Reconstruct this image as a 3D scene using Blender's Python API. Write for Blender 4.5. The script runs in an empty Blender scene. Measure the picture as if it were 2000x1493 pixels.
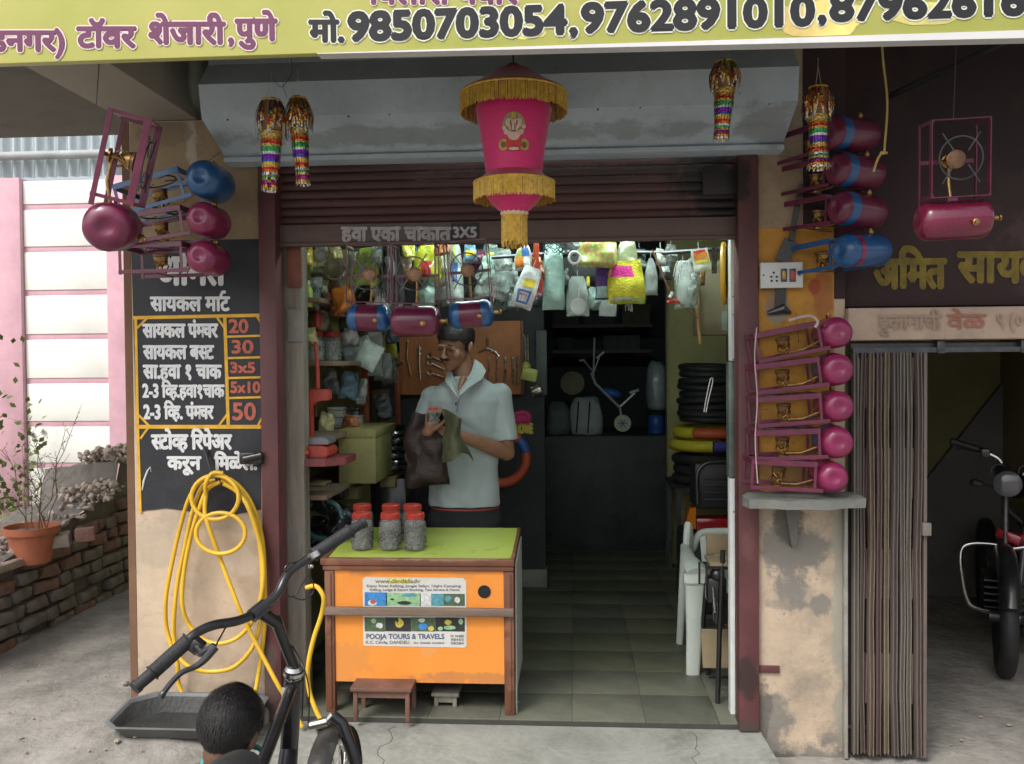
import bpy, bmesh, math, random
from mathutils import Vector, Matrix, Euler, noise
random.seed(7)
R = math.radians
sc = bpy.context.scene
COL = sc.collection
# ------------------------------------------------------------------ camera
CAMY, EYE, F = -3.66, 1.47, 1750.0
cam = bpy.data.cameras.new('camera'); cam.sensor_width = 36.0; cam.lens = F / 2000 * 36.0
cam.clip_start = 0.05; cam.clip_end = 500
camo = bpy.data.objects.new('camera', cam); COL.objects.link(camo)
CR = Matrix.Rotation(R(4.0), 3, 'Z') @ Matrix.Rotation(R(90 - 1.2), 3, 'X') @ Matrix.Rotation(-0.008, 3, 'Z')
camo.matrix_world = Matrix.Translation((0, CAMY, EYE)) @ CR.to_4x4()
sc.camera = camo
# ------------------------------------------------------------------ sky, sun, exposure
SUN_EL, SUN_AZ = 52.0, 215.0      # azimuth of the sun, degrees clockwise from +Y
wd = bpy.data.worlds.new('World'); sc.world = wd; wd.use_nodes = True
nt = wd.node_tree; bgn = nt.nodes['Background']
sky = nt.nodes.new('ShaderNodeTexSky'); sky.sky_type = 'NISHITA'; sky.sun_disc = False
sky.sun_elevation = R(SUN_EL); sky.sun_rotation = R(SUN_AZ); sky.dust_density = 5.0; sky.air_density = 1.0
hs = nt.nodes.new('ShaderNodeHueSaturation'); hs.inputs['Saturation'].default_value = 0.35
nt.links.new(sky.outputs[0], hs.inputs['Color']); nt.links.new(hs.outputs[0], bgn.inputs[0])
bgn.inputs[1].default_value = 0.15
sl = bpy.data.lights.new('sun', 'SUN'); sl.energy = 1.3; sl.angle = R(18); sl.color = (1.0, 0.95, 0.88)
so = bpy.data.objects.new('sun', sl); COL.objects.link(so)
sd = Vector((math.sin(R(SUN_AZ)) * math.cos(R(SUN_EL)), math.cos(R(SUN_AZ)) * math.cos(R(SUN_EL)), math.sin(R(SUN_EL))))
so.rotation_euler = sd.to_track_quat('Z', 'Y').to_euler()
sc.view_settings.view_transform = 'Standard'; sc.view_settings.look = 'None'
sc.view_settings.gamma = 1.0; sc.view_settings.use_curve_mapping = False
sc.view_settings.exposure = 0.6
TUBE = 48.0

# ------------------------------------------------------------------ helpers
def W(px, py, Y):
    """point of the place that the photo pixel shows, on the vertical plane at depth Y"""
    d = CR @ Vector(((px - 1000) / F, (746.5 - py) / F, -1))
    t = (Y - CAMY) / d.y
    return Vector((d.x * t, Y, EYE + d.z * t))
def G(px, py, Z=0.0):
    d = CR @ Vector(((px - 1000) / F, (746.5 - py) / F, -1))
    t = (Z - EYE) / d.z
    return Vector((d.x * t, CAMY + d.y * t, Z))
def N(v, s=1.0, o=0.0):
    return noise.noise(Vector((v[0] * s + o, v[1] * s + o * 1.7, v[2] * s - o)))

MATS = {}
def mat(name, col, rough=0.6, var=0.25, scale=6.0, metal=0.0, bump=0.15, bscale=60.0, grime=0.0, gcol=(0.03, 0.027, 0.022),
        gscale=3.0, gth=0.5, col2=None, stretch=(1, 1, 1), coat=0.0, spec=None, alpha=None, trans=0.0, emit=None, speck=0.0, sheen=0.0):
    if name in MATS: return MATS[name]
    m = bpy.data.materials.new(name); m.use_nodes = True; t = m.node_tree; L = t.links
    b = t.nodes['Principled BSDF']
    tc = t.nodes.new('ShaderNodeTexCoord'); mp = t.nodes.new('ShaderNodeMapping'); mp.inputs['Scale'].default_value = stretch
    L.new(tc.outputs['Object'], mp.inputs[0])
    n1 = t.nodes.new('ShaderNodeTexNoise'); n1.inputs['Scale'].default_value = scale; n1.inputs['Detail'].default_value = 6; n1.inputs['Roughness'].default_value = 0.65
    L.new(mp.outputs[0], n1.inputs['Vector'])
    rp = t.nodes.new('ShaderNodeValToRGB'); rp.color_ramp.elements[0].position = 0.3; rp.color_ramp.elements[1].position = 0.72
    a = [max(0, c * (1 - var)) for c in col]; z = [min(1, c * (1 + var)) for c in (col2 or col)]
    rp.color_ramp.elements[0].color = (*a, 1); rp.color_ramp.elements[1].color = (*z, 1)
    L.new(n1.outputs['Fac'], rp.inputs[0]); out = rp.outputs[0]
    if grime > 0:
        n2 = t.nodes.new('ShaderNodeTexNoise'); n2.inputs['Scale'].default_value = gscale; n2.inputs['Detail'].default_value = 9; n2.inputs['Roughness'].default_value = 0.72
        L.new(mp.outputs[0], n2.inputs['Vector'])
        r2 = t.nodes.new('ShaderNodeValToRGB'); r2.color_ramp.elements[0].position = gth; r2.color_ramp.elements[1].position = gth + 0.22
        r2.color_ramp.elements[0].color = (0, 0, 0, 1); r2.color_ramp.elements[1].color = (grime, grime, grime, 1)
        L.new(n2.outputs['Fac'], r2.inputs[0])
        mx = t.nodes.new('ShaderNodeMix'); mx.data_type = 'RGBA'; L.new(r2.outputs[0], mx.inputs[0]); L.new(out, mx.inputs[6]); mx.inputs[7].default_value = (*gcol, 1); out = mx.outputs[2]
    if speck > 0:
        n3 = t.nodes.new('ShaderNodeTexNoise'); n3.inputs['Scale'].default_value = 45; n3.inputs['Detail'].default_value = 4
        L.new(tc.outputs['Object'], n3.inputs['Vector'])
        r3 = t.nodes.new('ShaderNodeValToRGB'); r3.color_ramp.elements[0].position = 0.66; r3.color_ramp.elements[1].position = 0.7
        r3.color_ramp.elements[0].color = (0, 0, 0, 1); r3.color_ramp.elements[1].color = (speck, speck, speck, 1)
        L.new(n3.outputs['Fac'], r3.inputs[0])
        mx = t.nodes.new('ShaderNodeMix'); mx.data_type = 'RGBA'; L.new(r3.outputs[0], mx.inputs[0]); L.new(out, mx.inputs[6]); mx.inputs[7].default_value = (*gcol, 1); out = mx.outputs[2]
    L.new(out, b.inputs['Base Color'])
    mr = t.nodes.new('ShaderNodeMapRange'); mr.inputs[3].default_value = max(0.03, rough - 0.12); mr.inputs[4].default_value = min(1, rough + 0.12)
    L.new(n1.outputs['Fac'], mr.inputs[0]); L.new(mr.outputs[0], b.inputs['Roughness'])
    b.inputs['Metallic'].default_value = metal
    if coat: b.inputs['Coat Weight'].default_value = coat; b.inputs['Coat Roughness'].default_value = 0.12
    if spec is not None: b.inputs['Specular IOR Level'].default_value = spec
    if sheen: b.inputs['Sheen Weight'].default_value = sheen
    if trans: b.inputs['Transmission Weight'].default_value = trans
    if alpha is not None: b.inputs['Alpha'].default_value = alpha
    if emit:
        b.inputs['Emission Color'].default_value = (*emit[:3], 1); b.inputs['Emission Strength'].default_value = emit[3]
    if bump > 0:
        nb = t.nodes.new('ShaderNodeTexNoise'); nb.inputs['Scale'].default_value = bscale; nb.inputs['Detail'].default_value = 5
        L.new(mp.outputs[0], nb.inputs['Vector'])
        bp = t.nodes.new('ShaderNodeBump'); bp.inputs['Strength'].default_value = bump; bp.inputs['Distance'].default_value = 0.01
        L.new(nb.outputs['Fac'], bp.inputs['Height']); L.new(bp.outputs[0], b.inputs['Normal'])
    MATS[name] = m
    return m

def stains(m, spots, dist=0.12, dscale=6.0):
    """worn patches and dirt with a shape of their own: spots = (x, z, rx, rz, colour, strength), in metres on the wall"""
    t = m.node_tree; L = t.links; b = t.nodes['Principled BSDF']; src = b.inputs['Base Color'].links[0].from_socket
    g = t.nodes.new('ShaderNodeNewGeometry'); nz = t.nodes.new('ShaderNodeTexNoise'); nz.inputs['Scale'].default_value = dscale; nz.inputs['Detail'].default_value = 10; nz.inputs['Roughness'].default_value = .7
    L.new(g.outputs['Position'], nz.inputs['Vector'])
    sx = t.nodes.new('ShaderNodeSeparateXYZ'); L.new(g.outputs['Position'], sx.inputs[0])
    def mth(op, a, c):
        n = t.nodes.new('ShaderNodeMath'); n.operation = op
        for i, v in enumerate((a, c)):
            if isinstance(v, (int, float)): n.inputs[i].default_value = v
            else: L.new(v, n.inputs[i])
        return n.outputs[0]
    for x, z, rx, rz, c, st in spots:
        dx = mth('DIVIDE', mth('SUBTRACT', sx.outputs[0], x), rx); dz = mth('DIVIDE', mth('SUBTRACT', sx.outputs[2], z), rz)
        d = mth('ADD', mth('MULTIPLY', dx, dx), mth('MULTIPLY', dz, dz))
        e = mth('ADD', d, mth('MULTIPLY', mth('SUBTRACT', nz.outputs['Fac'], .5), dist * 50))
        r = t.nodes.new('ShaderNodeMapRange'); r.inputs[1].default_value = 1.15; r.inputs[2].default_value = .55; r.inputs[3].default_value = 0; r.inputs[4].default_value = st; L.new(e, r.inputs[0])
        mx = t.nodes.new('ShaderNodeMix'); mx.data_type = 'RGBA'; L.new(r.outputs[0], mx.inputs[0]); L.new(src, mx.inputs[6]); mx.inputs[7].default_value = (*c, 1); src = mx.outputs[2]
    L.new(src, b.inputs['Base Color']); return m

LAST = [None]
class MB:
    """collects shapes in one bmesh"""
    def __init__(s): s.b = bmesh.new()
    def box(s, c, d, rot=None, bev=0.0):
        M = Matrix.Translation(Vector(c)) @ ((rot.to_4x4() if rot is not None else Matrix.Identity(4)) @ Matrix.Diagonal((*d, 1)))
        r = bmesh.ops.create_cube(s.b, size=1, matrix=M)
        if bev > 0:
            es = list({e for v in r['verts'] for e in v.link_edges})
            bmesh.ops.bevel(s.b, geom=es, offset=bev, segments=2, affect='EDGES', profile=0.5, clamp_overlap=True)
        return s
    def bx(s, x0, x1, y0, y1, z0, z1, bev=0.0):
        return s.box(((x0 + x1) / 2, (y0 + y1) / 2, (z0 + z1) / 2), (abs(x1 - x0), abs(y1 - y0), abs(z1 - z0)), None, bev)
    def bar(s, a, b, w, t, up=(0, 0, 1), bev=0.0):
        a = Vector(a); b = Vector(b); d = b - a; L = d.length; x = d.normalized(); u = Vector(up)
        y = u.cross(x)
        if y.length < 1e-4: y = Vector((0, 1, 0)).cross(x)
        y.normalize(); z = x.cross(y)
        return s.box((a + b) / 2, (L, w, t), Matrix((x, y, z)).transposed(), bev)
    def tube(s, pts, r, n=10, closed=False, cap=True):
        pts = [Vector(p) for p in pts]; k = len(pts); rs = r if isinstance(r, (list, tuple)) else [r] * k
        rings = []; prev = None
        for i, p in enumerate(pts):
            if closed: t = pts[(i + 1) % k] - pts[i - 1]
            else: t = pts[min(i + 1, k - 1)] - pts[max(i - 1, 0)]
            if t.length < 1e-9: t = Vector((0, 0, 1))
            t.normalize()
            if prev is None:
                u = t.orthogonal().normalized()
            else:
                u = prev - t * prev.dot(t)
                u = u.normalized() if u.length > 1e-6 else t.orthogonal().normalized()
            prev = u; w = t.cross(u)
            rings.append([s.b.verts.new(p + (u * math.cos(2 * math.pi * j / n) + w * math.sin(2 * math.pi * j / n)) * rs[i]) for j in range(n)])
        m = k if closed else k - 1
        for i in range(m):
            A = rings[i]; B = rings[(i + 1) % k]; off = 0
            if closed and i == k - 1:
                off = min(range(n), key=lambda o: (A[0].co - B[o].co).length)
            for j in range(n):
                s.b.faces.new((A[j], A[(j + 1) % n], B[(j + 1 + off) % n], B[(j + off) % n]))
        if cap and not closed:
            s.b.faces.new(rings[0][::-1]); s.b.faces.new(rings[-1])
        return s
    def lathe(s, prof, M=None, n=24, cap=True, sx=1.0, sy=1.0):
        """prof: list of (radius, z), turned round local z"""
        M = M or Matrix.Identity(4); rings = []
        for r, z in prof:
            rings.append([s.b.verts.new(M @ Vector((r * sx * math.cos(2 * math.pi * j / n), r * sy * math.sin(2 * math.pi * j / n), z))) for j in range(n)])
        for A, B in zip(rings, rings[1:]):
            for j in range(n): s.b.faces.new((A[j], A[(j + 1) % n], B[(j + 1) % n], B[j]))
        if cap:
            if prof[0][0] > 1e-6: s.b.faces.new(rings[0][::-1])
            if prof[-1][0] > 1e-6: s.b.faces.new(rings[-1])
        return s
    def ell(s, c, r, rot=None, u=16, v=10):
        M = Matrix.Translation(Vector(c)) @ ((rot.to_4x4() if rot is not None else Matrix.Identity(4)) @ Matrix.Diagonal((*r, 1)))
        top = s.b.verts.new(M @ Vector((0, 0, 1))); bot = s.b.verts.new(M @ Vector((0, 0, -1))); rr = []
        for i in range(1, v):
            a = math.pi * i / v; rr.append([s.b.verts.new(M @ Vector((math.sin(a) * math.cos(2 * math.pi * j / u), math.sin(a) * math.sin(2 * math.pi * j / u), math.cos(a)))) for j in range(u)])
        for j in range(u):
            k = (j + 1) % u; s.b.faces.new((top, rr[0][j], rr[0][k])); s.b.faces.new((bot, rr[-1][k], rr[-1][j]))
            for A, B in zip(rr, rr[1:]): s.b.faces.new((A[j], B[j], B[k], A[k]))
        return s
    def cap(s, a, ra, b, rb, n=12):
        """tapered capsule"""
        a = Vector(a); b = Vector(b); s.ell(a, (ra,) * 3, None, n, 8); s.ell(b, (rb,) * 3, None, n, 8)
        s.tube([a, b], [ra, rb], n); return s
    def prism(s, pts, axis, t0, t1):
        """polygon (list of 2-tuples) extruded along axis 0/1/2"""
        def mk(p, t):
            if axis == 0: return Vector((t, p[0], p[1]))
            if axis == 1: return Vector((p[0], t, p[1]))
            return Vector((p[0], p[1], t))
        A = [s.b.verts.new(mk(p, t0)) for p in pts]; B = [s.b.verts.new(mk(p, t1)) for p in pts]; k = len(pts)
        for i in range(k): s.b.faces.new((A[i], A[(i + 1) % k], B[(i + 1) % k], B[i]))
        s.b.faces.new(A[::-1]); s.b.faces.new(B); return s
    def loft(s, secs, n=24, p=2.0, cap=True):
        """secs: list of (center, rx, ry[, rotz]) -> closed lofted body, rings in local xy tilted by nothing"""
        rings = []
        for sec in secs:
            c = Vector(sec[0]); rx, ry = sec[1], sec[2]; rz = sec[3] if len(sec) > 3 else 0
            ring = []
            for j in range(n):
                a = 2 * math.pi * j / n; ca, sa = math.cos(a), math.sin(a)
                x = rx * math.copysign(abs(ca) ** (2 / p), ca); y = ry * math.copysign(abs(sa) ** (2 / p), sa)
                ring.append(s.b.verts.new(c + Vector((x * math.cos(rz) - y * math.sin(rz), x * math.sin(rz) + y * math.cos(rz), 0))))
            rings.append(ring)
        for A, B in zip(rings, rings[1:]):
            for j in range(n): s.b.faces.new((A[j], A[(j + 1) % n], B[(j + 1) % n], B[j]))
        if cap: s.b.faces.new(rings[0][::-1]); s.b.faces.new(rings[-1])
        return s
    def sheet(s, fn, nu, nv):
        g = [[s.b.verts.new(fn(i / nu, j / nv)) for j in range(nv + 1)] for i in range(nu + 1)]
        for i in range(nu):
            for j in range(nv): s.b.faces.new((g[i][j], g[i + 1][j], g[i + 1][j + 1], g[i][j + 1]))
        return s
    def shake(s, amp, scale, off=0.0):
        for v in s.b.verts:
            c = v.co.copy()
            v.co += Vector((N(c, scale, off), N(c, scale, off + 31), N(c, scale, off + 57))) * amp
        return s
    def subd(s, cuts=2):
        bmesh.ops.subdivide_edges(s.b, edges=s.b.edges[:], cuts=cuts, use_grid_fill=True); return s
    def build(s, name, m, parent=None, smooth=True, ang=35, M=None, sub=False):
        bmesh.ops.recalc_face_normals(s.b, faces=s.b.faces)
        me = bpy.data.meshes.new(name)
        if M is not None: s.b.transform(M)
        s.b.to_mesh(me); s.b.free()
        if smooth:
            me.shade_smooth(); me.set_sharp_from_angle(angle=R(ang))
        me.materials.append(m)
        o = bpy.data.objects.new(name, me); COL.objects.link(o)
        if parent is not None: o.parent = parent
        LAST[0] = o
        return o
def tag(o, label=None, cat=None, group=None, kind=None):
    if label: o['label'] = label
    if cat: o['category'] = cat
    if group: o['group'] = group
    if kind: o['kind'] = kind
    return o
def E(name, label=None, cat=None, loc=(0, 0, 0), group=None, kind=None):
    o = bpy.data.objects.new(name, None); COL.objects.link(o); o.location = loc; o.empty_display_size = 0.05
    return tag(o, label, cat, group, kind)
def S(name, mb, m, **k):
    return tag(mb.build(name, m, **k), kind='structure')
def dup(root, label=None, group=None):
    r = root.copy(); COL.objects.link(r)
    for ch in list(root.children):
        c = ch.copy(); COL.objects.link(c); c.parent = r
        for g in list(ch.children):
            d = g.copy(); COL.objects.link(d); d.parent = c
    if label: r['label'] = label
    if group: r['group'] = group
    return r
def smooth_path(pts, per=8, closed=False):
    pts = [Vector(p) for p in pts]; k = len(pts); out = []
    for i in range(k if closed else k - 1):
        p1, p2 = pts[i], pts[(i + 1) % k]
        p0 = pts[i - 1] if (closed or i > 0) else p1; p3 = pts[(i + 2) % k] if (closed or i + 2 < k) else p2
        for j in range(per):
            t = j / per
            out.append(0.5 * ((2 * p1) + (p2 - p0) * t + (2 * p0 - 5 * p1 + 4 * p2 - p3) * t * t + (3 * p1 - p0 - 3 * p2 + p3) * t ** 3))
    if not closed: out.append(pts[-1])
    return out
def remesh(mb, voxel, name, m, parent=None, smooth_it=6, disp=None):
    bmesh.ops.recalc_face_normals(mb.b, faces=mb.b.faces)
    me = bpy.data.meshes.new('tmp'); mb.b.to_mesh(me); mb.b.free()
    o = bpy.data.objects.new('tmp', me); COL.objects.link(o)
    md = o.modifiers.new('r', 'REMESH'); md.mode = 'VOXEL'; md.voxel_size = voxel
    ms = o.modifiers.new('s', 'SMOOTH'); ms.factor = 0.5; ms.iterations = smooth_it
    dg = bpy.context.evaluated_depsgraph_get()
    nm = bpy.data.meshes.new_from_object(o.evaluated_get(dg)); bpy.data.objects.remove(o); bpy.data.meshes.remove(me)
    if disp:
        import numpy as np
        k = len(nm.vertices); co = np.empty(k * 3, 'f'); no = np.empty(k * 3, 'f'); nm.vertices.foreach_get('co', co); nm.vertices.foreach_get('normal', no)
        co = co.reshape(-1, 3); no = no.reshape(-1, 3); out = co.copy()
        for i in range(k): out[i] += disp(Vector(co[i]), Vector(no[i]))
        nm.vertices.foreach_set('co', out.ravel()); nm.update()
    nm.name = name; nm.shade_smooth(); nm.materials.clear(); nm.materials.append(m)
    q = bpy.data.objects.new(name, nm); COL.objects.link(q)
    if parent is not None: q.parent = parent
    return q

# ------------------------------------------------------------------ lettering
_gl = {}
def _mesh(sx, res=3):
    cu = bpy.data.curves.new('g', 'FONT'); cu.body = sx; cu.resolution_u = res
    ob = bpy.data.objects.new('g', cu); COL.objects.link(ob)
    dg = bpy.context.evaluated_depsgraph_get(); me = bpy.data.meshes.new_from_object(ob.evaluated_get(dg))
    vs = [(v.co.x, v.co.y) for v in me.vertices]; fs = [tuple(p.vertices) for p in me.polygons]
    bpy.data.objects.remove(ob); bpy.data.curves.remove(cu); bpy.data.meshes.remove(me)
    return vs, fs
_bars = max(v[0] for v in _mesh('|' * 9)[0])
def glyph(c):
    if c not in _gl:
        adv = max(v[0] for v in _mesh(c + '|' * 9)[0]) - _bars
        vs, fs = _mesh(c) if c != ' ' else ([], [])
        _gl[c] = (adv, vs, fs)
    return _gl[c]
def half(c):
    """half form of a consonant: its right-hand stem is left away"""
    k = c + '^'
    if k not in _gl:
        adv, vs, fs = glyph(c); cut = adv - 0.15
        b = bmesh.new(); V = [b.verts.new((x, y, 0)) for x, y in vs]
        for f in fs:
            try: b.faces.new([V[i] for i in f])
            except ValueError: pass
        bmesh.ops.bisect_plane(b, geom=b.verts[:] + b.edges[:] + b.faces[:], plane_co=(cut, 0, 0), plane_no=(1, 0, 0), clear_outer=True)
        b.verts.index_update()
        _gl[k] = (cut - 0.02, [(v.co.x, v.co.y) for v in b.verts], [tuple(v.index for v in f.verts) for f in b.faces]); b.free()
    return _gl[k]
def layout(s):
    """'^' after a consonant makes its half form, '~' sets a reph hook over the letter before it"""
    x = 0.0; V = []; i = 0
    while i < len(s):
        c = s[i]
        if i + 1 < len(s) and s[i + 1] == '^': adv, vs, fs = half(c); i += 2
        elif c == '~':
            a, vs, fs = glyph('े'); vs = [(-q[0] - 0.62, q[1]) for q in vs]; fs = [f[::-1] for f in fs]; adv = 0; i += 1
        else: adv, vs, fs = glyph(c); i += 1
        if vs: V.append(([(q[0] + x, q[1]) for q in vs], fs))
        x += adv
    return V, x
def letters(s, p0, width, height, m, parent=None, name='lettering', bold=0.0, up=(0, 0, 1), right=None, out=(0, -1, 0), lift=0.002,
            latin=False, jit=0.0, rim=None, rimw=0.0, slant=0.0):
    """writes s with its baseline starting at p0; height = headline (or capital) height in metres"""
    V, adv = layout(s)
    unit = 0.70 if latin else 0.622
    sy = height / unit; sx = width / adv
    p0 = Vector(p0); up = Vector(up).normalized(); out = Vector(out).normalized()
    right = Vector(right).normalized() if right else Vector((1, 0, 0))
    def lay(rad, copies, z0, mm, nm):
        b = bmesh.new(); k = 0
        offs = [(0, 0)] + [(math.cos(2 * math.pi * q / copies) * rad, math.sin(2 * math.pi * q / copies) * rad) for q in range(copies)] if rad > 0 else [(0, 0)]
        for gi, (vs, fs) in enumerate(V):
            jx, jy = (random.uniform(-jit, jit), random.uniform(-jit, jit)) if jit else (0, 0)
            for ox, oy in offs:
                z = z0 + (k % 23) * 0.00004; k += 1
                vv = [b.verts.new(p0 + right * (x * sx + y * slant * sy + ox + jx) + up * (y * sy + oy + jy) + out * z) for x, y in vs]
                for f in fs:
                    try: b.faces.new([vv[i] for i in f])
                    except ValueError: pass
        me = bpy.data.meshes.new(nm); b.to_mesh(me); b.free(); me.materials.append(mm)
        o = bpy.data.objects.new(nm, me); COL.objects.link(o)
        if parent is not None: o.parent = parent
        return o
    if rim: lay(bold + rimw, 10, lift, rim, 'lettering_outline')
    return lay(bold, 6, lift + (0.0012 if rim else 0), m, name)
def wtext(s, x0, x1, yb, h, Y, m, parent, **k):
    """lettering on a wall at depth Y; x0, x1 left and right, yb baseline, h letter height, all read off the photo"""
    a = W(x0, yb, Y); c = W(x1, yb, Y); g = (c - a); ht = W(x0, yb - h, Y).z - a.z
    return letters(s, a, g.length, ht, m, parent, right=g, **k)
# ------------------------------------------------------------------ materials
M_conc = mat('concrete_floor', (0.285, 0.27, 0.245), 0.92, 0.25, 5, grime=0.7, gcol=(0.10, 0.092, 0.078), gscale=2.6, gth=0.46, bump=1.0, bscale=28, speck=0.4)
M_step = mat('step_concrete', (0.27, 0.275, 0.25), 0.88, 0.25, 7, grime=0.85, gcol=(0.10, 0.095, 0.082), gscale=3.4, gth=0.47, bump=0.5, bscale=30, speck=0.3)
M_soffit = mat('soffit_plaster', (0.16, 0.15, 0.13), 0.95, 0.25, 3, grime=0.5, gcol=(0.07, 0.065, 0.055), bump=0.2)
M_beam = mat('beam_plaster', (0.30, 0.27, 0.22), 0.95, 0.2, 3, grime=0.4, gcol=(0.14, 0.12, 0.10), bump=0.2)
M_beige = mat('beige_plaster', (0.56, 0.44, 0.32), 0.88, 0.16, 5, grime=0.75, gcol=(0.27, 0.24, 0.20), gscale=4.5, gth=0.53, bump=0.25, bscale=40, speck=0.5)
M_tan = mat('tan_paint', (0.34, 0.25, 0.15), 0.8, 0.2, 4, grime=0.5, gcol=(0.14, 0.10, 0.07), gscale=6, bump=0.15)
M_beigeR = mat('stained_plaster', (0.52, 0.41, 0.30), 0.9, 0.18, 6, grime=0.85, gcol=(0.24, 0.21, 0.175), gscale=3.5, gth=0.49, bump=0.35, bscale=35, speck=0.6)
M_ochre = mat('ochre_paint', (0.50, 0.24, 0.03), 0.65, 0.2, 6, grime=0.7, gcol=(0.16, 0.09, 0.03), gscale=7, gth=0.5, bump=0.15, speck=0.5)
M_black = mat('blackboard_paint', (0.022, 0.024, 0.030), 0.6, 0.35, 5, grime=0.35, gcol=(0.075, 0.07, 0.07), gscale=8, gth=0.52, bump=0.15)
M_orangeline = mat('orange_line_paint', (0.75, 0.42, 0.03), 0.6, 0.2, 20, bump=0)
M_white = mat('white_lettering_paint', (0.72, 0.73, 0.74), 0.6, 0.12, 30, bump=0)
M_whitedull = mat('faded_white_paint', (0.42, 0.40, 0.40), 0.7, 0.3, 30, bump=0)
M_redchalk = mat('red_price_paint', (0.50, 0.13, 0.08), 0.7, 0.3, 60, bump=0)
M_maroon = mat('maroon_enamel', (0.115, 0.038, 0.040), 0.5, 0.25, 5, grime=0.45, gcol=(0.05, 0.03, 0.028), gscale=6, gth=0.5, bump=0.12, speck=0.25)
M_slat = mat('shutter_slat_paint', (0.085, 0.034, 0.032), 0.55, 0.3, 4, grime=0.6, gcol=(0.022, 0.016, 0.014), gscale=3, gth=0.5, bump=0.12, stretch=(0.5, 1, 2.5))
M_bar = mat('shutter_bar_paint', (0.13, 0.085, 0.075), 0.6, 0.25, 5, grime=0.6, gcol=(0.05, 0.03, 0.028), gscale=5, gth=0.48, bump=0.15)
M_house = mat('grey_housing_enamel', (0.42, 0.49, 0.545), 0.40, 0.14, 3, grime=0.3, gcol=(0.12, 0.13, 0.13), gscale=7, gth=0.52, bump=0.10, bscale=14, speck=0.2)
M_lintel = mat('lintel_plaster', (0.085, 0.08, 0.072), 0.9, 0.2, 4, bump=0.2)
M_wood = mat('weathered_wood', (0.26, 0.23, 0.19), 0.85, 0.35, 5, grime=0.7, gcol=(0.10, 0.08, 0.065), gscale=4, gth=0.48, bump=0.4, bscale=40, stretch=(4, 4, 0.5))
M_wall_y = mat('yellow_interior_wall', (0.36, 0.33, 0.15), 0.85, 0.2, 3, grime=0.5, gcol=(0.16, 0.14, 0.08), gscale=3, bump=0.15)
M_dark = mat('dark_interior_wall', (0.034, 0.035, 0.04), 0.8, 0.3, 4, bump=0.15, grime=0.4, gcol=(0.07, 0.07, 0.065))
M_ceil = mat('interior_ceiling', (0.10, 0.10, 0.095), 0.9, 0.2, 3, bump=0.1)
M_tileA = mat('shop_tile_olive', (0.115, 0.12, 0.078), 0.5, 0.25, 9, grime=0.6, gcol=(0.09, 0.09, 0.07), gscale=8, gth=0.48, bump=0.15, speck=0.3)
M_tileB = mat('shop_tile_dark', (0.095, 0.10, 0.078), 0.5, 0.25, 9, grime=0.6, gcol=(0.06, 0.06, 0.05), gscale=8, gth=0.48, bump=0.15, speck=0.3)
M_tileC = mat('shop_tile_grey', (0.13, 0.133, 0.10), 0.55, 0.25, 9, grime=0.6, gcol=(0.10, 0.10, 0.085), gscale=8, gth=0.48, bump=0.15, speck=0.4)
M_grout = mat('tile_joint', (0.05, 0.05, 0.042), 0.9, 0.2, 10)
M_pink = mat('pink_wall_paint', (0.60, 0.36, 0.42), 0.8, 0.12, 4, grime=0.25, gcol=(0.36, 0.22, 0.22), gscale=5, bump=0.1)
M_cream = mat('cream_wall_paint', (0.84, 0.84, 0.79), 0.8, 0.05, 3, grime=0.25, gcol=(0.55, 0.48, 0.38), gscale=5, gth=0.6, bump=0.1)
M_corr = mat('corrugated_metal', (0.50, 0.56, 0.58), 0.4, 0.2, 3, metal=0.5, grime=0.4, gcol=(0.22, 0.23, 0.22), bump=0.1)
M_brick = mat('rough_brick', (0.24, 0.13, 0.10), 0.95, 0.4, 10, grime=0.8, gcol=(0.12, 0.10, 0.085), gscale=6, gth=0.45, bump=0.8, bscale=35)
M_brickg = mat('mortared_brick', (0.17, 0.145, 0.125), 0.95, 0.35, 10, grime=0.7, gcol=(0.24, 0.22, 0.19), gscale=6, gth=0.5, bump=0.8, bscale=35)
M_mortar = mat('rough_mortar', (0.15, 0.135, 0.12), 0.97, 0.35, 12, bump=1.0, bscale=40, grime=0.5, gcol=(0.07, 0.06, 0.05))
M_rubble = mat('pale_rubble', (0.36, 0.30, 0.25), 0.95, 0.35, 14, bump=1.0, bscale=45, grime=0.5, gcol=(0.22, 0.19, 0.165), gscale=8)
M_terra = mat('terracotta', (0.42, 0.13, 0.065), 0.75, 0.2, 8, grime=0.4, gcol=(0.26, 0.12, 0.08), bump=0.2)
M_green = mat('sign_yellow_green', (0.40, 0.43, 0.085), 0.5, 0.10, 1.6, bump=0.03, bscale=8, col2=(0.46, 0.44, 0.14))
M_signwhite = mat('white_frame_strip', (0.62, 0.62, 0.62), 0.5, 0.1, 6, grime=0.3, gcol=(0.3, 0.28, 0.26), bump=0.05)
M_purple = mat('purple_print', (0.12, 0.016, 0.075), 0.5, 0.1, 8, bump=0)
M_ink = mat('dark_print', (0.009, 0.009, 0.013), 0.7, 0.2, 8, bump=0)
M_rimw = mat('pale_print_edge', (0.70, 0.72, 0.62), 0.5, 0.05, 8, bump=0)
M_rimp = mat('pale_pink_print_edge', (0.78, 0.62, 0.62), 0.5, 0.05, 8, bump=0)
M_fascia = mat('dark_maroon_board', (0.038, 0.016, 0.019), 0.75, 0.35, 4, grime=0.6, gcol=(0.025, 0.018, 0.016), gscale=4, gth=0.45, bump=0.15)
M_yellow_p = mat('dull_yellow_paint', (0.20, 0.145, 0.02), 0.75, 0.4, 18, bump=0.1, grime=0.5, gcol=(0.10, 0.06, 0.03), gscale=20)
M_fadedred = mat('faded_red_paint', (0.36, 0.14, 0.10), 0.8, 0.2, 20, bump=0)
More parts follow.
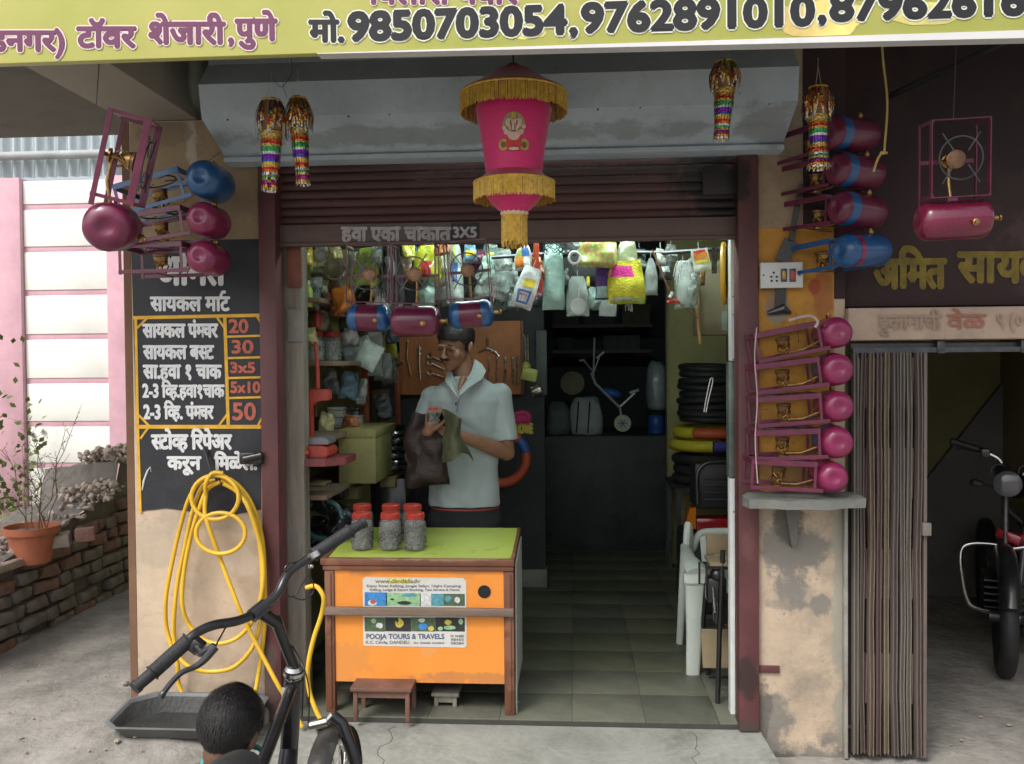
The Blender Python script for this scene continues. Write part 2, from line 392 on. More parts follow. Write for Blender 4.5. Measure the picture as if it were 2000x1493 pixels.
M_gate = [mat('gate_%d' % i, c, 0.6, 0.35, 5, grime=0.7, gcol=(0.06, 0.045, 0.035), gscale=5, gth=0.46, bump=0.3, bscale=60, stretch=(1, 1, 0.35), speck=0.35)
          for i, c in enumerate([(0.21, 0.19, 0.16), (0.16, 0.125, 0.11), (0.20, 0.15, 0.12), (0.15, 0.10, 0.09), (0.25, 0.20, 0.14), (0.15, 0.125, 0.115), (0.20, 0.18, 0.16)])]
M_olive = mat('olive_bay_wall', (0.20, 0.18, 0.085), 0.9, 0.2, 2.5, bump=0.1)
M_baygrey = mat('grey_bay_plaster', (0.15, 0.145, 0.14), 0.9, 0.2, 2.5, bump=0.1)
M_leaf = mat('dry_leaf', (0.09, 0.10, 0.035), 0.8, 0.4, 30, bump=0)
M_steel = mat('bright_steel', (0.62, 0.62, 0.60), 0.28, 0.15, 20, metal=1.0, bump=0.05)
M_dsteel = mat('dark_steel', (0.10, 0.10, 0.11), 0.4, 0.3, 20, metal=0.8, bump=0.1)
M_blackp = mat('black_paint', (0.012, 0.012, 0.014), 0.32, 0.4, 12, bump=0.05, coat=0.4, grime=0.4, gcol=(0.05, 0.045, 0.04), gscale=14, gth=0.55)
M_rubber = mat('black_rubber', (0.020, 0.020, 0.022), 0.6, 0.3, 20, bump=0.2)
M_brass = mat('brass', (0.42, 0.26, 0.10), 0.36, 0.35, 30, metal=1.0, bump=0.2, grime=0.6, gcol=(0.10, 0.06, 0.03), gscale=40)
M_stoveP = mat('magenta_stove_paint', (0.23, 0.013, 0.075), 0.34, 0.25, 9, bump=0.22, bscale=18, coat=0.45, grime=0.45, gcol=(0.12, 0.02, 0.05), gscale=14, gth=0.52, speck=0.35)
M_stoveD = mat('plum_stove_paint', (0.13, 0.012, 0.045), 0.34, 0.28, 9, bump=0.22, bscale=18, coat=0.4, grime=0.5, gcol=(0.06, 0.014, 0.03), gscale=14, gth=0.52, speck=0.35)
M_stoveF = mat('plum_frame_paint', (0.13, 0.018, 0.050), 0.35, 0.3, 14, bump=0.08, coat=0.3)
M_stoveB = mat('blue_stove_paint', (0.012, 0.085, 0.24), 0.34, 0.25, 9, bump=0.22, bscale=18, coat=0.45, grime=0.4, gcol=(0.01, 0.03, 0.08), gscale=14, gth=0.52)
M_glass = mat('clear_jar_plastic', (0.75, 0.78, 0.76), 0.12, 0.05, 8, bump=0, alpha=0.15, coat=0.8)
M_clear = mat('clear_polythene', (0.62, 0.72, 0.68), 0.15, 0.15, 8, bump=0.7, bscale=30, alpha=0.38, coat=0.8)
M_redlid = mat('red_plastic', (0.50, 0.055, 0.04), 0.4, 0.15, 10, bump=0.03)
M_hose = mat('yellow_hose', (0.72, 0.44, 0.03), 0.42, 0.12, 6, bump=0.04, grime=0.3, gcol=(0.35, 0.22, 0.05), gscale=10)
M_skin = mat('brown_skin', (0.27, 0.14, 0.085), 0.5, 0.14, 12, bump=0.1, bscale=90)
M_skin2 = mat('dark_brown_skin', (0.13, 0.065, 0.040), 0.5, 0.14, 12, bump=0.1, bscale=90)
M_hair = mat('black_hair', (0.012, 0.010, 0.010), 0.5, 0.4, 60, bump=0.2, bscale=160)

# ------------------------------------------------------------------ ground, step, floors
def gz(x, y):
    t = min(1, max(0, (-1.0 - x) / 0.6)); t = t * t * (3 - 2 * t)
    v = min(1, max(0, (y + 1.3) / 1.0))
    return -0.13 + 0.15 * t * v
b = MB()
xs = [-60, -25, -10, -6] + [-4.4 + 0.05 * i for i in range(149)] + [3.4, 4.5, 8, 20, 60]
ys = [-60, -25, -10, -6] + [-4.4 + 0.05 * i for i in range(189)] + [6, 8, 12, 30, 60]
gr = [[b.b.verts.new((x, y, gz(x, y) + 0.010 * N((x, y, 0), 2.3) + 0.005 * N((x, y, 3), 7) + (0.0035 * N((x, y, 8), 17) - .004 * max(0, N((x + y * .4, y, 2), 4.5)) if x < -1.2 or x > .8 or y < -.8 else 0))) for y in ys] for x in xs]
for i in range(len(xs) - 1):
    for j in range(len(ys) - 1):
        if -1.1 < xs[i] and xs[i + 1] < 1.2 and ys[j] > 0.1 and ys[j + 1] < 5.0: continue
        b.b.faces.new((gr[i][j], gr[i + 1][j], gr[i + 1][j + 1], gr[i][j + 1]))
S('ground', b, M_conc, ang=80)
# threshold step in front of the shop, with the rounded right corner and a chipped edge
pts = [(-1.62, -0.72)] + [(-1.2 + 0.1 * i, -0.72 + 0.012 * N((i, 0, 0), .7)) for i in range(18)]
pts += [(0.60 + 0.16 * math.sin(a), -0.56 - 0.16 * math.cos(a)) for a in [R(q) for q in (10, 25, 40, 55, 70, 90)]] + [(0.74, -0.05), (0.74, 0.0), (-1.62, 0.0)]
b = MB(); b.prism(pts, 2, -0.16, -0.025); S('shop_step', b, M_step, ang=30)
b = MB()
for k in range(3):
    x = (-0.75, 0.05, 0.45)[k]
    b.tube([(x + 0.06 * N((q, k, 0), .4) + .02 * N((q, k, 5), 1.3), -0.71 + q * 0.04, -0.0252) for q in range(18 if k != 1 else 9)], 0.0016, 5)
tag(b.build('step_crack', M_grout), kind='structure')
b = MB(); b.bx(-1.35, 1.16, 0.33, 5.0, -0.14, -0.006); b.bx(-1.35, 1.05, 0.004, 0.329, -0.14, -0.006); fl = S('shop_floor', b, M_grout)
tiles = {}
T = 0.30
for i in range(8):
    for j in range(13):
        x0 = -1.22 + i * T; y0 = 0.004 + j * T; r = random.random()
        m = M_tileC if (j < 2 and r < .6) else (M_tileA if r < 0.62 else (M_tileB if r < .85 else M_tileC))
        if (i, j) in ((4, 4), (4, 5)): m = M_tileB
        if m.name not in tiles:
            q = MB(); q.bx(0.0009, T - 0.0009, 0.0009, T - 0.0009, -0.012, 0.0, 0.0006); o = q.build('floor_tile', m, fl); tiles[m.name] = o
        else:
            o = tiles[m.name].copy(); COL.objects.link(o)
        o.location = (x0, y0, 0.0008 * (random.random() - 0.5)); o.rotation_euler = (R(random.uniform(-.12, .12)), R(random.uniform(-.12, .12)), 0)

XR = 1.145
# ------------------------------------------------------------------ canopy slab, beam, shop shell
ZC = 2.80
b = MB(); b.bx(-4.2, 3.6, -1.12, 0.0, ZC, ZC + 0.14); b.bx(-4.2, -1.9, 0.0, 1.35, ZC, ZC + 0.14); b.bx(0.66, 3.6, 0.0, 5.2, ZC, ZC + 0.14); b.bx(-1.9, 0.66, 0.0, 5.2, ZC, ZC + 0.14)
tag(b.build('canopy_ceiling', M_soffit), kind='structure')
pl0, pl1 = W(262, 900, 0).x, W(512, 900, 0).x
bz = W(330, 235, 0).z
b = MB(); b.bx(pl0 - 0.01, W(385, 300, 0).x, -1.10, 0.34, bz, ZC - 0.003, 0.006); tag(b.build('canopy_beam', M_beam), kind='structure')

# left pillar with the painted price board
pil = E('shop_pillar', 'beige plastered pillar left of the shop with black painted price board', 'pillar')
zb = W(350, 985, 0).z
b = MB(); b.bx(pl0, pl1, 0, 0.34, -0.2, bz - 0.002, 0.004); b.build('plaster_body', M_beige, pil)
b = MB(); b.bx(pl0 + 0.005, W(508, 400, 0).x, -0.004, 0.0, W(350, 470, 0).z, bz - 0.01); b.build('tan_paint_band', M_tan, pil)
b = MB(); b.bx(pl0 - 0.032, pl0, 0.0, 0.34, -0.05, bz - 0.002); b.build('side_strip', mat('brown_side_paint', (0.17, 0.09, 0.05), 0.8, 0.2, 6), pil)
zt = W(350, 470, 0).z
lo = []
for i in range(15):
    x = W(272, 995, 0).x + (W(510, 995, 0).x - W(272, 995, 0).x) * i / 14
    lo.append((x, W(350, 1000 - 6 * math.sin(i * .5) , 0).z + 0.008 * N((i, 1, 0), .9)))
b = MB(); b.prism([(pl0 + 0.004, zt), (W(510, 470, 0).x, zt)][::-1] + [(W(262, 700, 0).x + 0.002, zt - 0.3)] * 0 + lo, 1, -0.004, 0.0); board = b.build('price_board', M_black, pil)
def wline(pts, w, m, nm, Y=-0.0055, par=board):
    b = MB()
    for (x0, y0), (x1, y1) in zip(pts, pts[1:]):
        a = W(x0, y0, Y); c = W(x1, y1, Y); d = (c - a).normalized() * w * 0.4
        b.bar(a - d, c + d, 0.0015, w, up=(0, 0, 1)) if abs(d.x) > abs(d.z) else b.bar(a - d, c + d, w, 0.0015, up=(0, 1, 0))
    return b.build(nm, m, par, smooth=False)
wline([(263, 621), (512, 616)], .014, M_orangeline, 'painted_border')
wline([(265, 622), (269, 832), (274, 1000)], .012, M_orangeline, 'painted_border', -0.0056)
wline([(268, 834), (513, 834)], .016, M_orangeline, 'painted_border', -0.0057)
wline([(439, 618), (446, 834)], .014, M_orangeline, 'painted_border', -0.0058)
for yy in (657, 699, 738, 777): wline([(442, yy + 1), (512, yy - 1)], .009, M_orangeline, 'painted_border', -0.0059)
for a, c in (((269, 640), (285, 624)), ((272, 812), (290, 831)), ((425, 622), (438, 640)), ((428, 831), (442, 812)), ((275, 856), (288, 838)), ((503, 620), (513, 636)), ((504, 831), (513, 814))):
    wline([a, c], .009, M_orangeline, 'painted_border', -0.0061)
# chipped white paint marks low on the board
b = MB(); b.tube([W(278, 958, -.006), W(281, 940, -.006), W(288, 920, -.006), (W(294, 912, -.006)), W(295, 922, -.006)], [.002, .005, .004, .004, .001], 6); b.build('paint_mark', M_white, board)
Yt = -0.004
for s, x0, x1, yb, h, bo in (("अिमत", 306, 440, 556, 52, .0065), ("सायकल मार~्ट".replace('्', ''), 295, 448, 607, 26, .0035), ("सायकल पंम^चर", 280, 425, 659, 25, .0036),
        ("सायकल बस^ट", 281, 417, 701, 25, .0036), ("सा.हवा १ चाक", 281, 432, 739, 25, .0036), ("2-3 िव^ह.हवा१चाक", 279, 438, 776, 23, .0032),
        ("2-3 िव^ह. पंम^चर", 281, 417, 818, 24, .0034), ("स^टोव^ह िरपेअर", 297, 452, 877, 27, .0040), ("करून", 328, 392, 917, 24, .0040), ("िमळेल.", 420, 503, 917, 24, .0040)):
    if s.startswith("सायकल मा"): s = "सायकल माट~"
    wtext(s, x0, x1, yb, h, Yt, M_white, board, bold=bo, jit=0.0006)
for s, x0, x1, yb, h in (("20", 447, 486, 650, 26), ("30", 451, 496, 690, 25), ("3x5", 449, 500, 728, 20), ("5x10", 450, 509, 767, 21), ("50", 453, 501, 820, 33)):
    wtext(s, x0, x1, yb, h, Yt, M_redchalk, board, bold=.0028, latin=True)
# plinth rubble under the pillar
b = MB(); b.bx(pl0 - .02, pl1 + .02, -0.05, 0.3, -0.2, 0.05, 0.02); b.subd(3); b.shake(0.02, 9); S('pillar_footing', b, M_conc, ang=60)

# ------------------------------------------------------------------ roller shutter
sh = E('roller_shutter', 'maroon roller shutter rolled up under its grey drum housing', 'shutter')
hx0, hx1 = W(388, 200, -.3).x, W(1562, 200, -.3).x
hx0 = W(386, 150, -.34).x; hx1 = W(1562, 150, -.34).x
zs = [W(900, q, y).z for q, y in ((311, -.07), (301, -.085), (218, -.31), (150, -.335), (112, -.24))]
prof = [(-0.01, zs[0]), (-0.075, zs[0]), (-0.097, zs[0] + .004), (-0.099, zs[1] + .004), (-0.085, zs[1] + .012), (-0.31, zs[2]), (-0.335, zs[3]), (-0.24, zs[4]), (-0.20, ZC - .004), (-0.01, ZC - .004)]
b = MB(); b.prism([(y, z) for y, z in prof], 0, hx0, hx1); b.build('drum_housing', M_house, sh, ang=12)
b = MB()
for k in range(14):
    x = hx0 + 0.1 + k * (hx1 - hx0 - .2) / 13; b.ell((x, -.305 , zs[2] - .006 + .004 * (k % 3)), (.004, .003, .004), None, 8, 6)
b.build('rivet', M_dsteel, sh)
tag(LAST[0], kind='stuff')
sx0, sx1 = W(538, 400, .05).x, W(1446, 400, .05).x
ztop, zbar = zs[0] - .001, W(1000, 432, .05).z
ns = 7; hs_ = (ztop + .02 - zbar) / ns
for k in range(ns):
    z0 = zbar + k * hs_; b = MB()
    pr = [(.055, z0), (.0505, z0 + .004), (.0465, z0 + hs_ * .35), (.0465, z0 + hs_ * .65), (.0505, z0 + hs_ - .004), (.055, z0 + hs_ - .001), (.062, z0 + hs_ - .001), (.062, z0)]
    b.prism(pr, 0, sx0, sx1); b.build('shutter_slat', M_slat, sh, ang=50)
zbb = W(1000, 474, .03).z
b = MB(); b.bx(sx0 + .01, sx1 - .01, .028, .066, zbb, zbar - .002, .003); b.bx(sx0 + .01, sx1 - .01, .018, .0275, zbb, zbb + .012, .002); b.build('bottom_bar', M_bar, sh); bb = LAST[0]
b = MB(); b.bx(W(663, 450, .02).x, W(880, 450, .02).x, .0262, .0278, zbb + .016, zbar - .006); b.build('paint_patch', mat('grey_patch_paint', (0.10, 0.085, 0.08), .6, .25, 12), bb)
b = MB(); b.bx(W(880, 450, .02).x + .001, W(936, 450, .02).x, .0260, .0278, zbb + .010, zbar - .008); b.build('paint_patch', M_black, bb)
wtext("हवा एका चाकात", 668, 880, 471, 26, .026, M_whitedull, bb, bold=.004, jit=.001)
wtext("3X5", 884, 932, 464, 20, .026, M_whitedull, bb, bold=.003, latin=True)
for a, c in ((512, 545), (1442, 1481)):
    x0, x1 = W(a, 900, -.02).x, W(c, 900, -.02).x
    b = MB(); b.bx(x0, x1, -.03, -.012, -.02, zs[0] - .002, .003); b.bx(x0, x0 + .012, -.0115, .068, -.02, zs[0] - .002, .002); b.bx(x1 - .012, x1, -.0115, .068, -.02, zs[0] - .002, .002)
    g = b.build('guide_rail', M_maroon, sh)
# welded tabs on the rails
b = MB(); b.bx(W(470, 905, -.03).x, W(515, 905, -.03).x, -.05, -.006, W(490, 905, 0).z, W(490, 882, 0).z, .006); b.tube([W(478, 897, -.05), W(512, 889, -.05)], [.018, .014], 12); b.build('rail_bracket', M_blackp, sh)
b = MB(); b.bx(W(1478, 1300, -.03).x, W(1525, 1300, -.03).x, -.012, -.003, W(1490, 1313, 0).z, W(1490, 1299, 0).z, .002); b.build('rail_bracket', M_maroon, sh)
b = MB(); b.bx(W(1372, 440, .02).x, W(1440, 440, .02).x, .012, .026, W(1400, 380, 0).z, W(1400, 320, 0).z, .01); b.build('lock_cover', M_slat, sh)

# weathered timber door post left, white strip right
pst = E('door_post', 'weathered grey timber post inside the left shutter rail', 'post')
x0, x1 = W(549, 900, .12).x, W(596, 900, .12).x
b = MB(); b.bx(x0, x1, .10, .19, -.02, W(570, 482, .12).z + .3, .006); b.subd(4); b.shake(.004, 14); b.build('timber', M_wood, pst, ang=60)
b = MB(); b.bx(W(562, 500, .09).x, W(590, 500, .09).x, .075, .098, W(570, 562, .09).z, W(570, 478, .09).z, .003); b.build('red_plate', mat('faded_red_plate', (0.20, 0.07, 0.045), .6, .4, 9, bump=.15), pst)
b = MB(); b.bx(W(561, 600, .09).x, W(592, 600, .09).x, .085, .099, W(570, 668, .09).z, W(570, 604, .09).z, .003); b.build('junction_plate', mat('grey_plate', (0.26, 0.25, 0.22), .7, .2, 9), pst)
js = E('door_jamb', 'white painted metal jamb strip beside the right shutter rail', 'door jamb')
b = MB()
x0, x1 = W(1426, 900, .10).x, W(1441, 900, .10).x
b.bx(x0, x1, .10, .16, -.015, W(1430, 935, .1).z, .002); b.bx(x0 + .004, x1, .10, .16, W(1430, 705, .1).z, W(1430, 470, .1).z + .05, .002)
b.build('white_strip', mat('white_jamb_paint', (0.74, 0.76, 0.75), .4, .08, 5, grime=.35, gcol=(.4, .38, .33), gscale=7, bump=.05), js)
b = MB(); b.bx(x0 - .006, x1, .095, .16, W(1430, 932, .1).z, W(1430, 707, .1).z, .004); b.build('grey_latch_cover', mat('green_grey_metal', (0.16, 0.19, 0.17), .4, .3, 8, metal=.4), js)
b = MB()
for q in (580, 615, 702, 760, 1000): b.ell((x0 + .014, .099, W(1430, q, .1).z), (.003, .002, .003), None, 8, 6)
b.build('screw', M_dsteel, js); tag(LAST[0], kind='stuff')

# ------------------------------------------------------------------ right pillar
rp = E('shop_pillar', 'stained beige pillar right of the shop, ochre above a stone ledge', 'pillar')
q0, q1 = W(1481, 900, 0).x, W(1651, 900, 0).x
zl = W(1560, 960, 0).z; zo = W(1560, 445, 0).z
b = MB(); b.bx(q0, q1, 0, .32, -.2, ZC - .003, .006); b.subd(2); b.build('plaster_body', M_beigeR, rp, ang=40)
b = MB(); b.bx(q0 + .002, W(1566, 500, 0).x, -.004, -.0005, zo, zs[0] - .004); b.build('beige_paint_band', mat('dim_beige_paint', (.36, .27, .18), .85, .2, 5, grime=.5, gcol=(.16, .12, .08), gscale=6, speck=.5), rp)
b = MB(); b.bx(W(1568, 300, 0).x, q1 - .001, -.004, -.0005, zo, ZC - .004); b.build('dark_maroon_band', M_fascia, rp)  # darker maroon panel laid over the pillar's upper face
b = MB(); b.bx(W(1629, 300, 0).x, q1 - .001, -.004, -.0005, W(1, 605, 0).z, zo - .001); b.build('dark_maroon_band', M_fascia, rp)
b = MB(); b.bx(q0 + .002, W(1628, 500, 0).x, -.004, -.0005, zl, zo - .001); b.build('ochre_paint_band', M_ochre, rp)
b = MB(); b.prism([(W(1450, 950, -.1).x, -.22), (W(1560, 950, -.1).x, -.25), (W(1672, 950, -.1).x, -.21), (q1 + .03, -.1), (q1 + .02, -.006), (q0 - .02, -.006), (W(1447, 950, -.1).x, -.12)], 2, zl - .035, zl + .0)
b.subd(2); b.shake(.008, 12); b.build('stone_ledge', mat('grey_ledge_stone', (.16, .165, .15), .85, .3, 7, grime=.5, gcol=(.07, .07, .06), bump=.5, bscale=30), rp, ang=50)
b = MB(); b.prism([(W(1530, 990, -.02).x, zl - .04), (W(1560, 990, -.02).x, zl - .04), (W(1552, 1075, -.02).x, zl - .2), (W(1544, 1085, -.02).x, zl - .22)], 1, -.05, -.001); b.shake(.004, 20); b.build('ledge_bracket', mat('dirty_bracket', (.14, .13, .12), .9, .4, 10), rp)
# cement repairs and stains with a shape of their own
M_cem = mat('grey_cement_patch', (.27, .255, .23), .92, .25, 9, grime=.5, gcol=(.15, .14, .125), gscale=8, bump=.6, bscale=35)
def blotch(cx, cy, rx, ry, m, par, Y=-.0005, seed=0, t=.0025, nm='cement_patch'):
    c = W(cx, cy, Y); pts = []
    for i in range(26):
        a = 2 * math.pi * i / 26; k = 1 + .45 * N((math.cos(a), math.sin(a), seed), 1.7) + .2 * N((math.cos(a), math.sin(a), seed), 5)
        pts.append((c.x + rx * .0021 * math.cos(a) * k, c.z + ry * .0021 * math.sin(a) * k))
    b = MB(); b.prism(pts, 1, Y - t, Y); return b.build(nm, m, par)
def st_(px, py, rx, ry, c, k): p = W(px, py, 0); return (p.x, p.z, rx * .0021, ry * .0021, c, k)
cg, cd_, cp = (.22, .205, .18), (.10, .09, .08), (.62, .58, .50)
stains(M_beigeR, [st_(1552, 1085, 58, 95, cg, .95), st_(1545, 1020, 34, 40, cd_, .7), st_(1600, 1180, 22, 22, cg, .9), st_(1530, 1180, 40, 14, cg, .5), st_(1505, 1440, 42, 90, cg, .9), st_(1600, 1490, 120, 60, cg, .95), st_(1490, 1380, 16, 60, cd_, .6),
    st_(1540, 1490, 60, 24, cd_, .8), st_(1640, 1200, 14, 260, (.32, .33, .28), .7), st_(1500, 1090, 10, 60, cg, .6)])
stains(M_beige, [st_(420, 1012, 150, 26, (.40, .33, .26), .6), st_(300, 1060, 50, 50, (.40, .34, .26), .5), st_(470, 1100, 40, 30, (.66, .56, .45), .5), st_(300, 1350, 70, 60, (.33, .28, .23), .7), st_(480, 1380, 120, 50, (.30, .27, .23), .8), st_(400, 1270, 90, 30, (.42, .33, .25), .4)])
stains(M_tan, [st_(375, 270, 14, 60, (.5, .45, .38), .8), st_(455, 370, 50, 60, (.22, .16, .10), .6), st_(330, 260, 60, 30, (.2, .15, .11), .7)])
stains(M_ochre, [st_(1520, 600, 24, 30, (.25, .24, .2), .9), st_(1505, 560, 20, 40, (.3, .14, .03), .5), st_(1610, 580, 20, 60, (.28, .05, .03), .5), st_(1590, 560, 10, 14, (.35, .06, .02), .9), st_(1560, 930, 80, 30, (.2, .12, .06), .7)])
stains(M_maroon, [st_(1460, 1320, 22, 50, (.03, .022, .02), .8), st_(1460, 1450, 30, 60, (.06, .05, .045), .8), st_(1462, 1060, 14, 40, (.17, .08, .075), .4), st_(528, 1340, 26, 80, (.12, .09, .08), .7), st_(1440, 360, 30, 60, (.02, .014, .013), .9)])
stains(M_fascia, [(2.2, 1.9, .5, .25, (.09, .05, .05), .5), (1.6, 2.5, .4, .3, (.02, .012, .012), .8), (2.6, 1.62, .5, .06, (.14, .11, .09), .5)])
stains(M_slat, [st_(1400, 370, 90, 70, (.012, .010, .010), .95), st_(1100, 330, 240, 14, (.03, .014, .014), .7), st_(700, 350, 120, 40, (.045, .018, .018), .5)])
stains(M_house, [st_(500, 180, 60, 30, (.42, .46, .48), .4), st_(1300, 190, 200, 24, (.44, .47, .48), .35), st_(900, 285, 500, 12, (.2, .22, .22), .5), st_(1500, 270, 90, 26, (.16, .17, .17), .5)])
# deep groove beside the gate
b = MB(); b.bx(W(1648, 1100, -.02).x, W(1655, 1100, -.02).x, -.03, -.002, -.12, zl - .04, .002); b.build('edge_angle', mat('pale_angle_iron', (.30, .29, .26), .6, .3, 8, grime=.5), rp)
# flat iron strap with cable, socket board
b = MB(); p = [W(1538, 590, -.03), W(1528, 640 - 50, -.03)]
st = E('iron_strap', 'dark iron strap hanging behind the white switch board', 'strap')
b = MB(); b.bar(W(1565, 360, -.04), W(1545, 470, -.03), .02, .012, up=(0, 1, 0)); b.build('strap_rod', M_blackp, st); b = MB(); b.bar(W(1545, 470, -.02), W(1527, 512, -.02), .055, .008, up=(0, 1, 0)); b.build('strap_plate', M_blackp, st); b = MB(); b.bar(W(1526, 560, -.014), W(1523, 602, -.014), .040, .008, up=(0, 1, 0)); b.build('strap_plate', M_blackp, st)
b = MB(); b.tube([W(1500, 612, -.02), W(1530, 603, -.02), W(1545, 612, -.02)], [.008, .02, .006], 10); b.build('padlock', M_dsteel, st)
sb = E('switch_board', 'white electric board with a socket and two rocker switches', 'switch board')
x0, x1, z0, z1 = W(1485, 540, -.04).x, W(1568, 540, -.04).x, W(1520, 563, -.04).z, W(1520, 513, -.04).z
b = MB(); b.bx(x0, x1, -.045, -.022, z0, z1, .003); b.build('plate', mat('white_bakelite', (.62, .64, .62), .4, .08, 8, grime=.25, gcol=(.3, .28, .25)), sb)
b = MB()
for px, py in ((1511, 533), (1506, 541), (1517, 541), (1507, 549), (1517, 549)): b.lathe([(.0042, 0), (.0042, .004)], Matrix.Translation(W(px, py, -.045)) @ Matrix.Rotation(R(90), 4, 'X'), 10)
b.build('socket_hole', M_ink, sb); tag(LAST[0], kind='stuff')
for px in (1491, 1562): b = MB(); b.lathe([(.0035, 0), (.003, .003)], Matrix.Translation(W(px, 538, -.045)) @ Matrix.Rotation(R(90), 4, 'X'), 10); b.build('mounting_screw', M_dsteel, sb)
for px, c in ((1531, M_brass), (1548, M_redlid)):
    a = W(px, 538, -.046); b = MB(); b.bx(a.x - .0125, a.x + .0125, -.049, -.0455, a.z - .026, a.z + .026, .002); o = b.build('switch_frame', M_dsteel, sb)
    b = MB(); b.box((a.x, -.051, a.z), (.015, .007, .034), Matrix.Rotation(R(8), 3, 'X'), .002); b.build('rocker', c, o)

# ------------------------------------------------------------------ right bay: fascia, beam, folded gate, back room
xr = W(2000, 700, 0).x + 1.1
fa = E('side_fascia', 'dark maroon painted board above the right bay with dull yellow lettering', 'painted sign')
zf0, zf1 = W(1800, 598, .03).z, ZC - .004
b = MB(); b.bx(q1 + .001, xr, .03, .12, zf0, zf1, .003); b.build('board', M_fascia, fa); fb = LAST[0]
wtext("अिमत", 1708, 1845, 562, 54, .028, M_yellow_p, fb, bold=.008, jit=.003)
wtext("सायकल", 1872, 2105, 550, 56, .028, M_yellow_p, fb, bold=.008, jit=.003)
zk0, zk1 = W(1800, 664, -.02).z, W(1800, 601, -.02).z
be = E('bay_beam', 'beige plastered beam above the folded gate with faint red lettering', 'beam')
b = MB(); b.bx(q1 + .001, xr, -.035, .12, zk0, zk1, .006); b.subd(3); b.shake(.003, 8); b.build('plaster', mat('pinkish_beige_plaster', (.46, .35, .27), .9, .15, 5, grime=.5, gcol=(.26, .2, .16), gscale=6), be, ang=50); kb = LAST[0]
wtext("दुकानाची", 1715, 1838, 645, 28, -.040, mat('faint_print', (.34, .25, .19), .9, .2, 20, bump=0), kb, bold=.0015)
wtext("वेळ", 1850, 1925, 643, 28, -.040, M_fadedred, kb, bold=.0015)
wtext("९ (०", 1945, 2000, 640, 26, -.040, mat('faint_red_print', (.42, .27, .2), .9, .2, 20, bump=0), kb, bold=.0015)
tr = E('gate_track', 'steel track under the beige beam that carries the folding gate', 'track')
b = MB(); b.bx(q1 + .03, xr, .03, .045, zk0 - .045, zk0 - .012); b.bx(q1 + .03, xr, .0, .012, zk0 - .05, zk0 - .030); b.build('channel', M_dsteel, tr)
for k in range(5):
    x = W(1830, 680, 0).x + k * .32; b = MB(); b.bx(x, x + .03, -.005, .05, zk0 - .055, zk0 - .001, .003); b.build('hanger', M_dsteel, tr)
bk_ = MB(); bk_.bx(W(1662, 1100, -.02).x, W(1797, 1100, -.02).x, .012, .016, -.1, zk0 - .05)
gt = E('folding_gate', 'collapsible steel gate folded together against the right pillar', 'gate')
gx0, gx1 = W(1662, 1100, -.02).x, W(1797, 1100, -.02).x; nb = 9
for k in range(nb):
    x = gx0 + (gx1 - gx0) * (k + .5) / nb; w = .0092; y = -.02 + .014 * math.sin(k * 2.1)
    b = MB(); b.bx(x - w, x - w + .004, y - .02, y + .02, -.1, zk0 - .05, .001); b.bx(x + w - .004, x + w, y - .02, y + .02, -.1, zk0 - .05, .001); b.bx(x - w + .004, x + w - .004, y - .004, y, -.1, zk0 - .05)
    b.subd(5)
    for v in b.b.verts: v.co.x += .010 * N((k * 3.0, 0, v.co.z), 2.2) ; v.co.y += .012 * N((k * 5.0, 7, v.co.z), 1.6)
    b.build('gate_bar', M_gate[k % 7], gt)
for z in (.2, .62, 1.02, 1.38):
    for k in range(nb - 1):
        x = gx0 + (gx1 - gx0) * (k + 1) / nb; y = -.012
        b = MB(); b.bar((x, y + .012, z - .10), (x + .004 * (-1) ** k, y + .012, z + .10), .006, .012, up=(0, 1, 0)); b.bar((x + .003, y, z + .10), (x, y, z - .10), .005, .010, up=(0, 1, 0)); b.build('lattice_strap', M_gate[(k + 2) % 7], gt)
bk_.build('gap_shade_backing', mat('gate_gap_shade', (.03, .025, .022), .9, .3, 8), gt)  # dark sheet added behind the bars to stand for the shade in the gaps
b = MB(); b.bx(gx1 + .003, gx1 + .016, -.05, .02, -.1, zk0 - .05, .002); b.build('end_post', M_gate[1], gt)
b = MB(); b.bx(gx1 - .01, gx1 + .024, -.075, -.052, W(1790, 1045, -.05).z, W(1790, 1020, -.05).z, .004); b.build('lock_hasp', M_gate[0], gt)

bay = []
b = MB(); b.bx(q1 - .02, xr, 2.6, 2.7, -.2, ZC - .003); S('bay_back_wall', b, M_olive)
b = MB(); b.bx(xr, xr + .1, .0, 2.7, -.2, ZC - .003); S('bay_side_wall', b, M_olive)
b = MB(); b.bx(XR + .036, XR + .07, .325, 2.6, -.2, ZC - .003); S('bay_partition_wall', b, M_olive)
M_baygrey2 = 0
stc = E('stair_flight', 'grey concrete underside of a stair rising across the olive bay wall', 'stair')
a = W(1790, 1015, 2.3); c = W(2010, 735, 2.3)
d = (c - a); 
b = MB(); b.prism([(a.x - .2, a.z - .25), (a.x + d.x * 1.8, a.z + d.z * 1.8), (a.x + d.x * 1.8 + .3, a.z + d.z * 1.8 - .9), (a.x + d.x * 1.8 + .3, -.15), (a.x - .2, -.15)], 1, 2.56, 2.597); b.build('stair_side', M_baygrey, stc)
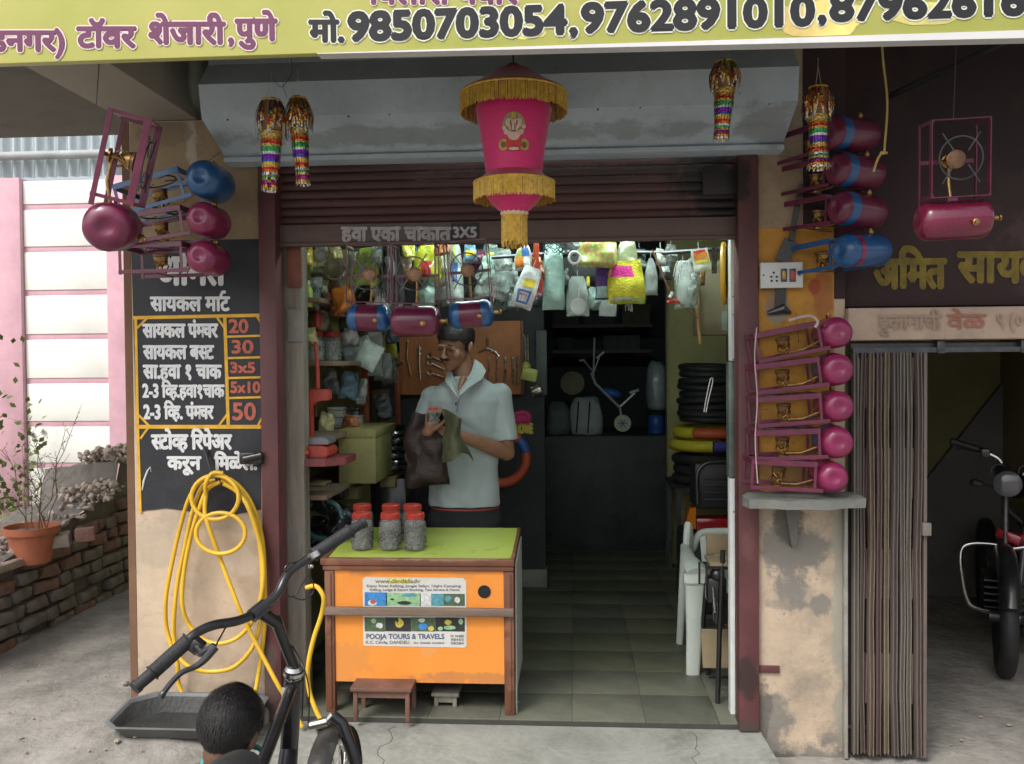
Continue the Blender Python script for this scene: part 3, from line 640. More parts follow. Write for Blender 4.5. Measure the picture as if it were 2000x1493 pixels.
# diagonal conduit and hanging strings up under the canopy
b = MB(); b.tube([W(1735, 190, -.25), W(1968, 78, -.75)], .012, 8); tag(b.build('conduit_pipe', M_blackp), 'dark conduit running diagonally under the canopy at the right', 'pipe')
b = MB(); b.tube(smooth_path([W(1722, 55, -.7), W(1724, 110, -.7), W(1733, 200, -.7), W(1728, 285, -.7), W(1727, 298, -.7)], 6), .0035, 6)
b.tube(smooth_path([W(1733, 299, -.7), W(1722, 300, -.7), W(1714, 312, -.7), W(1706, 336, -.7)], 5), .004, 6); b.ell(W(1724, 299, -.7), (.010, .006, .006)); tag(b.build('knotted_rope', mat('yellow_cord', (.45, .33, .10), .8, .2, 30, bump=.2)), 'knotted yellow rope hanging from the canopy at the right', 'rope')

# ------------------------------------------------------------------ shop interior shell
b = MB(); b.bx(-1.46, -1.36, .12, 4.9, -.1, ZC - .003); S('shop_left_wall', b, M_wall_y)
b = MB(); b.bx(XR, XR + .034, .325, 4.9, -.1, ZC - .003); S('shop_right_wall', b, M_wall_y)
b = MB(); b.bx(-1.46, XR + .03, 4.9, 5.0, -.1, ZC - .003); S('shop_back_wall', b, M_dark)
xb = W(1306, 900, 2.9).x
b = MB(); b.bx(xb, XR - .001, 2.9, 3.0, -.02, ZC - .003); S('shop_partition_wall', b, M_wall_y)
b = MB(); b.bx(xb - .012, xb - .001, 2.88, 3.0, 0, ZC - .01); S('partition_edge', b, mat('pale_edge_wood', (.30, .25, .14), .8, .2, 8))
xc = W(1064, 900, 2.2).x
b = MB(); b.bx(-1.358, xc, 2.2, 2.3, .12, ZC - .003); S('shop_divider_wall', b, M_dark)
b = MB(); b.bx(-1.358, xc + .01, 2.18, 2.3, 0, .115, .004); S('divider_plinth', b, mat('plinth_grey', (.24, .25, .22), .8, .2, 6))

b = MB(); rnd = random.Random(5)
for k in range(620):
    x, y = rnd.uniform(-3.0, 2.6), rnd.uniform(-2.4, .6)
    if -1.6 < x < .78 and y > -.74: continue
    if x > .7 and y > -.02 and x < 1.3: continue
    s_ = rnd.uniform(.002, .008) * (1 + (rnd.random() < .05)); b.ell((x, y, gz(x, y) + s_ * .3 + .006), (s_ * 1.4, s_, s_ * .6), Euler((0, 0, rnd.random() * 3)).to_matrix(), 6, 4)
tag(b.build('grit', M_rubble), kind='stuff')
# ------------------------------------------------------------------ neighbouring yard on the left
YP = 3.3
nb_ = E('neighbour_wall', 'pink and cream panelled wall of the neighbouring plot', 'wall')
zT, zB = W(130, 348, YP).z, -.1
xg = [W(p, 700, YP).x for p in (-260, -215, 4, 54, 218, 262)]
def xcol(p): return W(p, 760, YP).x
cols = [(-300, -215), (0, 54), (219, 300)]
for a, c in cols:
    b = MB(); b.bx(xcol(a), xcol(c), YP - .06, YP + .06, zB, zT, .008); b.build('column', M_pink, nb_)
gy = [348, 404, 487, 572, 658, 744, 828, 909, 992]
zz = [W(140, q, YP).z for q in gy] + [-.1]
for a, c in ((-215, 0), (54, 219)):
    for i in range(len(zz) - 1):
        b = MB(); b.bx(xcol(a) + .003, xcol(c) - .003, YP - .02, YP + .04, zz[i + 1] + .022, zz[i] - .022, .006); b.build('panel', M_cream if i < 8 else M_pink, nb_)
        if i: b = MB(); b.bx(xcol(a), xcol(c), YP - .012, YP + .03, zz[i] - .021, zz[i] + .021, .002); b.build('rail', M_pink, nb_)
b = MB(); b.bx(-9, -4.6, 5.6, 5.7, -.1, 1.9); tag(b.build('far_wall', mat('pale_green_wall', (.55, .62, .52), .8, .15, 3)), 'pale green wall standing behind the pink panelled wall', 'wall')
co = E('corrugated_sheet', 'corrugated metal sheet above the pink panelled wall', 'roofing sheet')
Yc = 3.45; b = MB(); xA, xB = xcol(-300), xcol(330)
zc0, zc1 = W(100, 346, Yc).z, W(100, 180, Yc).z
nc = 190
for (u0, u1) in ((0, 1),):
    A = []; 
    for i in range(nc + 1):
        x = xA + (xB - xA) * i / nc; y = Yc + .022 * math.sin(x * 2 * math.pi / .095)
        A.append((b.b.verts.new((x, y, zc0)), b.b.verts.new((x, y, zc1)), b.b.verts.new((x, y + .004, zc1)), b.b.verts.new((x, y + .004, zc0))))
    for p, q in zip(A, A[1:]):
        b.b.faces.new((p[0], q[0], q[1], p[1])); b.b.faces.new((p[3], p[2], q[2], q[3])); b.b.faces.new((p[0], p[3], q[3], q[0])); b.b.faces.new((p[1], q[1], q[2], p[2]))
b.build('sheet', M_corr, co, ang=60)
b = MB(); zp = W(100, 302, Yc - .1).z; b.tube([(xA, Yc - .08, zp), (xB, Yc - .08, zp)], .035, 12); b.build('purlin_pipe', mat('grey_pipe', (.33, .35, .35), .6, .2, 6), co)

# low rough brick wall running back towards the yard (bricks one by one)
lw = E('low_brick_wall', 'low broken brick wall beside the left pillar with rough mortar top', 'wall')
WX = -2.93
def wtop(y):   # height of the wall along its length
    return 0.33 + .30 * min(1, max(0, (y - .1) / 1.5)) + (.22 if y > 1.95 else 0) + .03 * N((0, y, 0), 3)
b = MB(); nyy = 30
def wfn(u, v):
    y = -.9 + 3.9 * u; z = -.15 + (wtop(y) + .15) * v; return Vector((WX - .028 + .012 * N((0, y, z), 9), y, z))
b.sheet(wfn, 60, 14)
b.sheet(lambda u, v: Vector((WX - .03 - .5 * v, -.9 + 3.9 * u, wtop(-.9 + 3.9 * u) + .02 * N((v * 3, u * 30, 0), 1.5) - .05 * v)), 60, 8)
b.build('mortar_core', M_mortar, lw, ang=80)
brm = {}
for r in range(9):
    y = -.9 + (.11 if r % 2 else 0)
    while y < 2.95:
        L = random.choice((.19, .21, .22, .11)) * random.uniform(.9, 1.05); z = -.05 + r * .078
        if z + .06 < wtop(y + L / 2) - (.03 if y < 1.9 else 0) and random.random() < .93:
            k = (round(L * 50), random.random() < (.5 if r > 4 else .15))
            kk = (k[0], k[1], random.randrange(2))
            if kk not in brm:
                b = MB(); b.box((0, 0, 0), (.07, L - .018, .062), None, .008); b.subd(1); b.shake(.018, 16, len(brm) * 3.1); o = b.build('brick', M_brick if k[1] else M_brickg, lw, ang=60); brm[kk] = o
            else: o = brm[kk].copy(); COL.objects.link(o)
            o.location = (WX - .016 + random.uniform(-.007, .006), y + L / 2, z + random.uniform(-.006, .006)); o.rotation_euler = (R(random.uniform(-3, 3)), R(random.uniform(-3, 3)), R(random.uniform(-3, 3)))
        y += L + .012
# rubble topping: pale lumps and a mound near the pillar
b = MB()
for k in range(260):
    y = random.uniform(-.5, 2.9); x = WX + random.uniform(-.25, .03); s_ = random.uniform(.006, .026)
    b.ell((x, y, wtop(y) + random.uniform(-.012, .015)), (s_ * 1.3, s_, s_ * .6), Euler((random.random() * 3, random.random(), random.random() * 3)).to_matrix(), 7, 5)
for k in range(420):
    y = random.uniform(1.7, 2.9); x = WX + random.uniform(-.32, .02); s_ = random.uniform(.008, .030)
    b.ell((x, y, wtop(y) + random.uniform(0, .10) * (1 - abs(x - WX + .1) * 2)), (s_, s_, s_ * .7), Euler((random.random() * 3, random.random(), random.random() * 3)).to_matrix(), 7, 5)
b.shake(.010, 30); tag(b.build('mortar_rubble', M_rubble, lw, ang=50), kind='stuff')
b = MB(); b.box((WX - .10, .62, wtop(.62) + .0), (.26, 1.0, .05), None, .01); b.subd(4); b.shake(.035, 7); b.build('mortar_slab', M_rubble, lw, ang=60)
# loose bricks
for (px, py, sx, rz, mm, lab) in ((112, 1056, .16, 20, M_rubble, 'pale mortar covered half brick lying beside the flower pot'), (166, 1044, .23, -62, M_brick, 'loose red brick lying on the low wall, right of the pale half brick')):
    Y = 1.02 if sx < .2 else 1.12
    p = W(px, py, Y); b = MB(); b.box((0, 0, 0), (sx * .8, .10, .07), None, .008); b.subd(2); b.shake(.006, 18, px)
    o = b.build('loose_brick', mm); o.location = p; o.rotation_euler = (R(4), R(-6), R(rz)); tag(o, lab, 'brick')
# flower pot and the dry plant in it
Yp = .95; pc = W(62, 1060, Yp); pr = (W(112, 1030, Yp).x - W(14, 1030, Yp).x) / 2
ztp, zbp = W(62, 1027, Yp).z, W(62, 1098, Yp).z
pot = E('flower_pot', 'terracotta flower pot standing on the end of the low wall', 'flower pot', (pc.x, Yp, zbp))
h = ztp - zbp
b = MB(); b.lathe([(pr * .66, 0), (pr * .72, h * .3), (pr * .80, h * .6), (pr * .88, h * .8), (pr * .86, h * .8), (pr * .6, .02), (0.001, .02)], n=36); b.build('pot_body', M_terra, pot)
b = MB(); b.lathe([(pr * .885, h * .8), (pr * 1.0, h * .8 + .002), (pr * 1.02, h), (pr * .93, h), (pr * .885, h * .8 + .001)], n=36, cap=False); b.build('rim', M_terra, pot)
b = MB(); b.lathe([(0.001, h * .86), (pr * .93, h * .84)], n=24, cap=False); b.shake(.01, 20); b.build('soil', M_mortar, pot)
plant = E('dry_plant', 'thin dry twiggy plant growing in the terracotta pot', 'plant', (pc.x, Yp, ztp - .02))
b = MB(); lf = MB()
for k in range(9):
    a = random.uniform(-1, 1) * .9; hgt = random.uniform(.25, .58); p0 = Vector((random.uniform(-.07, .07), random.uniform(-.05, .05), 0)); pts = [p0]
    lean = random.uniform(-.28, .28)
    for q in range(1, 8): pts.append(p0 + Vector((lean * (q / 7) ** 1.2 * hgt + .02 * N((k, q, 0), 1.3), .1 * N((q, k, 4), .5), hgt * q / 7)))
    b.tube(pts, [.0032 * (1 - .08 * i) for i in range(8)], 5)
    for q in range(2, 8):
        for w in range(2):
            d = Vector((random.uniform(-1, 1), random.uniform(-1, 1), random.uniform(.2, 1))).normalized() * random.uniform(.04, .12)
            b.tube([pts[q], pts[q] + d], [.0014, .0007], 4)
            for e in range(2):
                c = pts[q] + d * random.uniform(.3, 1.1); n_ = Vector((random.uniform(-1, 1), random.uniform(-1, 1), random.uniform(-1, 1))).normalized() * random.uniform(.006, .012); m_ = n_.orthogonal().normalized() * .003
                vs = [lf.b.verts.new(c), lf.b.verts.new(c + n_ * .5 + m_), lf.b.verts.new(c + n_), lf.b.verts.new(c + n_ * .5 - m_)]; lf.b.faces.new(vs)
b.build('stem', mat('dry_twig', (.16, .12, .07), .8, .3, 20), plant); tag(LAST[0], kind='stuff')
tag(lf.build('leaf', M_leaf, plant, smooth=False), kind='stuff')
b = MB()
for k in range(500):
    c = Vector((-4.55 + random.uniform(-.5, .35), 3.0 + random.uniform(-.3, .3), random.uniform(.1, 1.5) * random.random() + .3)); n_ = Vector((random.uniform(-1, 1), random.uniform(-1, 1), random.uniform(-1, 1))).normalized() * .06; m_ = n_.orthogonal().normalized() * .02
    b.b.faces.new([b.b.verts.new(c), b.b.verts.new(c + n_ * .5 + m_), b.b.verts.new(c + n_), b.b.verts.new(c + n_ * .5 - m_)])
b.bx(-4.6, -4.58, 3.0, 3.02, -.1, .9)
tag(b.build('yard_shrub', mat('shrub_leaf', (.10, .13, .03), .7, .4, 12, bump=0), smooth=False), 'leafy yellow green shrub at the far left edge of the yard', 'shrub')

# grey basin with dark water
Yb = -.22
bs = E('water_basin', 'grey metal basin of dark water on the ground below the yellow hose', 'basin')
x0, x1 = W(196, 1440, -.33).x, W(455, 1440, -.33).x + .05
yf, ybk = -.34, -.055; zb0, zt0 = gz(-1.7, -.3) + .004, W(300, 1424, -.33).z
def ring(i, z, o=0.0):
    c = .07 + i * 0; return [(x0 + o + .06, yf + o), (x1 - o - .04, yf + o), (x1 - o, yf + o + .05), (x1 - o, ybk - o - .04), (x1 - o - .05, ybk - o), (x0 + .10 + o, ybk - o), (x0 + o + .02, ybk - o - .08), (x0 + o, yf + o + .06)]
b = MB(); rg = []
for o_, z_ in ((.03, zb0), (.0, zt0), (-.008, zt0 + .004), (.006, zt0 + .006), (.012, zt0 - .004), (.035, zb0 + .012)):
    rg.append([b.b.verts.new((x, y, z_ + (.035 if y > -.2 else 0) * (z_ > zt0 - .02))) for x, y in ring(0, 0, o_)])
for A, B in zip(rg, rg[1:]):
    for j in range(8): b.b.faces.new((A[j], A[(j + 1) % 8], B[(j + 1) % 8], B[j]))
b.b.faces.new(rg[0][::-1])
b.build('basin', mat('galvanised_basin', (.12, .13, .135), .55, .25, 7, grime=.5, gcol=(.10, .10, .095), gscale=9, bump=.15), bs, ang=50)
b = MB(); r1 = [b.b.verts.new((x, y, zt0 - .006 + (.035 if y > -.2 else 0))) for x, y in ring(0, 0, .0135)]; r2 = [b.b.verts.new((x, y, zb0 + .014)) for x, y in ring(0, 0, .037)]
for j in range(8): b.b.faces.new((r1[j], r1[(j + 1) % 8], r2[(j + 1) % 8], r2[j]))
b.b.faces.new(r2); b.build('shaded_silt_lining', mat('shaded_silt', (.035, .037, .038), .6, .4, 9, bump=.4), bs, ang=50)  # inner walls coloured for both dirt and the shade inside the basin
b = MB(); b.b.faces.new([b.b.verts.new((x, y, zt0 - .035)) for x, y in ring(0, 0, .026)]); b.build('water', mat('dark_water', (.02, .022, .022), .06, .2, 6, bump=.04, bscale=10), bs)

# ------------------------------------------------------------------ sign board over the shop
sg = E('shop_sign', 'long yellow green printed signboard with phone numbers over the shop', 'signboard')
YS = -1.15
sx0, sx1 = W(-150, 80, YS).x, W(2150, 60, YS).x
zs0 = W(1000, 92, YS).z
b = MB(); b.bx(sx0, sx1, YS, YS + .03, zs0, zs0 + 1.0, .003); b.build('board', M_green, sg); sbd = LAST[0]
b = MB(); xs_ = W(620, 100, YS).x; b.prism([(xs_, zs0 - .001), (xs_, zs0 - .003), (sx1, zs0 - .024), (sx1, zs0 - .001)], 1, YS - .004, YS + .04); b.build('frame_strip', M_signwhite, sg)
b = MB(); b.bx(sx0, sx1, YS + .045, YS + .085, zs0 + .02, zs0 + .07, .002); b.build('frame_tube', M_dsteel, sg)
M_osm = mat('orange_print_tint', (.66, .42, .14), .5, .3, 6, bump=0, col2=(.60, .52, .16))
def tint(cx, cy, rx, ry, seed, m=M_osm):
    c = W(cx, cy, YS); pts = []
    for i in range(30):
        a = 2 * math.pi * i / 30; k = 1 + .4 * N((math.cos(a), math.sin(a), seed), 1.5)
        pts.append((c.x + rx / 700 * math.cos(a) * k, max(zs0 + .002, c.z + ry / 700 * math.sin(a) * k)))
    b = MB(); b.b.faces.new([b.b.verts.new((x, YS - .0008 - seed * .0001, z)) for x, z in pts]); return b.build('printed_tint', m, sbd, smooth=False)
M_osl = mat('pale_orange_print', (.62, .50, .17), .5, .25, 9, bump=0, col2=(.56, .57, .18))
tint(1020, 50, 50, 26, 1, M_osl); tint(1600, 36, 90, 34, 2); tint(1790, 30, 70, 22, 3, M_osl)
for s, a, c, yb, h in (("डनगर)", -22, 130, 100, 37), ("टॉवर", 153, 265, 93, 38), ("शेजारी", 291, 439, 86, 40), (",", 446, 458, 84, 38), ("पुणे", 462, 540, 79, 39)):
    wtext(s, a, c, yb, h, YS, M_purple, sbd, bold=.0042, rim=M_rimp, rimw=.0035)
wtext("मो.", 606, 674, 82, 40, YS, M_ink, sbd, bold=.0045, rim=M_rimw, rimw=.0035)
for s, a, c, yb, h in (("9850703054", 680, 1107, 80, 58), (",", 1112, 1128, 66, 50), ("9762891010", 1135, 1590, 64, 60), (",", 1597, 1613, 42, 50), ("87962616", 1620, 2002, 41, 60)):
    k = dict(bold=.0062, rim=M_rimw, rimw=.0036)
    a0 = W(a, yb, YS); c0 = W(c, yb - .033 * (c - a), YS); ht = W(a, yb - h, YS).z - a0.z
    letters(s, a0, (c0 - a0).length, ht * .93, M_ink, sbd, right=Vector((1, 0, 0)), latin=True, **k)
wtext("िवलास पवार", 722, 1010, 8, 40, YS, M_purple, sbd, bold=.004, rim=M_rimp, rimw=.003)

# ------------------------------------------------------------------ kerosene stoves
def make_stove(tank_m, frame_m, label, band=None, bands=(), drum=(.062, .185), emboss=True):
    r = E('kerosene_stove', label, 'stove')
    f = frame_m; tr_, tl = drum
    hx, hy, H = .115, .085, .115
    for x in (-hx, hx):
        for y in (-hy, hy):
            b = MB(); b.bar((x, y, 0), (x, y, H), .010, .003, up=(0, 1, 0)); b.build('leg', f, r, smooth=False)
    b = MB()
    for y in (-hy - .003, hy + .003): b.bx(-hx - .005, hx + .005, y - .0018, y + .0018, H - .020, H, .0008)
    for x in (-hx - .003, hx + .003): b.bx(x - .0018, x + .0018, -hy - .001, hy + .001, H - .020, H, .0008)
    b.build('top_frame', f, r, smooth=False)
    b = MB()
    for y in (-hy - .003, hy + .003): b.bx(-hx - .005, hx + .03, y - .0018, y + .0018, .002, .016, .0008)
    b.bx(-.006, .006, -hy, hy, .004, .0075)
    b.build('base_strip', f, r, smooth=False)
    b = MB(); b.tube([(.066 * math.cos(2 * math.pi * i / 28), .066 * math.sin(2 * math.pi * i / 28), H - .004) for i in range(28)], .0028, 6, closed=True)
    for a in range(4):
        c, s_ = math.cos(R(45 + 90 * a)), math.sin(R(45 + 90 * a)); b.bar((c * .030, s_ * .030, H - .003), (c * .108, s_ * .108 * .74, H - .003), .004, .003)
    b.build('pan_ring', M_dsteel, r)
    b = MB(); b.lathe([(.008, .006), (.020, .008), (.021, .014), (.008, .018), (.006, .034), (.012, .038), (.020, .052), (.027, .068), (.024, .070), (.018, .058), (.010, .052), (.001, .052)], n=18)
    for q in range(3): b.tube([(.012 * math.cos(2.09 * q), .012 * math.sin(2.09 * q), .018), (.027 * math.cos(2.09 * q + .5), .027 * math.sin(2.09 * q + .5), .034), (.019 * math.cos(2.09 * q + 1), .019 * math.sin(2.09 * q + 1), .056)], .0028, 6)
    b.tube([(.022 * math.cos(2 * math.pi * i / 16), .022 * math.sin(2 * math.pi * i / 16), .050 + .008 * math.sin(i * 1.57)) for i in range(16)], .003, 6, closed=True)
    bu = b.build('burner', M_brass, r)
    b = MB(); b.lathe([(.026, .070), (.029, .078), (.018, .082), (.001, .080)], n=18); b.build('flame_ring', mat('sooty_copper', (.25, .14, .09), .45, .4, 30, metal=.8, bump=.2), bu)
    b = MB(); b.tube([(.01, 0, .018), (.07, 0, .018), (hx + .02, 0, .040)], .005, 8); b.build('fuel_pipe', M_brass, r)
    cx, cz = hx + .010 + tr_, .058
    MT = Matrix.Translation((cx, 0, cz)) @ Matrix.Rotation(R(-90), 4, 'X')
    q = tl / 2; e = tr_
    pf = [(.001, -q + .004), (e * .30, -q + .003), (e * .36, -q), (e * .62, -q + .004), (e * .80, -q + .010), (e * .93, -q + .020), (e, -q + .034), (e, q - .034), (e * .93, q - .020), (e * .80, q - .010), (e * .5, q - .002), (.001, q)]
    b = MB(); b.lathe(pf, MT, 32, cap=False); b.shake(.0022, 22, tl * 90); tk = b.build('tank', tank_m, r, ang=60)
    if band:
        for a0, a1 in bands:
            b = MB(); pb = [(rr + .0006, zz_) for rr, zz_ in pf if a0 - .001 <= zz_ <= a1 + .001]
            def rad(z):
                for (r0, z0), (r1, z1) in zip(pf, pf[1:]):
                    if z0 <= z <= z1 and z1 > z0: return r0 + (r1 - r0) * (z - z0) / (z1 - z0)
                return e
            zsn = sorted({a0, a1} | {z for _, z in pf if a0 < z < a1})
            b.lathe([(rad(z) + .0022, z) for z in zsn], MT, 32, cap=False); b.build('paint_band', band, tk)
    b = MB(); b.lathe([(.009, 0), (.011, .004), (.011, .012), (.007, .014), (.006, .020), (.001, .020)], Matrix.Translation((cx + .012, .04, cz + tr_ - .002)), 12); b.build('filler_cap', M_brass, tk)
    b = MB(); b.tube([(cx, q - .004, cz), (cx, q + .022, cz)], .008, 10); b.ell((cx, q + .028, cz), (.011, .006, .011)); b.build('pump_knob', M_brass, tk)
    b = MB(); b.bar((hx, 0, .05), (hx + .02, 0, .052), .030, .003); b.build('tank_bracket', f, r)
    return r
def place(o, p, cols, s=1.0, tilt=0.0, origin=(0, 0, 0)):
    """cols: where the stove's own x, y, z axes point; origin: own point that goes to p; tilt: degrees, about the street-facing axis"""
    M3 = Matrix([Vector(c).normalized() for c in cols]).transposed()
    M3 = Matrix.Rotation(R(tilt), 3, 'Y') @ M3
    o.matrix_world = Matrix.Translation(Vector(p) - M3 @ (Vector(origin) * s)) @ M3.to_4x4() @ Matrix.Diagonal((s, s, s, 1))
HX, HY, HZ = (1, 0, 0), (0, 1, 0), (0, 0, 1)
TK = (.187, 0, .058)
B2 = ((-.0925, -.045), (.045, .0925))
# hanging under the shutter, tops turned to the street
stA = make_stove(M_stoveD, M_stoveF, 'plum stove with blue tank ends, leftmost of three hanging under the shutter', M_stoveB, B2, drum=(.056, .185))
stA2 = make_stove(M_stoveD, M_stoveF, 'all plum stove with the fattest tank, middle of three hanging under the shutter', drum=(.062, .20))
place(stA, W(721, 624, -.10), ((0, 0, -1), (1, 0, 0), (0, -1, 0)), .95, 1.5, TK)
place(stA2, W(812, 628, -.16), ((0, 0, -1), (1, 0, 0), (0, -1, 0)), .98, 0, TK)
stA3 = dup(stA, 'bright plum stove with blue tank ends tilted slightly, rightmost of three under the shutter')
place(stA3, W(921, 617, -.12), ((0, 0, -1), (1, 0, 0), (0, -1, 0)), .96, -4, TK)
for o in (stA, stA2, stA3): o['group'] = 'stoves hanging under the shutter'
# left pillar group
stB = make_stove(M_stoveB, M_stoveB, 'blue kerosene stove above two pink ones on the left pillar', drum=(.064, .19))
place(stB, W(390, 346, -.32), (HX, HY, HZ), 1.12, -14, (.187, -.09, .058))
stP = make_stove(M_stoveP, M_stoveF, 'pink stove hanging on the left pillar directly below the blue stove', drum=(.060, .19))
place(stP, W(390, 424, -.32), (HX, HY, HZ), 1.06, -8, (.187, -.09, .058))
s3 = dup(stP, 'pink stove over the painted word at the top of the price board'); place(s3, W(390, 500, -.30), (HX, HY, HZ), 1.06, -1, (.187, -.09, .058))
for o in (stB, stP, s3): o['group'] = 'stoves hung on the left pillar'
# big plum stove swinging from the canopy at far left
stC = make_stove(M_stoveD, M_stoveF, 'large plum stove swinging from the canopy at the far left, tank lowest', drum=(.068, .19))
place(stC, W(205, 437, -1.0), ((-.06, .05, -1), (-.30, .95, .06), (1, .32, 0)), 1.12, 13, (.187, -.09, .058))
b = MB(); b.tube([W(188, 205, -1.0), W(194, 120, -1.0)], .0016, 5); tag(b.build('hanging_wire', M_dsteel), 'thin wire that holds the large stove at the far left', 'wire')
# right column of five on the ledge
specF = [(1640, 649, -11, 'topmost pink stove of the five stacked above the stone ledge'), (1640, 722, -7, 'second pink stove from the top of the ledge stack, blue paint on its tank'),
         (1643, 795, -4, 'middle pink stove of the five stacked above the stone ledge'), (1640, 866, -2, 'fourth pink stove from the top of the stack above the ledge'), (1632, 935, 3, 'lowest pink stove resting on the stone ledge')]
stF = make_stove(M_stoveP, M_stoveF, specF[0][3], drum=(.058, .19)); stFb = make_stove(M_stoveP, M_stoveF, specF[1][3], M_stoveB, ((-.02, .0925),), drum=(.060, .19))
for i, (px, py, t, lab) in enumerate(specF):
    o = (stF, stFb)[i] if i < 2 else dup(stFb if i == 3 else stF, lab)
    place(o, W(px, py, -.22), (HX, HY, HZ), 1.02, t, (.187, -.09, .058)); o['group'] = 'stoves stacked above the stone ledge'
# upper right group, tanks turned sideways
stD = make_stove(M_stoveD, M_stoveF, 'uppermost plum stove in the dark row at the upper right', M_stoveB, ((-.088, -.048),), drum=(.060, .23))
stDb = make_stove(M_stoveB, M_stoveB, 'blue stove hanging lowest in the dark row beside the switch board', M_stoveP, ((-.068, -.045),), drum=(.060, .23))
a_ = R(-58)
for i, (px, py, lab) in enumerate(((1662, 262, None), (1672, 336, 'second plum stove from the top at the upper right, blue band on its tank'), (1676, 411, 'third plum stove from the top at the upper right, just over the blue one'), (1684, 490, None))):
    o = stD if i == 0 else (stDb if i == 3 else dup(stD, lab))
    place(o, W(px, py, -.20), ((math.cos(a_), math.sin(a_), 0), (-math.sin(a_), math.cos(a_), 0), HZ), 1.03, (-3, 2, 3, -4)[i], TK); o['group'] = 'stoves hung at the upper right'
stE = make_stove(mat('crimson_stove_paint', (.16, .008, .04), .28, .25, 9, bump=.2, bscale=18, coat=.6, grime=.4, gcol=(.06, .01, .02), gscale=14), M_stoveF, 'single shiny pink stove hanging in front of the maroon board', drum=(.062, .23))
place(stE, W(1862, 430, -.80), ((0, .1, -1), (1, 0, 0), (0, -1, -.1)), .97, -2, TK)
b = MB(); b.tube([W(1862, 235, -.80), W(1868, 60, -.80)], .0014, 5); tag(b.build('hanging_wire', M_dsteel), 'thin wire that holds the shiny pink stove at the right', 'wire')
wires = [(720, 480, 585 - 100, -.06), ]
for i, (px, py, Yw) in enumerate(((388, 300, -.3), (1655, 225, -.2), (1560, 640, -.15))):
    b = MB(); a = W(px, py + 30, Yw); b.tube([a, (a.x + .02, -.03 if Yw > -.25 else -.1, a.z + .12)], .0013, 5); tag(b.build('hook_wire', M_dsteel), ('bent wire hooking the blue stove to the left pillar', 'bent wire hooking the uppermost stove at the upper right', 'bent wire hooking the topmost stove of the ledge stack')[i], 'wire')
b = MB(); b.tube(smooth_path([W(1478, 640, -.3), W(1474, 700, -.3), W(1479, 780, -.3), W(1475, 860, -.3), W(1480, 945, -.3)], 6), .0022, 5); b.tube(smooth_path([W(1540, 626, -.3), W(1580, 617, -.3), W(1597, 628, -.3), W(1592, 640, -.3)], 6), .005, 6)
tag(b.build('binding_wire', mat('pale_wire', (.45, .36, .33), .5, .2, 20)), 'pale wire binding the five stoves above the ledge', 'wire')

# ------------------------------------------------------------------ big pink festive lantern
YL = -.62
lc = W(1003, 200, YL); mpp = (CAMY * -1 + YL) / F / math.cos(R(4)) * 1.0
def LZ(py): return W(1000, py, YL).z - lc.z
M_satin = mat('pink_satin', (.62, .010, .14), .45, .12, 14, bump=.12, stretch=(1, 1, 9), sheen=.3)
M_satin2 = mat('crimson_satin', (.30, .012, .045), .5, .15, 14, bump=.12, sheen=.3)
M_fringe = mat('gold_fringe', (.56, .35, .05), .55, .35, 60, bump=0)
lan = E('festive_lantern', 'large pink satin lantern with gold fringes hanging before the shutter', 'lantern', lc)
def pr_(l): return [(r * mpp, LZ(y)) for r, y in l]
b = MB(); b.lathe(pr_([(20, 132), (22, 138), (42, 142), (46, 148), (80, 170), (102, 182), (103, 190), (100, 190)]), n=40, cap=False); b.build('top_cap', M_satin2, lan)
b = MB(); b.lathe(pr_([(72, 205), (74, 215), (67, 255), (61, 290), (56, 330), (54, 345)]), n=40, cap=False); body = b.build('lantern_body', M_satin, lan)
b = MB(); b.lathe(pr_([(54, 338), (60, 345), (76, 356), (78, 358), (76, 360)]), n=40, cap=False); b.build('lower_flare', M_satin2, lan)
b = MB(); b.lathe(pr_([(60, 378), (52, 388), (44, 398), (34, 408), (24, 415), (22, 418)]), n=40, cap=False); b.build('lower_bowl', M_satin, lan)
b = MB(); b.lathe(pr_([(22, 414), (25, 416), (26, 420), (24, 423), (20, 423)]), n=30, cap=False)
for q in range(16): a = 2 * math.pi * q / 16; b.ell((25 * mpp * math.cos(a), 25 * mpp * math.sin(a), LZ(417)), (.005, .005, .006), None, 8, 6)
b.build('bead_collar', mat('cream_beads', (.72, .6, .4), .3, .1, 8), lan)
def fringe(r, y0, y1, n, nm, th=1.1, var=3):
    b = MB()
    for k in range(n):
        a = 2 * math.pi * k / n + random.uniform(-.01, .01); rr = (r + random.uniform(-.7, .7)) * mpp; z1 = LZ(y1 + random.uniform(-var, var)); c, s_ = math.cos(a), math.sin(a)
        w = th * mpp; t = Vector((-s_, c, 0)) * w; p0 = Vector((c * rr, s_ * rr, LZ(y0))); p1 = Vector((c * rr * 1.006, s_ * rr * 1.006, z1)); o = Vector((c, s_, 0)) * w * .8
        v = [b.b.verts.new(q) for q in (p0 - t, p0 + t, p1 + t, p1 - t, p0 + o, p1 + o)]
        b.b.faces.new((v[0], v[4], v[5], v[3])); b.b.faces.new((v[4], v[1], v[2], v[5]))
    o = b.build(nm, M_fringe, lan, smooth=False); tag(o, kind='stuff')
    b = MB(); b.tube([(r * mpp * math.cos(2 * math.pi * i / 48), r * mpp * math.sin(2 * math.pi * i / 48), LZ(y0)) for i in range(48)], .0045, 6, closed=True); b.build('braid', M_fringe, lan)
fringe(102, 186, 222, 420, 'upper_fringe'); fringe(78, 358, 392, 330, 'lower_fringe')
fringe(24, 424, 478, 90, 'tassel', 1.4, 7); fringe(14, 424, 482, 50, 'tassel', 1.4, 7)
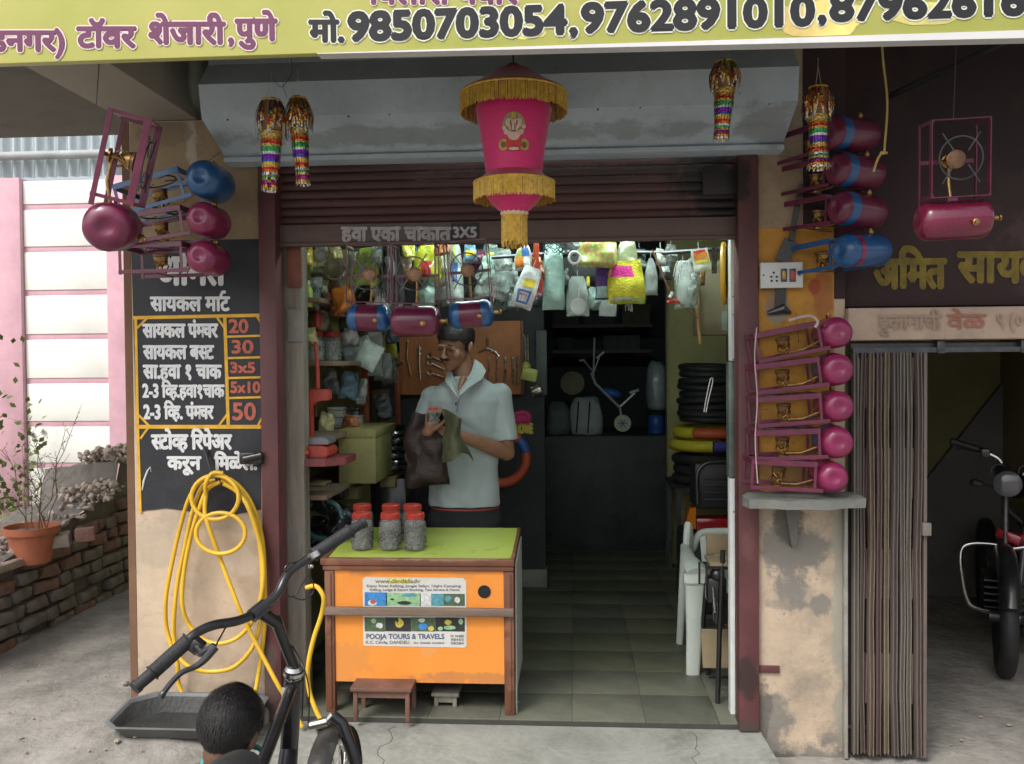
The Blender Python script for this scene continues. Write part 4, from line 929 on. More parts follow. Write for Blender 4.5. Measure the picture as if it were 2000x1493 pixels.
b = MB(); b.tube([(0, 0, LZ(132)), (0.0, .05, ZC - lc.z - .005)], .003, 6); b.ell((0, 0, LZ(129)), (.022, .022, .010), None, 12, 8); b.build('hanging_loop', M_dsteel, lan)
# printed seated figure on the lantern body: flat print, slightly proud of the cloth
def lrad(py):
    pts = [(72, 205), (74, 215), (67, 255), (61, 290), (56, 330), (54, 345)]
    for (r0, y0), (r1, y1) in zip(pts, pts[1:]):
        if y0 <= py <= y1: return (r0 + (r1 - r0) * (py - y0) / (y1 - y0)) * mpp
    return 60 * mpp
fx = Vector((0, 0, 0)); az0 = math.atan2((Vector((0, CAMY, 0)) - lc).y, (Vector((0, CAMY, 0)) - lc).x)
def patch(cx, cy, rx, ry, m, lv, rot=0, parent=body, n=18):
    b = MB(); vs = []
    for i in range(n):
        a = 2 * math.pi * i / n; dx = rx * math.cos(a); dy = ry * math.sin(a); x = cx - 998 + dx * math.cos(rot) - dy * math.sin(rot); y = cy + dx * math.sin(rot) + dy * math.cos(rot)
        r = lrad(y) + .0012 + lv * .0007; t = az0 + x * mpp / r
        vs.append(b.b.verts.new((r * math.cos(t), r * math.sin(t), LZ(y))))
    b.b.faces.new(vs); bmesh.ops.triangulate(b.b, faces=b.b.faces[:]); o = b.build('printed_figure', m, parent, smooth=False); return o
P1 = mat('print_flesh', (.60, .40, .33), .6, .2, 90, bump=0); P2 = mat('print_gold', (.50, .30, .05), .6, .3, 90, bump=0); P3 = mat('print_red', (.52, .04, .03), .6, .2, 60, bump=0); P4 = mat('print_dark', (.12, .10, .05), .6, .3, 60, bump=0); P5 = mat('print_olive', (.30, .30, .10), .6, .3, 90, bump=0)
for q in ((998, 262, 22, 24, P5, 0), (998, 300, 27, 9, P2, 1), (978, 297, 10, 11, P2, 2), (1018, 297, 10, 11, P2, 2), (978, 297, 5, 6, P4, 3), (1018, 298, 5, 6, P4, 3), (998, 292, 15, 8, P3, 4), (988, 297, 6, 7, P3, 5), (1008, 296, 6, 7, P3, 5),
          (998, 280, 12, 10, P1, 6), (998, 266, 10, 9, P1, 7), (988, 258, 6, 8, P1, 8), (1008, 258, 6, 8, P1, 8), (984, 275, 5, 5, P1, 8), (1012, 275, 5, 5, P1, 8), (980, 268, 4, 4, P1, 8), (1017, 265, 4, 4, P1, 8), (998, 255, 6, 8, P1, 10),
          (998, 247, 5, 7, P2, 11), (997, 252, 1.4, 1, P4, 12), (1001, 252, 1.4, 1, P4, 12), (997, 266, 2.6, 8, P1, 12), (994, 266, .8, 7, P4, 13), (1000, 266, .8, 6, P4, 13), (998, 274, 6, 1.2, P4, 13), (998, 306, 10, 3, P1, 12), (992, 259, 1.0, 5, P4, 13), (1004, 259, 1.0, 5, P4, 13)):
    patch(*q)

# ------------------------------------------------------------------ small foil lanterns
M_foil = []
for nm, c in (('gold', (.75, .50, .12)), ('red', (.65, .05, .05)), ('green', (.08, .40, .14)), ('violet', (.20, .04, .42)), ('orange', (.75, .20, .04)), ('silver', (.75, .75, .70)), ('blue', (.06, .12, .5))):
    M_foil.append(mat('foil_' + nm, c, .22, .3, 40, metal=.85, bump=.5, bscale=120))
def foil(px0, y0, y1, w, Y, lab, lean=0.0, flare=1.0, seed=0, gap=.0, string=40):
    rnd = random.Random(seed); c = W(px0, y0, Y); s_ = (3.66 + Y) / F
    r = E('foil_lantern', lab, 'lantern', c, 'small foil lanterns'); H = (y1 - y0) * s_; R0 = w * s_ / 2
    b = MB(); b.lathe([(R0 * .66, .0), (R0 * .70, -.006), (R0 * .62, -H * .30), (R0 * .5, -H * .5), (R0 * .5, -H * .52), (R0 * .45, -H * .52), (R0 * .45, -H * .45), (R0 * .6, -.01), (R0 * .60, 0)], n=20, cap=False); b.build('paper_tube', mat('brown_paper', (.33, .17, .09), .6, .3, 20), r)
    b = MB(); b.tube([(R0 * .66 * math.cos(2 * math.pi * i / 20), R0 * .66 * math.sin(2 * math.pi * i / 20), 0) for i in range(20)], .003, 6, closed=True); b.build('top_ring', M_fringe, r)
    bands = [MB() for _ in M_foil]
    def strip(pts, tn, wd, cols):
        for i, (p, q) in enumerate(zip(pts, pts[1:])):
            m = bands[cols[i % len(cols)]]; m.b.faces.new([m.b.verts.new(x) for x in (p - tn * wd, p + tn * wd, q + tn * wd, q - tn * wd)])
    seq = (0, 5, 0, 4, 1, 0, 2, 2, 5, 3, 3, 6, 0, 0, 1, 4, 5, 2, 0, 3, 1, 0, 5, 4)
    for k in range(64):     # shaggy tuft: strips fold out of the top ring and droop
        a = 2 * math.pi * rnd.random(); a2 = a + rnd.uniform(-.5, .5); tn = Vector((-math.sin(a), math.cos(a), rnd.uniform(-.4, .4))).normalized(); bul = rnd.uniform(.75, 1.3); ln = rnd.uniform(.24, .42); pts = []
        for q in range(9):
            t = q / 8; aa = a + (a2 - a) * t; rr = R0 * (.60 + .48 * bul * math.sin(min(1, t * 1.15) * math.pi * .62)) ; pts.append(Vector((math.cos(aa) * rr, math.sin(aa) * rr, .004 - H * ln * t ** 1.1 + .003 * rnd.uniform(-1, 1))))
        c0 = rnd.choice((0, 0, 3, 1, 4, 2)); strip(pts, tn, R0 * .07, [c0, c0, c0, rnd.choice((0, 1, 2, 3, 4)), 0, rnd.choice((3, 4, 1)), 0, 5])
    for k in range(54):     # skirt: straight hanging strips whose colour bands line up
        a = 2 * math.pi * (k + rnd.uniform(-.3, .3)) / 54; ca, sa = math.cos(a), math.sin(a); tn = Vector((-sa, ca, 0)); ln = rnd.uniform(.93, 1.0); pts = []; tw = rnd.uniform(-.12, .12)
        if gap and rnd.random() < gap and ca < .2: ln *= rnd.uniform(.55, .8)
        for q in range(25):
            t = q / 24; 
            if t > ln: break
            rr = R0 * (.66 + .05 * math.sin(t * 7) - .10 * t + (flare - 1) * max(0, t - .5) * 2.0) * (1 + .07 * math.sin(k * 2.4)) ; aa = a + tw * t
            pts.append(Vector((math.cos(aa) * rr + lean * H * t, math.sin(aa) * rr, -H * (.34 + .66 * t))))
        strip(pts, tn, R0 * .058, seq)
    for m, mm in zip(bands, M_foil):
        if len(m.b.faces): m.shake(.0012, 90); tag(m.build('foil_strips', mm, r, smooth=False), kind='stuff')
    b = MB(); b.lathe([(R0 * .72, -H * .33), (R0 * .76, -H * .335), (R0 * .75, -H * .385), (R0 * .70, -H * .39)], n=20, cap=False); b.build('waist_band', M_foil[0], r)
    up = string * s_; b = MB()
    for sx in (-1, 1): b.tube([(sx * R0 * .6, 0, 0), (0, 0, up), (0, 0.0, up + .03)], .0008, 4)
    b.build('string', mat('thin_string', (.5, .42, .3), .8, .2, 20), r)
    r.rotation_euler = (0, R(-lean * 20), rnd.uniform(0, 3))
foil(530, 198, 380, 56, -.66, 'left lantern of the touching pair of foil lanterns, longer and ragged', .03, 1.0, 3, .5)
foil(583, 194, 368, 48, -.62, 'right lantern of the touching pair of foil lanterns', .03, 1.0, 4, .5)
foil(1416, 122, 272, 52, -.66, 'foil lantern hanging alone in front of the grey drum housing', .06, 1.0, 5)
foil(1598, 172, 330, 50, -.66, 'foil lantern with a flared hem hanging right of the drum housing', -.01, 1.35, 6)
b = MB(); b.tube(smooth_path([W(568, 100, -.62), W(570, 140, -.62), W(560, 160, -.62), (W(548, 170, -.62)), W(536, 158, -.62), W(535, 152, -.62)], 5), .0012, 5); b.tube(smooth_path([W(560, 190, -.62), W(553, 160, -.62), W(575, 150, -.62)], 5), .001, 5)
tag(b.build('looped_wire', M_dsteel), 'looped thin wire above the pair of foil lanterns', 'wire')

# ------------------------------------------------------------------ yellow air hose on its hook
hk = E('wall_hook', 'dark iron hook on the price board holding the yellow hose', 'hook')
b = MB(); b.tube([W(401, 878, -.012), W(405, 890, -.03), W(414, 920, -.05), W(428, 948, -.075), W(432, 950, -.10)], [.007, .008, .008, .007, .005], 8); b.build('hook_rod', M_blackp, hk)
def hp(l, y0=-.045, dy=.008): return smooth_path([W(x, y, y0 - dy * (i % 3)) for i, (x, y) in enumerate(l)], 9)
b = MB(); HR = .0090
for l, y0 in (([(428, 930), (400, 934), (372, 968), (352, 1030), (334, 1110), (324, 1170), (325, 1225), (336, 1265), (347, 1300), (349, 1335), (366, 1372), (392, 1395), (440, 1410), (478, 1398), (496, 1360), (506, 1310), (516, 1230), (517, 1140), (512, 1050), (492, 985), (465, 948), (436, 930)], -.040),
              ([(425, 937), (396, 950), (376, 1000), (362, 1065), (348, 1130), (341, 1190), (340, 1245), (348, 1280), (372, 1304), (410, 1312), (455, 1304), (490, 1270), (506, 1225), (512, 1150), (508, 1070), (495, 1010), (470, 960), (432, 938)], -.062),
              ([(430, 942), (404, 958), (384, 1010), (370, 1060), (359, 1120), (356, 1180), (370, 1222), (398, 1250), (432, 1257), (465, 1245), (492, 1215), (510, 1165), (514, 1100), (503, 1045), (484, 990), (462, 960), (436, 945)], -.083),
              ([(402, 968), (400, 1000), (408, 1030), (428, 1086), (452, 1150), (470, 1195), (494, 1245), (520, 1295), (545, 1342), (562, 1370), (590, 1420)], -.10),
              ([(436, 925), (415, 925), (402, 945), (402, 968)], -.10),
              ([(598, 1148), (618, 1146), (632, 1168), (628, 1200), (612, 1250), (602, 1300), (603, 1345), (616, 1385), (630, 1412)], -.30)):
    b.tube(hp(l, y0), HR, 10)
for cx, cy, rx, ry, y0 in ((420, 972, 46, 43, -.105), (431, 1042, 48, 40, -.120)):
    b.tube([W(cx + rx * math.cos(2 * math.pi * i / 40), cy + ry * math.sin(2 * math.pi * i / 40), y0 - .008 * math.sin(2 * math.pi * i / 40)) for i in range(40)], HR, 10, closed=True)
tag(b.build('air_hose', M_hose, ang=70), 'coiled yellow air hose hanging in long loops on the left pillar', 'hose')
# ------------------------------------------------------------------ lit tube lamp under the shop ceiling
tl = E('tube_light', 'lit fluorescent tube fixed across the shop ceiling behind the shutter', 'lamp')
TLY, TLZ = .34, 2.24
b = MB(); b.bx(-.72, .62, TLY - .03, TLY + .03, TLZ + .03, TLZ + .075, .008); b.bx(-.74, -.70, TLY - .022, TLY + .022, TLZ - .02, TLZ + .031, .004); b.bx(.60, .64, TLY - .022, TLY + .022, TLZ - .02, TLZ + .031, .004); b.build('lamp_batten', mat('white_batten', (.6, .6, .58), .5, .1, 6), tl)
b = MB(); b.tube([(-.70, TLY, TLZ), (.60, TLY, TLZ)], .014, 14); b.build('glowing_tube', mat('tube_glow', (.9, .95, .9), .5, 0, 6, bump=0, emit=(.80, 1.0, .93, TUBE)), tl)
b = MB(); 
for x in (-.5, .4): b.tube([(x, TLY, TLZ + .07), (x, TLY, ZC - .004)], .006, 6)
b.build('hanging_rod', M_dsteel, tl); tag(LAST[0], kind='stuff')
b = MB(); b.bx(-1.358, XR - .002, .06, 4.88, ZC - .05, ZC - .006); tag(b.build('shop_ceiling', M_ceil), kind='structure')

# ------------------------------------------------------------------ desk
dk = E('shop_desk', 'orange fronted shop desk with lime green top and brown legs', 'desk')
M_lime = mat('lime_laminate', (.42, .52, .10), .3, .10, 4, grime=.3, gcol=(.25, .28, .10), gscale=9, gth=.55, bump=.03)
M_orange = mat('orange_laminate', (.86, .30, .045), .5, .07, 3, grime=.35, gcol=(.55, .22, .06), gscale=5, gth=.56, bump=.05, speck=.25)
M_brown = mat('brown_desk_wood', (.17, .065, .035), .55, .3, 6, grime=.4, gcol=(.08, .04, .025), gscale=8, bump=.15, stretch=(1, 1, .4))
M_side = mat('grey_side_laminate', (.42, .42, .37), .5, .1, 5, grime=.3, gcol=(.25, .24, .2))
Yd, Yk = .04, .50
dx0, dx1 = W(634, 1200, Yd).x, W(1004, 1200, Yd).x
zf, zk = W(820, 1092, Yd).z, W(850, 1031, Yk).z
def dz(y): return zf + (zk - zf) * (y - Yd) / (Yk - Yd)
b = MB(); b.prism([(Yd + .012, dz(Yd) - .004), (Yk, zk - .004), (Yk, zk - .022), (Yd + .012, dz(Yd) - .022)], 0, dx0 + .01, dx1 - .008); b.build('desk_core', M_brown, dk)
b = MB(); b.prism([(Yd + .016, dz(Yd) - .003), (Yk - .003, zk - .003), (Yk - .003, zk + .001), (Yd + .016, dz(Yd) + .001)], 0, dx0 + .016, dx1 - .012); b.build('lime_top', M_lime, dk)
b = MB(); b.bx(dx0 - .014, dx1 + .004, Yd - .014, Yd + .014, zf - .028, zf + .003, .006); b.bx(dx0 - .006, dx1, Yd - .006, Yd + .012, zf - .050, zf - .029, .004); b.build('edge_moulding', M_brown, dk)
b = MB(); b.prism([(Yd + .016, dz(Yd) - .018), (Yk, zk - .018), (Yk, zk + .004), (Yd + .016, dz(Yd) + .004)], 0, dx0 - .01, dx0 + .014); b.build('edge_moulding', M_brown, dk)
b = MB(); b.prism([(Yd + .016, dz(Yd) - .03), (Yk, zk - .03), (Yk, zk + .003), (Yd + .016, dz(Yd) + .003)], 0, dx1 - .010, dx1 + .002); b.build('edge_moulding', M_brown, dk)
lw_ = .042; zp0 = W(820, 1335, Yd).z
for x0 in (dx0, dx1 - lw_ + .0):
    b = MB(); b.bx(x0, x0 + lw_, Yd - .002, Yd + .035, 0, zf - .052, .006); b.bx(x0 + .012, x0 + .030, Yd - .008, Yd - .0022, .02, zf - .06, .004); b.build('leg', M_brown, dk)
    b = MB(); b.bx(x0 + .004, x0 + .036, Yk - .04, Yk - .004, 0, zk - .03, .004); b.build('leg', M_brown, dk)
b = MB(); b.bx(dx0 + lw_ + .001, dx1 - lw_ - .001, Yd + .008, Yd + .020, zp0, zf - .052); b.build('front_panel', M_orange, dk); fp = LAST[0]
b = MB(); b.prism([(Yd + .02, .0), (Yd + .02, .12), (Yd + .037, dz(Yd) - .03), (Yk - .042, zk - .03), (Yk - .042, .10), (Yd + .037, .10)], 0, dx1 + .0035, dx1 + .009); b.build('side_panel', M_side, dk)
b = MB(); b.prism([(Yd + .037, .10), (Yd + .037, dz(Yd) - .03), (Yk - .042, zk - .03), (Yk - .042, .10)], 0, dx0 + .002, dx0 + .012); b.build('side_panel', M_side, dk)
b = MB(); b.prism([(Yd - .004 + .04, 0.0), (Yd + .04, .10), (Yk - .042, .10), (Yk - .30, 0.0)], 0, dx1 - .010, dx1 - .004); b.build('side_skirt', M_side, dk)
zr = W(820, 1195, Yd - .02).z
b = MB(); b.box(((dx0 + dx1) / 2, Yd - .020, zr), (dx1 - dx0 + .0, .022, .034), None, .004); b.subd(2); b.shake(.0015, 9); b.build('foot_rail', mat('grey_worn_wood', (.20, .145, .11), .8, .3, 8, grime=.4, bump=.3, stretch=(.3, 2, 2)), dk, ang=60)
c = W(946, 1156, Yd + .007); b = MB(); b.lathe([(.0235, 0), (.0235, .001)], Matrix.Translation((c.x, Yd + .0078, c.z)) @ Matrix.Rotation(R(90), 4, 'X'), 28); b.lathe([(.0235, 0), (.027, .0), (.027, .003), (.0235, .003)], Matrix.Translation((c.x, Yd + .0078, c.z)) @ Matrix.Rotation(R(90), 4, 'X'), 28, cap=False); b.build('cable_hole', M_ink, fp)
stains(M_orange, [(-.98, .2, .12, .10, (.60, .25, .07), .5), (-.45, .62, .10, .05, (.62, .26, .08), .5), (-.5, .15, .25, .03, (.40, .17, .07), .6), (-.9, .60, .06, .03, (.45, .18, .06), .5), (-.62, .35, .04, .12, (.7, .36, .14), .5)], .10, 12)
stains(M_brown, [(-1.02, .5, .05, .2, (.26, .12, .07), .7), (-.25, .3, .05, .2, (.26, .12, .07), .7), (-.6, .66, .3, .012, (.28, .15, .09), .8)], .12, 14)
# travel poster on the front panel
pst_ = E('travel_poster', 'white printed travel poster stuck on the orange desk front', 'poster')
Yq = Yd + .006
def Q(px, py): return W(px, py, Yq)
x0, x1, z0, z1 = Q(709, 1200).x, Q(911, 1200).x, Q(800, 1263).z, Q(800, 1128).z
M_paper = mat('poster_paper', (.66, .66, .62), .6, .06, 6, grime=.3, gcol=(.5, .46, .38), gscale=8, bump=0)
b = MB(); b.prism([(x0, z0), (x1 - .008, z0 - .002), (x1, z0 + .008), (x1, z1 - .014), (x1 - .012, z1 - .001), (x0 + .012, z1), (x0, z1 - .010)], 1, Yq, Yq + .0012); pp = b.build('paper', M_paper, pst_)
def rect(a, c_, d, e, m, lv=1, nm='printed_picture'):
    p = Q(a, c_); q = Q(d, e); b = MB(); b.bx(p.x, q.x, Yq - .0003 * lv - .0002, Yq - .0003 * lv, min(p.z, q.z), max(p.z, q.z)); return b.build(nm, m, pp)
def oval(cx, cy, rx, ry, m, lv):
    c = Q(cx, cy); b = MB(); k = .0021; b.b.faces.new([b.b.verts.new((c.x + rx * k * math.cos(a * .4488) * (1 + .25 * N((a, cx, 0), .9)), Yq - .0003 * lv, c.z + ry * k * math.sin(a * .4488) * (1 + .25 * N((a, cy, 5), .9)))) for a in range(14)]); return b.build('printed_picture', m, pp, smooth=False)
pm = lambda n, c: mat('print_' + n, c, .6, .35, 70, bump=0)
cB, cG, cDG, cW, cY, cK, cT, cR = pm('blue', (.05, .25, .60)), pm('green', (.30, .52, .28)), pm('dkgreen', (.08, .13, .07)), pm('white', (.65, .68, .66)), pm('yellow', (.62, .50, .08)), pm('black', (.03, .035, .03)), pm('teal', (.10, .32, .38)), pm('redp', (.5, .12, .10))
rect(712, 1157, 756, 1184, cB); rect(754, 1158, 822, 1184, cG); rect(820, 1160, 842, 1184, cW); rect(842, 1160, 866, 1184, cT); rect(866, 1160, 908, 1184, cDG)
rect(712, 1206, 752, 1234, cDG); rect(752, 1206, 803, 1234, cK); rect(803, 1206, 850, 1234, cDG); rect(850, 1206, 908, 1234, cK)
for q in ((727, 1178, 9, 6, cW, 3), (729, 1175, 6, 5, cR, 4), (790, 1178, 14, 4, cK, 3), (766, 1171, 4, 2, cK, 3), (800, 1163, 16, 3, cT, 3), (835, 1168, 6, 6, cW, 3), (875, 1170, 7, 7, cT, 3), (893, 1172, 6, 6, cW, 3), (741, 1222, 7, 6, cW, 3), (730, 1213, 5, 5, cG, 3), (780, 1217, 9, 9, cY, 3), (776, 1212, 3, 4, cK, 4),
          (826, 1224, 10, 6, cB, 3), (824, 1212, 7, 4, cW, 3), (842, 1228, 6, 5, cY, 3), (875, 1216, 7, 5, cY, 3), (878, 1226, 12, 4, cG, 3), (900, 1214, 5, 6, cG, 3), (860, 1228, 5, 4, cG, 3)): oval(*q)
def ptext(s, a, c_, yb, h, m, bo=.0004): 
    p = Q(a, yb); g = Q(c_, yb) - p; letters(s, p, g.length, h * .00211, m, pp, right=g, latin=True, bold=bo, lift=.0008)
cI = pm('navy_ink', (.10, .13, .22)); cI2 = pm('grey_ink', (.20, .18, .20)); cO = pm('olive_ink', (.22, .20, .05))
rect(758, 1129, 800, 1141, pm('paleyellow', (.66, .62, .22)))
ptext('www.dandeliadv', 733, 820, 1139, 8, cO, .0006); ptext('Enjoy River Rafting, Jungle Safari, Night Camping', 716, 900, 1147, 5, cI2); ptext('Rafting, Lodge & Resort Booking, Taxi Service & Home', 722, 898, 1154.5, 5, cI2)
ptext('POOJA TOURS & TRAVELS', 715, 868, 1248, 10, cI, .0010); ptext('K.C. Circle, DANDELI', 714, 800, 1257.5, 6, cI2, .0005); ptext('for details contact', 808, 868, 1257.5, 4, cI2)
for i in range(3): ptext(('M. 94480', '98450', '08284')[i], 880, 906, 1245 + i * 7, 5, cI2)

# ------------------------------------------------------------------ jars on the desk
M_nuts = mat('grey_small_parts', (.13, .13, .12), .35, .6, 60, metal=.8, bump=.6, bscale=90)
def jar(p, r, h, lab, grp='red lidded jars on the desk', fill=.65, lidm=None, fm=None):
    o = E('jar', lab, 'jar', p, grp)
    b = MB(); b.lathe([(r * .9, 0), (r, .006), (r, h * .30), (r * .95, h * .34), (r, h * .38), (r, h * .66), (r * .93, h * .76), (r * .74, h * .82), (r * .74, h * .88)], n=24, cap=False); b.b.faces.new([b.b.verts.new((r * .9 * math.cos(R(a * 15)), r * .9 * math.sin(R(a * 15)), .0005)) for a in range(24)]); b.build('glass', M_glass, o)
    b = MB(); b.lathe([(.001, .003), (r * .80, .003), (r * .86, .01), (r * .84, h * fill * .85), (.001, h * fill * .88)], n=16)
    rr_ = random.Random(p[0] * 100)
    for q in range(130):
        a_, zq = rr_.random() * 6.283, rr_.uniform(.006, h * fill); q_ = r * (.90 if zq < h * fill * .85 else .9 * rr_.random()); s_ = rr_.uniform(.003, .0065)
        b.box((q_ * math.cos(a_), q_ * math.sin(a_), zq), (s_ * 2, s_, s_ * rr_.uniform(.5, 1.6)), Euler((rr_.random() * 3, rr_.random() * 3, rr_.random() * 3)).to_matrix())
    tag(b.build('contents', fm or M_nuts, o, smooth=False), kind='stuff')
    b = MB(); b.lathe([(r * .80, h * .83), (r * .82, h * .84), (r * .82, h * .98), (r * .76, h), (.001, h)], n=28)
    for a in range(28): b.box((r * .825 * math.cos(2 * math.pi * a / 28), r * .825 * math.sin(2 * math.pi * a / 28), h * .91), (.002, .002, h * .12), Matrix.Rotation(2 * math.pi * a / 28, 3, 'Z'))
    b.build('lid', lidm or M_redlid, o); return o
for i, (px, Yj, lab) in enumerate(((707, .17, 'front left jar of the six red lidded jars on the desk'), (762, .17, 'front middle jar of the six red lidded jars on the desk'), (811, .17, 'front right jar of the six red lidded jars on the desk'),
        (708, .31, 'rear left jar of the six red lidded jars on the desk'), (764, .31, 'rear middle jar of the six red lidded jars on the desk'), (806, .31, 'rear right jar of the six red lidded jars on the desk'))):
    x = W(px, 1030, Yj).x; jar((x, Yj, dz(Yj) + .002), .0485, .158, lab, fill=(.62, .5, .7, .6, .6, .5)[i])
# small stools under the desk
def stool(px0, px1, pyt, pyb, Y, dep, m, lab):
    x0 = W(px0, pyb, Y).x; x1 = W(px1, pyb, Y).x; h = W(px0, pyt, Y).z; h = max(h, .06)
    o = E('low_stool', lab, 'stool')
    b = MB(); b.bx(x0 - .01, x1 + .01, Y - .012, Y + dep + .01, h - .016, h, .003); b.build('seat', m, o)
    for x in (x0, x1 - .018):
        for y in (Y, Y + dep - .018): b = MB(); b.bx(x, x + .018, y, y + .018, 0, h - .017, .002); b.build('leg', m, o)
    b = MB(); b.bx(x0 + .019, x1 - .019, Y + .002, Y + .014, h - .045, h - .017); b.build('apron', m, o)
    return o
stool(690, 800, 1342, 1405, .0 - .075 + .02, .16, mat('worn_brown_wood', (.17, .085, .06), .75, .35, 9, grime=.4, bump=.3), 'low brown wooden stool standing before the desk front')
stool(848, 892, 1352, 1390, .12, .12, mat('pale_worn_wood', (.27, .25, .20), .8, .3, 9, grime=.5), 'small pale stool half hidden beneath the desk')

# ------------------------------------------------------------------ tool board and tools
tb = E('tool_board', 'orange brown board on the rear wall where spanners hang', 'tool board')
Yt_ = 2.14
b = MB(); b.bx(W(780, 700, Yt_).x, W(1017, 700, Yt_).x, Yt_, Yt_ + .02, W(900, 771, Yt_).z, W(900, 628, Yt_).z, .003); b.build('board', mat('orange_brown_board', (.42, .155, .06), .7, .25, 6, grime=.3, gcol=(.22, .09, .04), gscale=5, bump=.1), tb)
b = MB(); b.bx(W(1017.5, 700, Yt_).x, W(1023, 700, Yt_).x, Yt_ - .006, Yt_ + .03, W(900, 772, Yt_).z, W(900, 628, Yt_).z, .003); b.build('edge_strip', M_brown, tb)
def tool(pts, r, m, name, lab, grp='tools hung on the orange board', cat='tool', Y=Yt_ - .02, heads=()):
    b = MB(); b.tube([W(x, y, Y) for x, y in pts], r, 8)
    for hx, hy, hr, kind in heads:
        c = W(hx, hy, Y)
        if kind == 'ring': b.tube([c + Vector((hr * math.cos(R(20 * i)), 0, hr * math.sin(R(20 * i)))) for i in range(18)], hr * .35, 6, closed=True)
        elif kind == 'open':
            b.tube([c + Vector((hr * math.cos(R(40 + 25 * i)), 0, hr * math.sin(R(40 + 25 * i)))) for i in range(12)], hr * .42, 6)
        else: b.ell(c, (hr, hr * .6, hr))
    o = b.build(name, m); tag(o, lab, cat, grp); return o
for i, (y0, y1) in enumerate(((697, 707), (710, 722), (729, 738))):
    tool([(843, y0), (868, y1)], .006, M_steel, 'spanner', ('uppermost', 'middle', 'lowest')[i] + ' of three steel spanners beside the shopkeeper\'s shoulder', cat='spanner', heads=((840, y0 - 1, .014, 'open'),))
for i, px in enumerate((955, 971, 987, 1001, 1012)):
    tool([(px, (700, 702, 702, 700, 697)[i]), (px + (0, 0, 0, 1, -1)[i], (748, 752, 756, 750, 752)[i])], (.004, .005, .008, .006, .009)[i], M_steel, 'rod_spanner',
         ('thin', 'second from left', 'broad middle', 'second from right', 'broad rightmost')[i] + ' steel rod tool hanging in the row right of the shopkeeper', cat='spanner', heads=((px, 700, (.008, .009, .012, .010, .013)[i], 'ball'),))
tool([(952, 660), (952, 680), (935, 688)], .006, M_brass, 'box_spanner', 'small brass coloured T tool above the steel rods', cat='spanner')
tool([(950, 680), (968, 688), (975, 697)], .007, M_steel, 'tee_spanner', 'steel Y shaped spanner above the row of rod tools', cat='spanner')
tool([(797, 664), (795, 700), (803, 733)], .005, M_brass, 'screwdriver', 'thin brass coloured screwdriver at the left of the tool board', cat='screwdriver', heads=((796, 668, .012, 'ball'),))
tool([(819, 676), (819, 710), (821, 742)], .005, M_steel, 'screwdriver', 'dark handled long screwdriver right of the brass coloured one', cat='screwdriver', heads=((819, 682, .013, 'ball'), (819, 692, .012, 'ball')))
M_ygl = mat('yellow_green_enamel', (.36, .36, .08), .4, .25, 12)
Yg = 1.9
b = MB(); b.tube([W(1022, 652, Yg), W(1026, 660, Yg), W(1027, 714, Yg)], .006, 6); b.tube([W(1031, 655, Yg), W(1032, 716, Yg)], .004, 6); o = b.build('steel_rod', M_steel)
tag(o, 'pair of thin bright rods hanging beside the tool board', 'rod')
pl_ = E('foot_pump_head', 'yellow green pump head hanging beside the tool board edge', 'pump')
b = MB(); c = W(1034, 732, Yg); b.box(c, (.10, .05, .08), Matrix.Rotation(R(12), 3, 'Y'), .01); b.ell(c + Vector((-.02, 0, .05)), (.03, .03, .03)); b.build('pump_body', M_ygl, pl_)
b = MB(); b.lathe([(.001, 0), (.03, 0), (.034, .01), (.034, .06), (.026, .07), (.001, .07)], Matrix.Translation(c + Vector((.015, -.03, -.11))) @ Matrix.Rotation(R(70), 4, 'Y'), 16); b.build('gauge', M_steel, pl_)
b = MB(); b.bx(W(1022, 700, 1.95).x + .07, W(1066, 700, 1.95).x, 2.165, 2.198, W(1000, 772, 2.18).z, W(1000, 646, 2.18).z, .004); tag(b.build('grey_panel', mat('grey_green_panel', (.065, .08, .075), .6, .2, 8)), 'grey green panel on the divider wall right of the tool board', 'panel')
# painted word sticker
lv = E('wall_sticker', 'pink and yellow LOVE sticker on the dark divider wall', 'sticker')
Yv = 2.196
P0 = W(1002, 848, Yv); P1_ = W(1042, 806, Yv)
b = MB(); b.bx(P0.x, P1_.x, Yv - .001, Yv + .002, P0.z, P1_.z); lb = b.build('backing', M_black, lv)
b = MB(); b.tube([W(x, y, Yv - .004) for x, y in ((1006, 822), (1006, 812), (1012, 808), (1022, 806), (1031, 809), (1034, 815), (1033, 823))], .016, 8)
for x in (1008, 1014, 1020, 1026, 1031): b.tube([W(x, 815, Yv - .004), W(x, 828 + (x % 3), Yv - .004)], .009, 6)
b.bx(W(1008, 815, Yv).x, W(1031, 815, Yv).x, Yv - .012, Yv - .002, W(1000, 822, Yv).z, W(1000, 810, Yv).z); b.build('pink_drip', mat('hot_pink_print', (.62, .03, .18), .5, .1, 9, bump=0), lb)
p = W(1006, 846, Yv); letters('LOVE', p, W(1040, 846, Yv).x - p.x, .062, mat('lime_yellow_print', (.50, .46, .05), .5, .2, 9, bump=0), lb, latin=True, bold=.008, out=(0, -1, 0), lift=.004)

